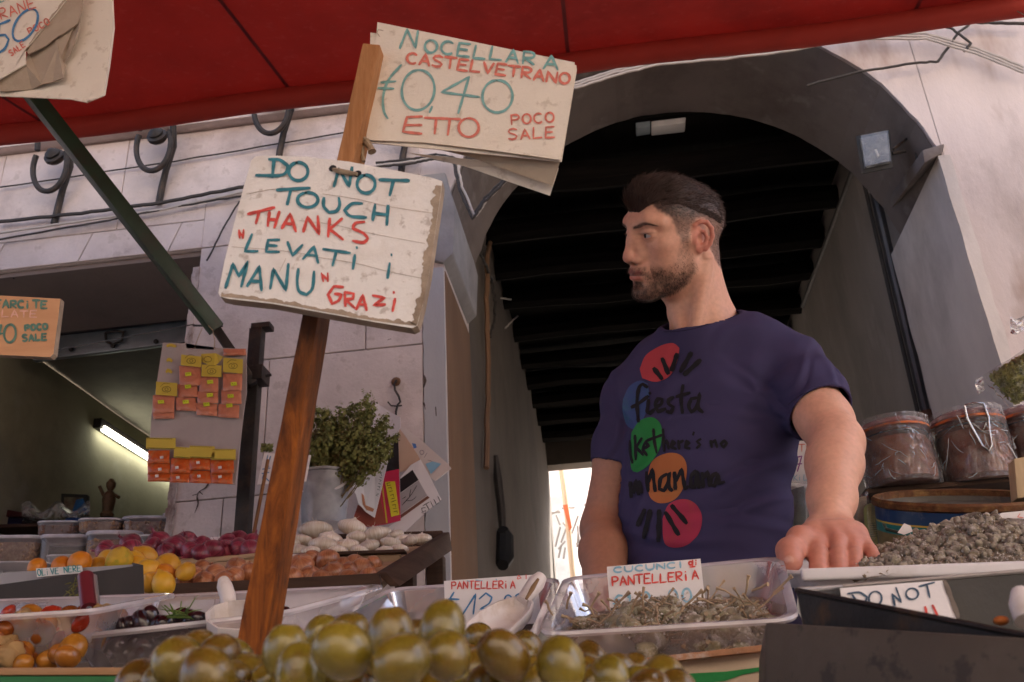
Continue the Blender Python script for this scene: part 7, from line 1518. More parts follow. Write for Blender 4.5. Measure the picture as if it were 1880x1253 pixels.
# longer hair laid over the edge of the crop, and upright tips along the crown
eg = np.nonzero((hair_m > .3) & (np.abs(hp0[:, 0]) > .030) & (np.abs(hp0[:, 2]-np.maximum(np.where(Y_ > .03, .080-.25*np.maximum(0, Y_-.06)-1.5*np.maximum(0, Y_-.08), .080-.46*(.03-Y_)), .008)+.003) < .006) & (Y_ > -.075) & (Y_ < .06))[0]
N1 = 3000; pick = rng.choice(eg, N1); fl = np.stack([rng.normal(size=N1)*.15, -1+rng.normal(size=N1)*.2, .10+rng.normal(size=N1)*.2-np.clip(-Y_[pick]-.02, 0, 1)*6], 1)
strands('hair_fringe', hpw[pick]+toW(hn[pick]*.0004), toW(hn[pick]*.30+fl*.8), rng.uniform(.005, .010, N1), toW(fl-hn[pick]*.12), .0008*rng.uniform(.5, 1.4, N1), HAIR, 4, curl=.4)
upc = np.nonzero((hvn[:, 2] > .15) & (hv[:, 1] > -.075) & (hv[:, 1] < .085))[0]; N1 = 2600; pick = rng.choice(upc, N1); f0 = flow_at(hv[pick], hvn[pick]); clump = np.stack([cn(hv[pick], 90, k+20) for k in range(3)], 1)
strands('hair_tips', (hv[pick]-hvn[pick]*.003) @ HMn.T+HPn, toW(f0*.55+hvn[pick]*.75+clump*.9), (.009+.014*np.clip((hv[pick][:, 1]+.07)/.12, 0, 1))*rng.uniform(.6, 1.25, N1), toW(f0+clump*.5), .0011*rng.uniform(.5, 1.3, N1), HAIR, 5, curl=.5)
# cropped sides, beard, brows
sd_ = np.nonzero((hair_m > .35) & (Z > -.08) & (poly_d(Y_, Z, HAIRP) > -.2))[0]; sd_ = sd_[rng.random(len(sd_)) < .25+.75*np.clip(hair_m[sd_]*(.3+Z[sd_]*9), 0, 1)]
N1 = 9000; pick = rng.choice(sd_, N1); rn = hn[pick]; fl = np.stack([rng.normal(size=N1)*.25, -.55+rng.normal(size=N1)*.25, -.55+rng.normal(size=N1)*.2], 1)
strands('cropped_hair', hpw[pick]+toW(rng.normal(size=(N1, 3))*.0008), toW(rn*.55+fl*.6), rng.uniform(.0022, .0045, N1)*(1+.5*np.clip(Z[pick]*10, 0, 1)), toW(fl), .00042*rng.uniform(.6, 1.3, N1), HAIR2, 2, taper=.4)
bi = np.nonzero(BEARD > .22)[0]; bi = bi[rng.random(len(bi)) < np.clip(BEARD[bi]*(.35+.75*np.clip((-Z[bi]-.03)/.06, 0, 1)), .05, 1)]
N1 = 6500; pick = rng.choice(bi, N1); rn = hn[pick]; fl = np.stack([rng.normal(size=N1)*.35, .15+rng.normal(size=N1)*.3, -1+rng.normal(size=N1)*.2], 1)
strands('beard', hpw[pick]+toW(rng.normal(size=(N1, 3))*.0008), toW(rn*.6+fl*.5), rng.uniform(.0022, .0052, N1), toW(fl), .00042*rng.uniform(.6, 1.3, N1), BRD, 2, taper=.4)
ri_ = np.nonzero(BROW > .35)[0]; N1 = 420; pick = rng.choice(ri_, N1); sgn = np.sign(X[pick]); fl = np.stack([sgn*1.0, -.5+0*sgn, .25-.5*np.clip((np.abs(X[pick])-.03)/.02, 0, 1)], 1)
strands('eyebrows', hpw[pick], toW(hn[pick]*.35+fl*.8), rng.uniform(.004, .0075, N1), toW(fl), .00045*rng.uniform(.6, 1.2, N1), HAIR, 3, taper=.3)
li = np.nonzero((np.abs(np.abs(X)-.033) < .012) & (np.abs(Z-.0205) < .0018) & (Y_ > .082))[0]
if len(li) > 20:
    N1 = 90; pick = rng.choice(li, N1); fl = np.stack([np.sign(X[pick])*.4, 1+0*X[pick], .3+0*X[pick]], 1); strands('eyelashes', hpw[pick], toW(fl-np.array([0, 0, .5])), rng.uniform(.003, .006, N1), toW(fl+np.array([0, 0, .4])), np.full(N1, .0004), HAIR, 3, taper=.3)
# thumb nail
tn = MB(); tb_ = px3(1449, 1028, 1.3145); ax_ = (TB[3]-TB[2]).normalized(); vw = (CAM-tb_).normalized(); sx_ = ax_.cross(vw).normalized(); nz_ = sx_.cross(ax_).normalized()
tn.grid(lambda a, b: tb_+sx_*(a-.5)*.0125*(1-.35*abs(2*b-1)**3)+ax_*(b-.55)*.0155+nz_*(.0012-.0085*(a-.5)**2), 8, 8); 
for v_i, v in enumerate(tn.v):
    h_ = BVHTree.FromPolygons([Vector(q) for q in ap[:0]], []) if False else None
tbv = BVHTree.FromPolygons([tuple(v) for v in ap], [tuple(int(i) for i in f) for f in aq]); nv = []
for v in tn.v:
    d = (Vector(v)-CAM).normalized(); h_ = tbv.ray_cast(CAM, d); nv.append(tuple(Vector(h_[0])-d*.0007 if h_[0] is not None else Vector(v)))
tn.v = nv; tn.build('thumbnail', mat('finger nail', (.58, .29, .22), .28, .06, 60, 0, coat=.4), PERSON, smooth='all', fix=False)

# ------------------------------------------------------------- T-shirt
TS = Field((-.14, 1.50, .84), (.55, 2.03, 1.64), .0030)
sdir = (SL-SR); sdir.z = 0; sdir.normalize(); fdir = Vector((sdir.y, -sdir.x, 0))
zk = [.80, .95, 1.08, 1.22, 1.34, 1.42, 1.47, 1.51, 1.55, 1.60]; wk = [.170, .168, .162, .164, .174, .176, .160, .120, .075, .03]; dk = [.118, .116, .112, .116, .124, .120, .105, .085, .060, .03]
ox = [.144, .149, .155, .181, .206, .222, .226, .226, .224, .224]; oy = [1.83, 1.82, 1.81, 1.805, 1.80, 1.80, 1.80, 1.79, 1.785, 1.785]
def torso(Xg, Yg, Zg):
    w = np.interp(Zg, zk, wk); d = np.interp(Zg, zk, dk); cx0 = np.interp(Zg, zk, ox); cy0 = np.interp(Zg, zk, oy)
    u = (Xg-cx0)*sdir.x+(Yg-cy0)*sdir.y; v = (Xg-cx0)*fdir.x+(Yg-cy0)*fdir.y
    e = (np.abs(u/w)**2.3+np.abs(v/d)**2.3)**(1/2.3); return ((e-1)*np.minimum(w, d)*.8).astype(np.float32)
TS.op(torso, (-.1, 1.52, .80), (.5, 2.0, 1.60), .02)
nbk = NB+Vector((0, .01, -.02))
TS.path([nbk, NB.lerp(SL, .55)+Vector((0, 0, .012)), SL+Vector((-.010, 0, -.006))], [.072, .061, .054], .04); TS.path([nbk, NB.lerp(SR, .55)+Vector((0, 0, .010)), SR], [.072, .064, .064], .04)
TS.cone(NB+Vector((0, .0, -.05)), NB+(hw((0, -.03, -.06))-NB)*.8, .082, .070, .03)
TS.path([SL, SL.lerp(EL, .38), SL.lerp(EL, .80)], [.057, .060, .0625], .03); TS.path([SR, SR.lerp(ER, .4), SR.lerp(ER, .76)], [.058, .056, .057], .03)
ou = TS.a.copy(); Xg, Yg, Zg = TS.ax[0][:, None, None], TS.ax[1][None, :, None], TS.ax[2][None, None, :]
def half(p, n): return ((Xg-p.x)*n.x+(Yg-p.y)*n.y+(Zg-p.z)*n.z).astype(np.float32)
tor = torso(Xg, Yg, Zg)
hemL = half(SL.lerp(EL, .66)+Vector((0, 0, 0)), (du+Vector((.25, 0, -.1))).normalized()); far = (tor-.030)
TS.a = np.maximum(TS.a, np.minimum(hemL, far) if False else np.where(Xg > .30, np.where(tor > .004, hemL, -1), -1).astype(np.float32))
duR = (ER-SR).normalized(); hemR = half(SR.lerp(ER, .57), (duR+Vector((-.12, 0, 0))).normalized())
TS.a = np.maximum(TS.a, np.where(Xg < .10, np.where(tor > .004, hemR, -1), -1).astype(np.float32))
TS.a = np.maximum(TS.a, .90-Zg)
shell = np.maximum(TS.a, -(ou+.0060)); TS.a = shell
ncA, ncB = hw((0, -.03, -.06)), NB+Vector((-.006, -.012, -.004))
c0_, c1_, c2_ = P(1221, 600, Y=1.755), P(1361, 560, Y=1.790), P(1285, 594, Y=1.700)
cn_ = (c1_-c0_).cross(c2_-c0_).normalized(); cn_ = cn_ if cn_.z > 0 else -cn_
na = NB-Vector((0, 0, .05)); nd_ = (hw((0, -.03, -.06))-na).normalized()
tt = (Xg-na.x)*nd_.x+(Yg-na.y)*nd_.y+(Zg-na.z)*nd_.z
rad_n = np.sqrt((Xg-na.x-tt*nd_.x)**2+(Yg-na.y-tt*nd_.y)**2+(Zg-na.z-tt*nd_.z)**2)
TS.a = np.maximum(TS.a, np.where(rad_n < .118, half(c0_, cn_), -1).astype(np.float32))
tp_, tq = TS.surface(2)
n_ = v_normals(np_mesh('tmp', tp_, tq))
def fold(p):
    u = p[:, 0]*sdir.x+p[:, 1]*sdir.y; z = p[:, 2]
    f = .0026*np.sin((u*.55+z*.84)*62+2.2*np.sin(z*11+u*5))*sm(-(z-1.38), 0, .2)*(.4+.6*np.sin(u*9+z*4)**2)
    a = Vector((SL.x-.075, SL.y-.02, 1.36)); r = np.hypot(u-(a.x*sdir.x+a.y*sdir.y), z-a.z); th = np.arctan2(z-a.z, u-(a.x*sdir.x+a.y*sdir.y))
    f += .0022*np.sin(th*5+r*14)*np.exp(-((r-.06)/.045)**2)
    f += .0018*np.sin((z*.9-u*.5)*95+1.4*np.sin(u*17))*sm(z, 1.2, 1.42)*.5
    f += .0034*np.sin(z*70-u*24+1.3*np.sin(u*13))*(1-sm(z, 1.0, 1.2))
    return f
tp_ = tp_+n_*fold(tp_)[:, None]*1.5
def to_px(p):
    v = p-np.array(CAM); w = v @ np.array(FW); return np.stack([940+FPX*(v @ np.array(RI))/w, 626.5-FPX*(v @ np.array(UP))/w], 1)
fp_ = to_px(tp_); front_ = (n_ @ np.array(fdir)) > -.2            # pulled creases from the armpits and the waist
for (x0, y0), (x1, y1), wd, am in (((1449, 772), (1345, 672), 7, .0040), ((1452, 792), (1325, 752), 8, .0036), ((1456, 838), (1300, 905), 9, .0045), ((1452, 905), (1330, 955), 8, .0038), ((1450, 968), (1245, 952), 9, .0042), ((1150, 868), (1218, 795), 7, .0034), ((1152, 985), (1330, 1000), 8, .0038), ((1442, 738), (1484, 652), 6, .0036), ((1538, 722), (1503, 640), 6, .0032), ((1128, 705), (1172, 790), 7, .0036), ((1118, 840), (1142, 760), 5, .0028), ((1375, 575), (1300, 640), 9, .0024), ((1180, 900), (1160, 1010), 8, .003)):
    ex, ey = x1-x0, y1-y0; L2_ = ex*ex+ey*ey; t = np.clip(((fp_[:, 0]-x0)*ex+(fp_[:, 1]-y0)*ey)/L2_, 0, 1); bow = 10*np.sin(math.pi*t)
    sd = ((fp_[:, 0]-x0)*ey-(fp_[:, 1]-y0)*ex)/math.sqrt(L2_)+bow; along = np.hypot(fp_[:, 0]-x0-t*ex, fp_[:, 1]-y0-t*ey)
    g = np.exp(-((sd-wd)/wd)**2)-np.exp(-((sd+wd)/wd)**2); g *= np.exp(-(np.maximum(0, along-30)/10)**2)*np.sin(math.pi*np.clip(t*.85+.12, 0, 1))**.7*front_
    tp_ = tp_+n_*(am*g)[:, None]
SHIRT = mat('navy jersey cotton', (.050, .043, .108), .86, .10, 5, .35, 900, spec=.2, stain=(.060, .050, .116), stain_amt=.4, stain_scale=3, bdist=.0008)
tme = np_mesh('t_shirt', tp_, tq); shirt = link('t_shirt', tme, SHIRT, PERSON)
tbvh = BVHTree.FromPolygons([tuple(v) for v in tp_], [tuple(int(i) for i in f) for f in tq])
def shirt_cast(x, y):
    d = ray(x, y).normalized(); h = tbvh.ray_cast(CAM, d)
    if h[0] is None: return None
    n = h[1] if h[1].dot(d) < 0 else -h[1]; return h[0], n
z6 = zc(1060, 580, 2.61)
def print_patch(name, outline, m, lift=.0009):
    ol_ = z6(outline); c = (sum(p[0] for p in ol_)/len(ol_), sum(p[1] for p in ol_)/len(ol_)); ol_ = smooth_line([Vector(p) for p in ol_+ol_[:1]], 4)[:-1]
    mb = MB(); n = len(ol_); vs = []
    for r in range(13):
        for p in ol_: q = Vector(c)+(p-Vector(c))*(r/12); h = shirt_cast(q.x, q.y); vs.append(h[0]+h[1]*lift if h else None)
    ok = lambda f: all(vs[i] is not None for i in f)
    fs = [f for f in [(r*n+i, r*n+(i+1) % n, (r+1)*n+(i+1) % n, (r+1)*n+i) for r in range(12) for i in range(n)] if ok(f)]
    vs = [v if v is not None else Vector((0, 0, 0)) for v in vs]; mb.add(vs, fs); me = mb.mesh(name, smooth='all', fix=False)
    bm = bmesh.new(); bm.from_mesh(me); bmesh.ops.delete(bm, geom=[v for v in bm.verts if not v.link_faces], context='VERTS'); bmesh.ops.remove_doubles(bm, verts=bm.verts, dist=1e-6); bm.to_mesh(me); bm.free()
    sm_ = link(name, me, None, PERSON); me.materials.append(m); return sm_
def pm(n, a, b_): return mat(n, a, .8, .1, 8, .2, 900, stain=b_, stain_amt=1, stain_scale=9, spec=.2, bdist=.0006)
print_patch('printed_dot', [(300, 255), (330, 190), (400, 145), (460, 132), (490, 155), (482, 210), (455, 275), (420, 306), (370, 318), (312, 300)], pm('coral print', (.47, .06, .075), (.38, .05, .07)))
print_patch('printed_dot', [(220, 400), (250, 340), (300, 312), (340, 326), (345, 400), (325, 480), (290, 530), (265, 545), (235, 520), (218, 450)], pm('blue print', (.055, .09, .23), (.045, .13, .18)), .0010)
print_patch('printed_dot', [(262, 560), (300, 505), (360, 488), (400, 520), (405, 580), (390, 650), (340, 720), (290, 752), (262, 735), (256, 650)], pm('green print', (.070, .15, .118), (.12, .17, .10)), .0012)
print_patch('printed_dot', [(335, 790), (360, 700), (430, 660), (495, 668), (525, 720), (515, 810), (470, 880), (400, 900), (350, 870)], pm('orange print', (.44, .15, .055), (.36, .17, .06)), .0014)
print_patch('printed_dot', [(410, 975), (440, 905), (510, 880), (570, 905), (598, 970), (580, 1050), (520, 1100), (450, 1108), (415, 1075)], pm('magenta print', (.38, .04, .085), (.35, .08, .05)), .0016)
BLK = mat('black shirt print', (.014, .0125, .016), .75, .15, 60, .1, 400, spec=.25)
ink('printed_rays', [z6(s) for s in ([(370, 255), (408, 305)], [(410, 208), (438, 280)], [(480, 185), (455, 265)], [(548, 180), (497, 270)], [(590, 215), (515, 285)])], 8.5, BLK, PERSON, shirt_cast, lift=.0022, step=3)
ink('printed_rays', [z6(s) for s in ([(455, 912), (525, 995)], [(425, 945), (487, 1052)], [(395, 935), (392, 1078)], [(352, 935), (322, 1062)], [(325, 932), (292, 1005)])], 8.5, BLK, PERSON, shirt_cast, lift=.0024, step=3)
ink('printed_script', [z6(s) for s in ([(338, 345), (318, 330), (300, 345), (290, 410), (296, 510)], [(264, 440), (300, 420), (342, 388)], [(345, 405), (336, 460), (352, 470), (372, 450)], [(350, 372), (352, 376)], [(375, 440), (405, 425), (408, 402), (388, 400), (376, 430), (390, 462), (425, 448)], [(462, 392), (438, 405), (440, 425), (462, 440), (452, 466), (430, 462)],
    [(508, 335), (500, 400), (505, 468)], [(478, 390), (540, 372)], [(575, 395), (548, 400), (535, 435), (548, 465), (572, 440), (588, 375), (580, 440), (602, 465)])], 6.5, BLK, PERSON, shirt_cast, lift=.0020, step=3)
ink('printed_script', [z6(s) for s in ([(256, 600), (258, 660), (268, 705)], [(280, 575), (284, 690)], [(312, 588), (286, 632), (318, 668)], [(322, 640), (345, 625), (330, 605), (318, 640), (335, 668)], [(368, 545), (372, 610), (382, 658)], [(334, 602), (408, 572)], [(412, 545), (418, 650)], [(418, 615), (432, 600), (440, 640)], [(452, 625), (472, 612), (458, 600), (450, 630), (475, 640)], [(486, 600), (490, 640)], [(490, 612), (508, 600)], [(518, 625), (538, 612), (524, 600), (518, 632), (540, 638)], [(560, 560), (556, 572)], [(592, 592), (574, 604), (590, 620), (574, 636)], [(640, 600), (645, 632)], [(645, 610), (662, 598), (670, 632)], [(705, 598), (688, 615), (702, 634), (716, 612), (705, 598)])], 5.2, BLK, PERSON, shirt_cast, lift=.0020, step=3)
ink('printed_script', [z6(s) for s in ([(258, 800), (262, 870)], [(275, 850), (285, 790), (298, 858)], [(300, 795), (312, 850)], [(335, 752), (342, 842)], [(342, 800), (362, 738), (376, 842)], [(430, 760), (402, 782), (396, 832), (418, 840), (438, 800), (442, 752), (442, 820), (456, 840)], [(468, 752), (472, 832)], [(474, 795), (502, 738), (518, 832), (532, 820)], [(570, 745), (548, 770), (545, 820), (565, 822), (578, 750), (584, 825)], [(600, 755), (604, 822)], [(606, 780), (625, 750), (636, 818)], [(668, 755), (645, 772), (640, 810), (660, 818), (674, 760), (680, 806), (705, 800)])], 7, BLK, PERSON, shirt_cast, lift=.0022, step=3)
SEAM = mat('dark navy seam', (.018, .015, .040), .9)
zq = zc(929, 399, 1.859)
ink('armhole_seam', [zq([(1003, 332), (940, 350), (905, 392), (898, 450), (904, 540), (926, 625), (962, 690)])], 1.8, SEAM, PERSON, shirt_cast, lift=.0007, step=3)
ink('collar_seam', [zq([(540, 392), (590, 390), (650, 379), (700, 362), (750, 338), (795, 312)])], 1.5, SEAM, PERSON, shirt_cast, lift=.0007, step=3)
ink('hem_seam', [zq([(964, 640), (1010, 606), (1060, 588), (1105, 586), (1150, 606)])], 1.0, SEAM, PERSON, shirt_cast, lift=.0007, step=3)
# trousers and shoes, behind the stall
TR = Field((-.10, 1.62, .02), (.42, 2.02, 1.02), .006)
TR.ell((.15, 1.83, .93), (.158, .105, .12), .04)
for sx_, ft in ((-1, Vector((.04, 1.84, .06))), (1, Vector((.27, 1.82, .06)))):
    hp0 = Vector((.15+sx_*.085, 1.83, .90)); kn = Vector((.15+sx_*.10, 1.81, .50)); TR.path([hp0, kn, ft+Vector((0, 0, .03))], [.095, .070, .062], .03)
p_, q_ = TR.surface(2); link('trousers', np_mesh('trousers', p_, q_), mat('dark denim', (.03, .035, .055), .8, .15, 20, .2, 300), PERSON)
for ft in (Vector((.04, 1.84, .05)), Vector((.27, 1.82, .05))):
    S_ = MB(); S_.lathe([(.02, -.05), (.05, -.05), (.052, -.01), (.045, .03), (.03, .04)], ft, 16); me = S_.mesh('shoe', smooth=True)
    for v in me.vertices: v.co.y = ft.y+(v.co.y-ft.y)*(2.6 if v.co.y < ft.y else 1.2)
    link('shoe', me, mat('dark shoe', (.02, .018, .017), .5), PERSON)
# ------------------------------------------------------------- oregano bucket, magazines on the hook
BKY = 3.05
bc0 = P(594, 965, Y=BKY); bk = 1/ (FPX/((bc0-CAM).dot(FW))); br_ = 48*bk; bh = 98*bk
BU = thing('plastic_bucket', 'clear plastic bucket with a bail handle holding the oregano', 'bucket', bc0)
BKM = clear('clear bucket plastic', (.66, .68, .76), .60, .4, bump=.1, ior=1.25)
MB().lathe([(br_*.82, 0), (br_*.84, .003), (br_*.98, bh*.94), (br_*1.04, bh*.945), (br_*1.05, bh), (br_*.98, bh*1.0)], bc0, 40, caps=False).build('body', BKM, BU, smooth=True)
MB().lathe([(br_*.82, .002), (.001, .002)], bc0, 30, caps=False).build('base', BKM, BU)
hd2 = MB(); hd2.tube([bc0+Vector((br_*1.05*math.cos(a), -br_*1.05*abs(math.sin(a))*.75, bh*.93-br_*.95*math.sin(a)*.9)) for a in [math.pi*i/20 for i in range(21)]], .0045, n=8); hd2.build('bail', mat('white bail plastic', (.62, .6, .64), .4), BU, smooth=True)
ORE = mat('dried oregano leaves', (.155, .165, .050), .8, .45, 40, .3, 90, stain=(.34, .34, .14), stain_amt=.7, stain_scale=26)
ORS = mat('dry oregano stalks', (.17, .12, .05), .8, .3, 30, 0)
def bunch(lab, bx, spread, tops, seed, ns=46):
    rr = random.Random(seed); t = thing('oregano_bunch', lab, 'herb', bc0+Vector((0, 0, .02)), 'oregano bunches in the bucket'); st = MB(); lv = MB()
    for i in range(ns):
        a = bc0+Vector((rr.uniform(-.3, .3)*br_+bx*.4, rr.uniform(-.4, .3)*br_, .02)); tx, ty = tops[rr.randrange(len(tops))]; e = P(tx+rr.uniform(-24, 24), ty+rr.uniform(-20, 26), Y=BKY-rr.uniform(-.05, .09))
        pts = [a.lerp(e, k/5)+Vector((rr.uniform(-1, 1), rr.uniform(-1, 1), 0))*.006*(k > 0) for k in range(6)]; st.tube(pts, [.0018, .0017, .0016, .0014, .0012, .0008], n=5)
        for c_ in range(5):
            q = a.lerp(e, 1-.12*c_*rr.uniform(.4, 1)); rad_ = .018+.012*rr.random()
            for k in range(26):
                d = Vector((rr.gauss(0, 1), rr.gauss(0, 1), rr.gauss(0, 1))).normalized(); p = q+d*rad_*rr.random()**.5; x = d.orthogonal().normalized()*rr.uniform(.004, .0080); y = d.cross(x).normalized()*rr.uniform(.004, .0080)+d*.002
                lv.add([p-x, p-y*.8, p+x, p+y], [(0, 1, 2, 3)])
    st.build('stalks', ORS, t, fix=False); o = lv.build('leaves', ORE, t, fix=False); return t
bunch('denser dark bunch of dried oregano on the right of the bucket', .03, 1, [(655, 775), (690, 785), (705, 800), (640, 800), (675, 760), (690, 820)], 3, 56)
bunch('pale green bunch of dried oregano in the middle, next to the stick', -.02, 1, [(585, 790), (600, 805), (575, 820), (612, 790), (590, 770)], 4, 40)
bunch('few long oregano stems sticking out above the others', 0, 1, [(605, 745), (660, 748), (625, 760), (612, 772)], 6, 14)
sml = MB(); rr = random.Random(2)
for k in range(120):
    p = P(490+rr.uniform(-10, 10), 823+rr.uniform(-7, 6), Y=2.83+rr.uniform(-.01, .03)); d = Vector((rr.gauss(0, 1), rr.gauss(0, 1), rr.gauss(0, 1))).normalized(); x = d.orthogonal()*.005; y = d.cross(x).normalized()*.005; sml.add([p-x, p-y, p+x, p+y], [(0, 1, 2, 3)])
top('oregano_bunch', sml.mesh('oregano_bunch', fix=False), ORE, 'small tuft of oregano showing above the card left of the stick', 'herb', 'oregano bunches in the bucket')
hk = thing('rusty_hook', 'bent rusty hook in the pier with wire ends', 'hook', P(728, 720, Y=YF-.02))
MB().tube([P(x, y, Y=YF-.03) for x, y in ((728, 698), (724, 705), (725, 716), (732, 728), (735, 738), (730, 744), (727, 756), (727, 764))], .0045, n=8).build('hook', M['iron'], hk, smooth=True)
MB().tube([P(x, y, Y=YF-.03) for x, y in ((712, 738), (718, 745), (728, 746), (738, 745))], .003, n=6).build('wire', M['iron'], hk, smooth=True)
MB().lathe([(.001, -.01), (.017, -.006), (.02, .0), (.014, .006), (.001, .008)], P(727, 701, Y=YF-.018), 12, Matrix.Rotation(math.pi/2, 3, 'X'), caps=False).build('plaster_hole', mat('rusty hole', (.12, .06, .03), .9, .3, 40), hk, smooth='all')
zm = zc(620, 720, 4.473); MGY = 3.25
GLOSS = lambda n, c, **k: mat(n, c, .32, .04, 10, .05, 40, spec=.5, **k)
def mag(label, outline, dy, m, prints=(), curl=0, name='magazine', th=.004):
    ol = zm(outline); w = []
    for x, y in ol: w.append(P(x, y, Y=MGY+dy+curl*math.sin((x-660)*.05)))
    t = thing(name, label, 'magazine', min(w, key=lambda v: v.z)); poly_sheet('pages', w, m, t, th=th)
    Yp = MGY+dy-abs(curl)-.0015
    for nm, o2, m2 in prints: poly_sheet(nm, [P(x, y, Y=Yp+(curl*math.sin((x-660)*.05)+abs(curl) if curl else 0)-.0003*0) for x, y in zm(o2)], m2, t, th=.0006)
    return t, plane_cast((0, Yp-.0004, 0), (0, -1, 0))
WHT = GLOSS('white magazine paper', (.70, .67, .70)); PKT = GLOSS('pink red magazine cover', (.52, .03, .09)); DARKP = GLOSS('black magazine photo', (.022, .02, .022))
t, c_ = mag('closed stack of pages with a pale blue corner at the far right', [(515, 285), (560, 300), (690, 400), (905, 590), (932, 628), (800, 732), (760, 700), (660, 540)], .05, GLOSS('greyish white pages', (.56, .50, .48)), [('blue_photo', [(720, 590), (780, 570), (850, 590), (765, 675)], GLOSS('pale blue photo', (.22, .42, .58))), ('small_photo', [(610, 420), (640, 425), (650, 455), (625, 465)], GLOSS('blue dot photo', (.08, .2, .5)))])
ink('print', [zm(s) for s in (ell(692, 497, 17, 17), [(710, 540), (735, 500)], [(740, 560), (775, 570)])], 1.2, mat('grey print', (.25, .22, .25), .7), t, c_)
mag('plain tan page hanging behind the pink magazine', [(500, 290), (560, 370), (660, 520), (700, 600), (505, 660)], .035, GLOSS('tan page', (.52, .36, .27)))
t, c_ = mag('home magazine with a grey and black cover photo at the lower right', [(515, 700), (600, 600), (680, 555), (760, 700), (850, 882), (700, 1010), (545, 1152), (425, 1152), (420, 1105), (515, 1045)], .02, WHT, [('dark_photo', [(512, 715), (614, 640), (664, 722), (515, 828)], DARKP), ('grey_photo', [(515, 832), (664, 726), (735, 850), (515, 1005)], GLOSS('grey photo', (.36, .34, .36))), ('brown_stripe', [(512, 1012), (738, 853), (755, 868), (515, 1040)], GLOSS('brown stripe', (.16, .07, .05)))])
ink('masthead', [zm(s) for s in ([(720, 950), (690, 955), (695, 985), (725, 975), (720, 1000), (690, 992)], [(700, 935), (752, 905)], [(726, 922), (752, 968)], [(762, 900), (785, 945)], [(790, 882), (812, 925), (828, 912)], [(822, 858), (842, 898)])], 1.5, INK_K, t, c_)
ink('branch_drawing', [zm(s) for s in ([(530, 930), (600, 850), (650, 770)], [(560, 895), (610, 890), (645, 860)], [(590, 860), (600, 800)], [(530, 880), (560, 860)])], 1.1, INK_K, t, c_)
mag('black backed page above the pink magazine', [(430, 470), (495, 320), (505, 645), (395, 655)], .012, DARKP)
t, c_ = mag('pink magazine with a yellow title block', [(395, 655), (502, 632), (515, 1055), (400, 1085), (240, 1108), (125, 1050), (165, 925), (300, 1000), (345, 830)], 0, PKT, [('yellow_block', [(388, 740), (470, 733), (508, 1008), (440, 1025)], GLOSS('yellow title block', (.66, .55, .04))), ('yellow_stripe', [(360, 765), (370, 762), (410, 1075), (398, 1080)], GLOSS('yellow stripe', (.55, .42, .05))), ('brown_photo', [(165, 925), (300, 1000), (345, 850), (395, 1080), (240, 1106), (127, 1050)], GLOSS('brown red photo', (.30, .07, .045)))])
ink('title', [zm(s) for s in ([(430, 745), (405, 752), (410, 770), (436, 765)], [(415, 790), (440, 785), (446, 800)], [(425, 820), (452, 812)], [(432, 850), (458, 842), (460, 860)], [(440, 880), (466, 872)], [(440, 905), (480, 890)], [(448, 930), (476, 925), (476, 945)], [(455, 960), (484, 955)], [(460, 985), (490, 978), (488, 995)])], 1.3, INK_K, t, c_)
t, c_ = mag('curled white page with a faded photo, foremost of the hanging papers', [(310, 70), (345, 108), (400, 150), (460, 180), (512, 205), (516, 285), (480, 360), (440, 450), (415, 540), (385, 680), (345, 860), (302, 1032), (230, 985), (170, 915), (150, 845), (105, 742), (200, 625), (300, 520), (390, 420), (422, 360), (432, 270), (400, 190)], -.03, WHT, [('face_photo', [(260, 650), (330, 590), (345, 620), (300, 690), (250, 710)], GLOSS('faded face photo', (.42, .24, .22))), ('orange_photo', [(195, 830), (215, 850), (230, 930), (300, 960), (290, 985), (235, 968), (205, 920)], GLOSS('orange brown photo', (.42, .18, .10)))], curl=.012)
ink('title', [zm(s) for s in [[(x0+.27*0, y0) for x0, y0 in l] for l in ([(352, 660), (362, 690)], [(346, 668), (362, 664)], [(346, 700), (362, 706)], [(340, 720), (358, 728), (345, 738)], [(336, 752), (352, 758)], [(330, 775), (348, 780), (340, 792)], [(326, 800), (344, 806)], [(318, 830), (338, 836), (314, 850), (330, 856)])]], 1.6, mat('dark green print', (.04, .09, .07), .7), t, plane_cast((0, MGY-.03-.0155, 0), (0, -1, 0)))

# ------------------------------------------------------------- spice packets on the hanging card
CY = 2.80
CDB = mat('worn grey display card', (.42, .38, .385), .75, .06, 8, .1, 80, stain=(.30, .27, .27), stain_amt=.4, stain_scale=6)
DC = thing('display_card', 'grey display card hanging from the green strut, hung with spice packets', 'display card', P(350, 885, Y=CY))
zk_ = zc(280, 620, 4.472)
poly_sheet('card', wpx(zk_([(85, 42), (275, 48), (278, 88), (502, 100), (505, 82), (770, 95), (772, 440), (745, 640), (680, 1205), (0, 1180), (-40, 1150), (-10, 640), (30, 400)]), CY), CDB, DC, th=.004)
MB().tube([P(x, y, Y=CY-.004) for x, y in zk_([(505, 90), (512, 30), (495, -60), (460, -95)])], .0018, n=5).build('string', CORD, DC); MB().tube([P(x, y, Y=CY-.004) for x, y in zk_([(345, 90), (375, 0), (410, -80)])], .0016, n=5).build('string', CORD, DC)
YEL = mat('yellow paper header', (.60, .47, .07), .6, .06, 12, .15, 120); NEO = mat('lime price sticker', (.62, .72, .04), .5); PWD = mat('salmon spice powder', (.58, .22, .13), .5, .12, 30, .3, 120, coat=.6); ORP = mat('orange spice powder', (.58, .105, .018), .4, .3, 30, .2, 150, coat=.4, stain=(.50, .28, .12), stain_amt=.7, stain_scale=40); FOIL = clear('packet film', (.9, .84, .80), .62, .08, bump=.7, bscale=60)
dcast = lambda Y: plane_cast((0, Y, 0), (0, -1, 0))
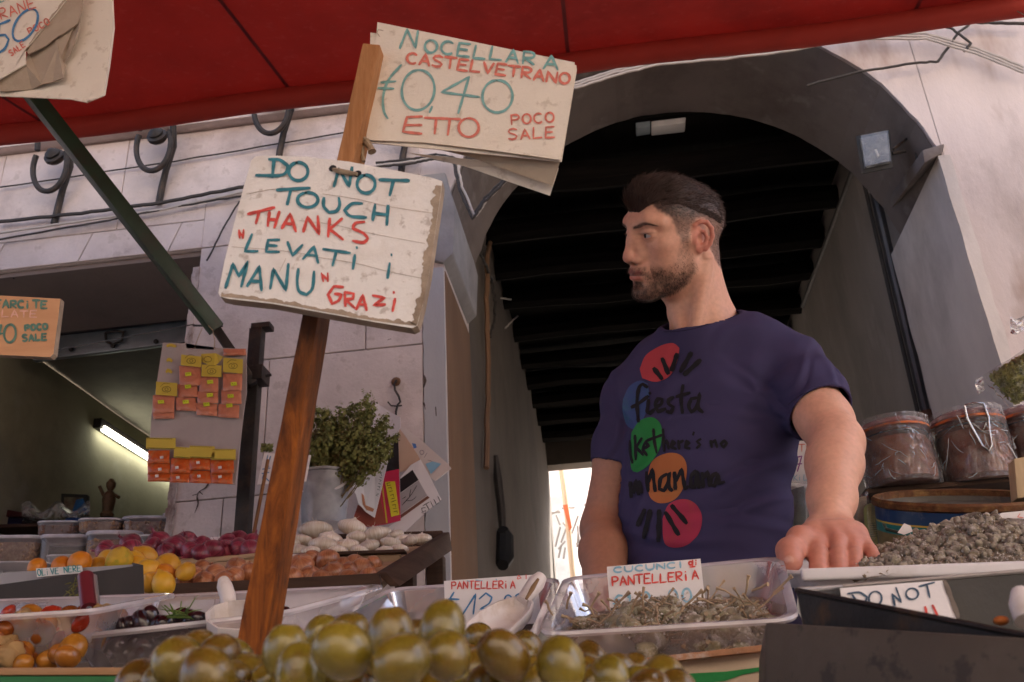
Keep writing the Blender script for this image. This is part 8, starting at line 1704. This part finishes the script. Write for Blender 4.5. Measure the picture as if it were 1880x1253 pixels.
def pouch(i, x0, y0, w, h, m, header, sticker, lab, grp, dy, skew=3):
    """pixel box in the card crop: a sewn-in pillow of powder, optional yellow header on top"""
    Y0 = CY-.006-dy; t = thing('spice_packet', lab, 'packet', P(*zk_([(x0+w/2, y0+h)])[0], Y=Y0), grp)
    mb = MB(); sk1, sk2 = R.uniform(-9, 9), R.uniform(-7, 7)
    def fn(a, b):
        x, y = zk_([(x0+w*a+sk2*(b-.5)+2.5*nz3((b*4, i, 2), 1)*(1 if a > .5 else -1), y0+h*b+skew*a+sk1*(a-.5)+2.5*nz3((a*4, i, 5), 1))])[0]; bulge = (max(0, math.sin(math.pi*a))**.55)*(max(0, math.sin(math.pi*min(1, b*.9+.08)))**.5)*(.35+.65*b)
        return P(x, y, Y=Y0-.011*bulge-.0022*nz3((x*.22, y*.22, i), 1)-.0012*nz3((x*.6, y*.6, i), 1))
    mb.grid(fn, 16, 12); mb.build('pouch', m, t, smooth='all', fix=False)
    if header:
        hx, hy, hw_, hh, sk = header; q = zk_([(hx, hy), (hx+hw_, hy+sk), (hx+hw_-2, hy+hh+sk), (hx-4, hy+hh)]); Yh = Y0-.0135; poly_sheet('header', wpx(q, Yh), YEL, t, th=.001)
        c = zk_([(hx+hw_/2, hy+hh*.55)])[0]; cc_ = dcast(Yh-.0002); r = 6.4 if m is PWD else 0
        if r: ink('header_emblem', [ell(c[0], c[1]+1, r*1.25, r*.8), ell(c[0], c[1]+1, r*.45, r*.45), [(c[0]-11, c[1]-4), (c[0]-4, c[1]-10), (c[0]+6, c[1]-9)]], .9, mat('olive print', (.12, .10, .03), .7), t, cc_)
        else: ink('header_print', [[(hx_, hy_) for hx_, hy_ in zk_([(hx+8+k*14, hy+10+sk*k*14/hw_), (hx+16+k*14, hy+6+sk*k*14/hw_)])] for k in range(int((hw_-20)/14))]+[zk_([(hx+4, hy+hh-6), (hx+hw_-6, hy+hh-6+sk)])], 1.1, mat('dark olive print', (.06, .05, .02), .7), t, cc_)
    if sticker:
        sx, sy = sticker; q = zk_([(sx, sy), (sx+50, sy-4), (sx+53, sy+24), (sx+4, sy+30)]) if m is PWD else zk_([(sx, sy), (sx+28, sy-3), (sx+30, sy+18), (sx+2, sy+22)]); poly_sheet('price_sticker', wpx(q, Y0-.0125), NEO if m is PWD else CARD, t, th=.0005)
        if m is PWD:
            c = zk_([(sx+26, sy+13)])[0]; ink('price', [[(c[0]-3, c[1]), (c[0]-1, c[1]-1)], [(c[0]+1, c[1]-1), (c[0]+3, c[1]-1)]], .9, INK_K, t, dcast(Y0-.0131))
gS, gO = 'salmon spice packets on the display card', 'orange spice packets on the display card'
L1 = [(0, 470, 180, 145, (30, 362, 172, 108, 12), (42, 516), 'salmon packet with a yellow header at the left of the card', .010), (2, 600, 176, 66, None, None, 'lowest salmon packet at the left of the card', .004),
 (220, 235, 178, 156, (236, 140, 165, 88, 16), (266, 288), 'topmost salmon packet of the second column', .016), (205, 380, 165, 110, None, (264, 390), 'middle salmon packet of the second column', .010), (190, 490, 168, 110, None, (246, 516), 'lowest salmon packet of the second column', .004),
 (385, 320, 155, 125, (405, 222, 162, 96, 8), (446, 352), 'topmost salmon packet of the third column', .016), (368, 438, 170, 102, None, (444, 460), 'middle salmon packet of the third column', .010), (360, 540, 172, 100, None, (416, 536), 'lowest salmon packet of the third column', .004),
 (578, 295, 158, 140, (582, 165, 160, 118, 14), (640, 368), 'topmost salmon packet of the right column', .016), (565, 430, 165, 115, None, (614, 468), 'middle salmon packet of the right column', .010), (540, 550, 172, 108, None, (604, 546), 'lowest salmon packet of the right column', .004), (582, 92, 186, 55, None, None, 'salmon packet lying flat on the top right corner of the card', .006)]
for i, (x, y, w, h, hd, st, lab, dy) in enumerate(L1): pouch(i, x, y, w, h, PWD, hd, st, lab, gS, dy)
fh = thing('folded_header', 'curled yellow paper header in the middle of the upper packets', 'paper', P(*zk_([(480, 240)])[0], Y=CY-.03)); poly_sheet('paper', [P(x, y, Y=CY-.03-.006*math.sin(x)) for x, y in zk_([(400, 135), (520, 128), (580, 160), (545, 205), (500, 246), (440, 215), (395, 195)])], YEL, fh, th=.001)
ink('emblem', [ell(*zk_([(455, 180)])[0], 7, 5)], .9, mat('olive print', (.12, .10, .03), .7), fh, dcast(CY-.0375))
for i, (x, y, w, h) in enumerate(((110, 48, 90, 35), (112, 165, 55, 40), (105, 255, 60, 42))):
    rm = thing('torn_header', ('largest', 'middle', 'lowest')[i]+' torn yellow paper rest left on the bare side of the card', 'paper', P(*zk_([(x+w/2, y+h)])[0], Y=CY-.004)); poly_sheet('paper', wpx(zk_([(x, y+h*.5), (x+w*.3, y), (x+w*.7, y+h*.15), (x+w, y+h*.6), (x+w*.8, y+h), (x+w*.4, y+h*.7), (x+w*.1, y+h*.9)]), CY-.004), YEL, rm, th=.001)
L2 = [(-40, 925, 180, 105, (-50, 822, 240, 92, 4), (60, 975), 'orange packet under the highest yellow header at the left', .016), (-40, 1030, 185, 85, None, (44, 1072), 'orange packet in the middle of the left column', .010), (-40, 1110, 185, 70, None, (20, 1128), 'lowest orange packet of the left column', .004),
 (150, 990, 160, 120, (178, 895, 130, 90, 10), (185, 1058), 'upper orange packet of the second column', .014), (145, 1105, 160, 85, None, (192, 1140), 'lower orange packet of the second column', .006),
 (305, 980, 170, 105, (305, 888, 205, 100, 6), (358, 1018), 'upper orange packet of the third column', .016), (305, 1090, 172, 105, None, (365, 1128), 'lower orange packet of the third column', .006),
 (478, 1005, 190, 110, (488, 915, 196, 90, 2), (538, 1058), 'upper orange packet of the right column', .016), (478, 1110, 180, 90, None, (538, 1134), 'lower orange packet of the right column', .006)]
for i, (x, y, w, h, hd, st, lab, dy) in enumerate(L2): pouch(i+20, x, y, w, h, ORP, hd, st, lab, gO, dy)
# cracks and scars on the pier
CRK = mat('dark crack', (.07, .05, .04), .9)
fc_ = plane_cast((0, YF-.0145, 0), (0, -1, 0))
pc = MB()
o = ink('wall_crack', [[(384, 886), (378, 896), (366, 903), (362, 912), (364, 925), (358, 942)], [(362, 908), (354, 910)], [(366, 903), (372, 908)]], 2.2, CRK, B, fc_, lift=.0012, jit=.5)
for _s in ([(779, 690), (781, 700), (778, 712)], [(778, 740), (781, 752)], [(800, 748), (801, 764)], [(712, 625), (718, 623)]): ink('wall_chip', [_s], 2.6, CRK, B, fc_, lift=.0022, jit=.6)
# ------------------------------------------------------------- end
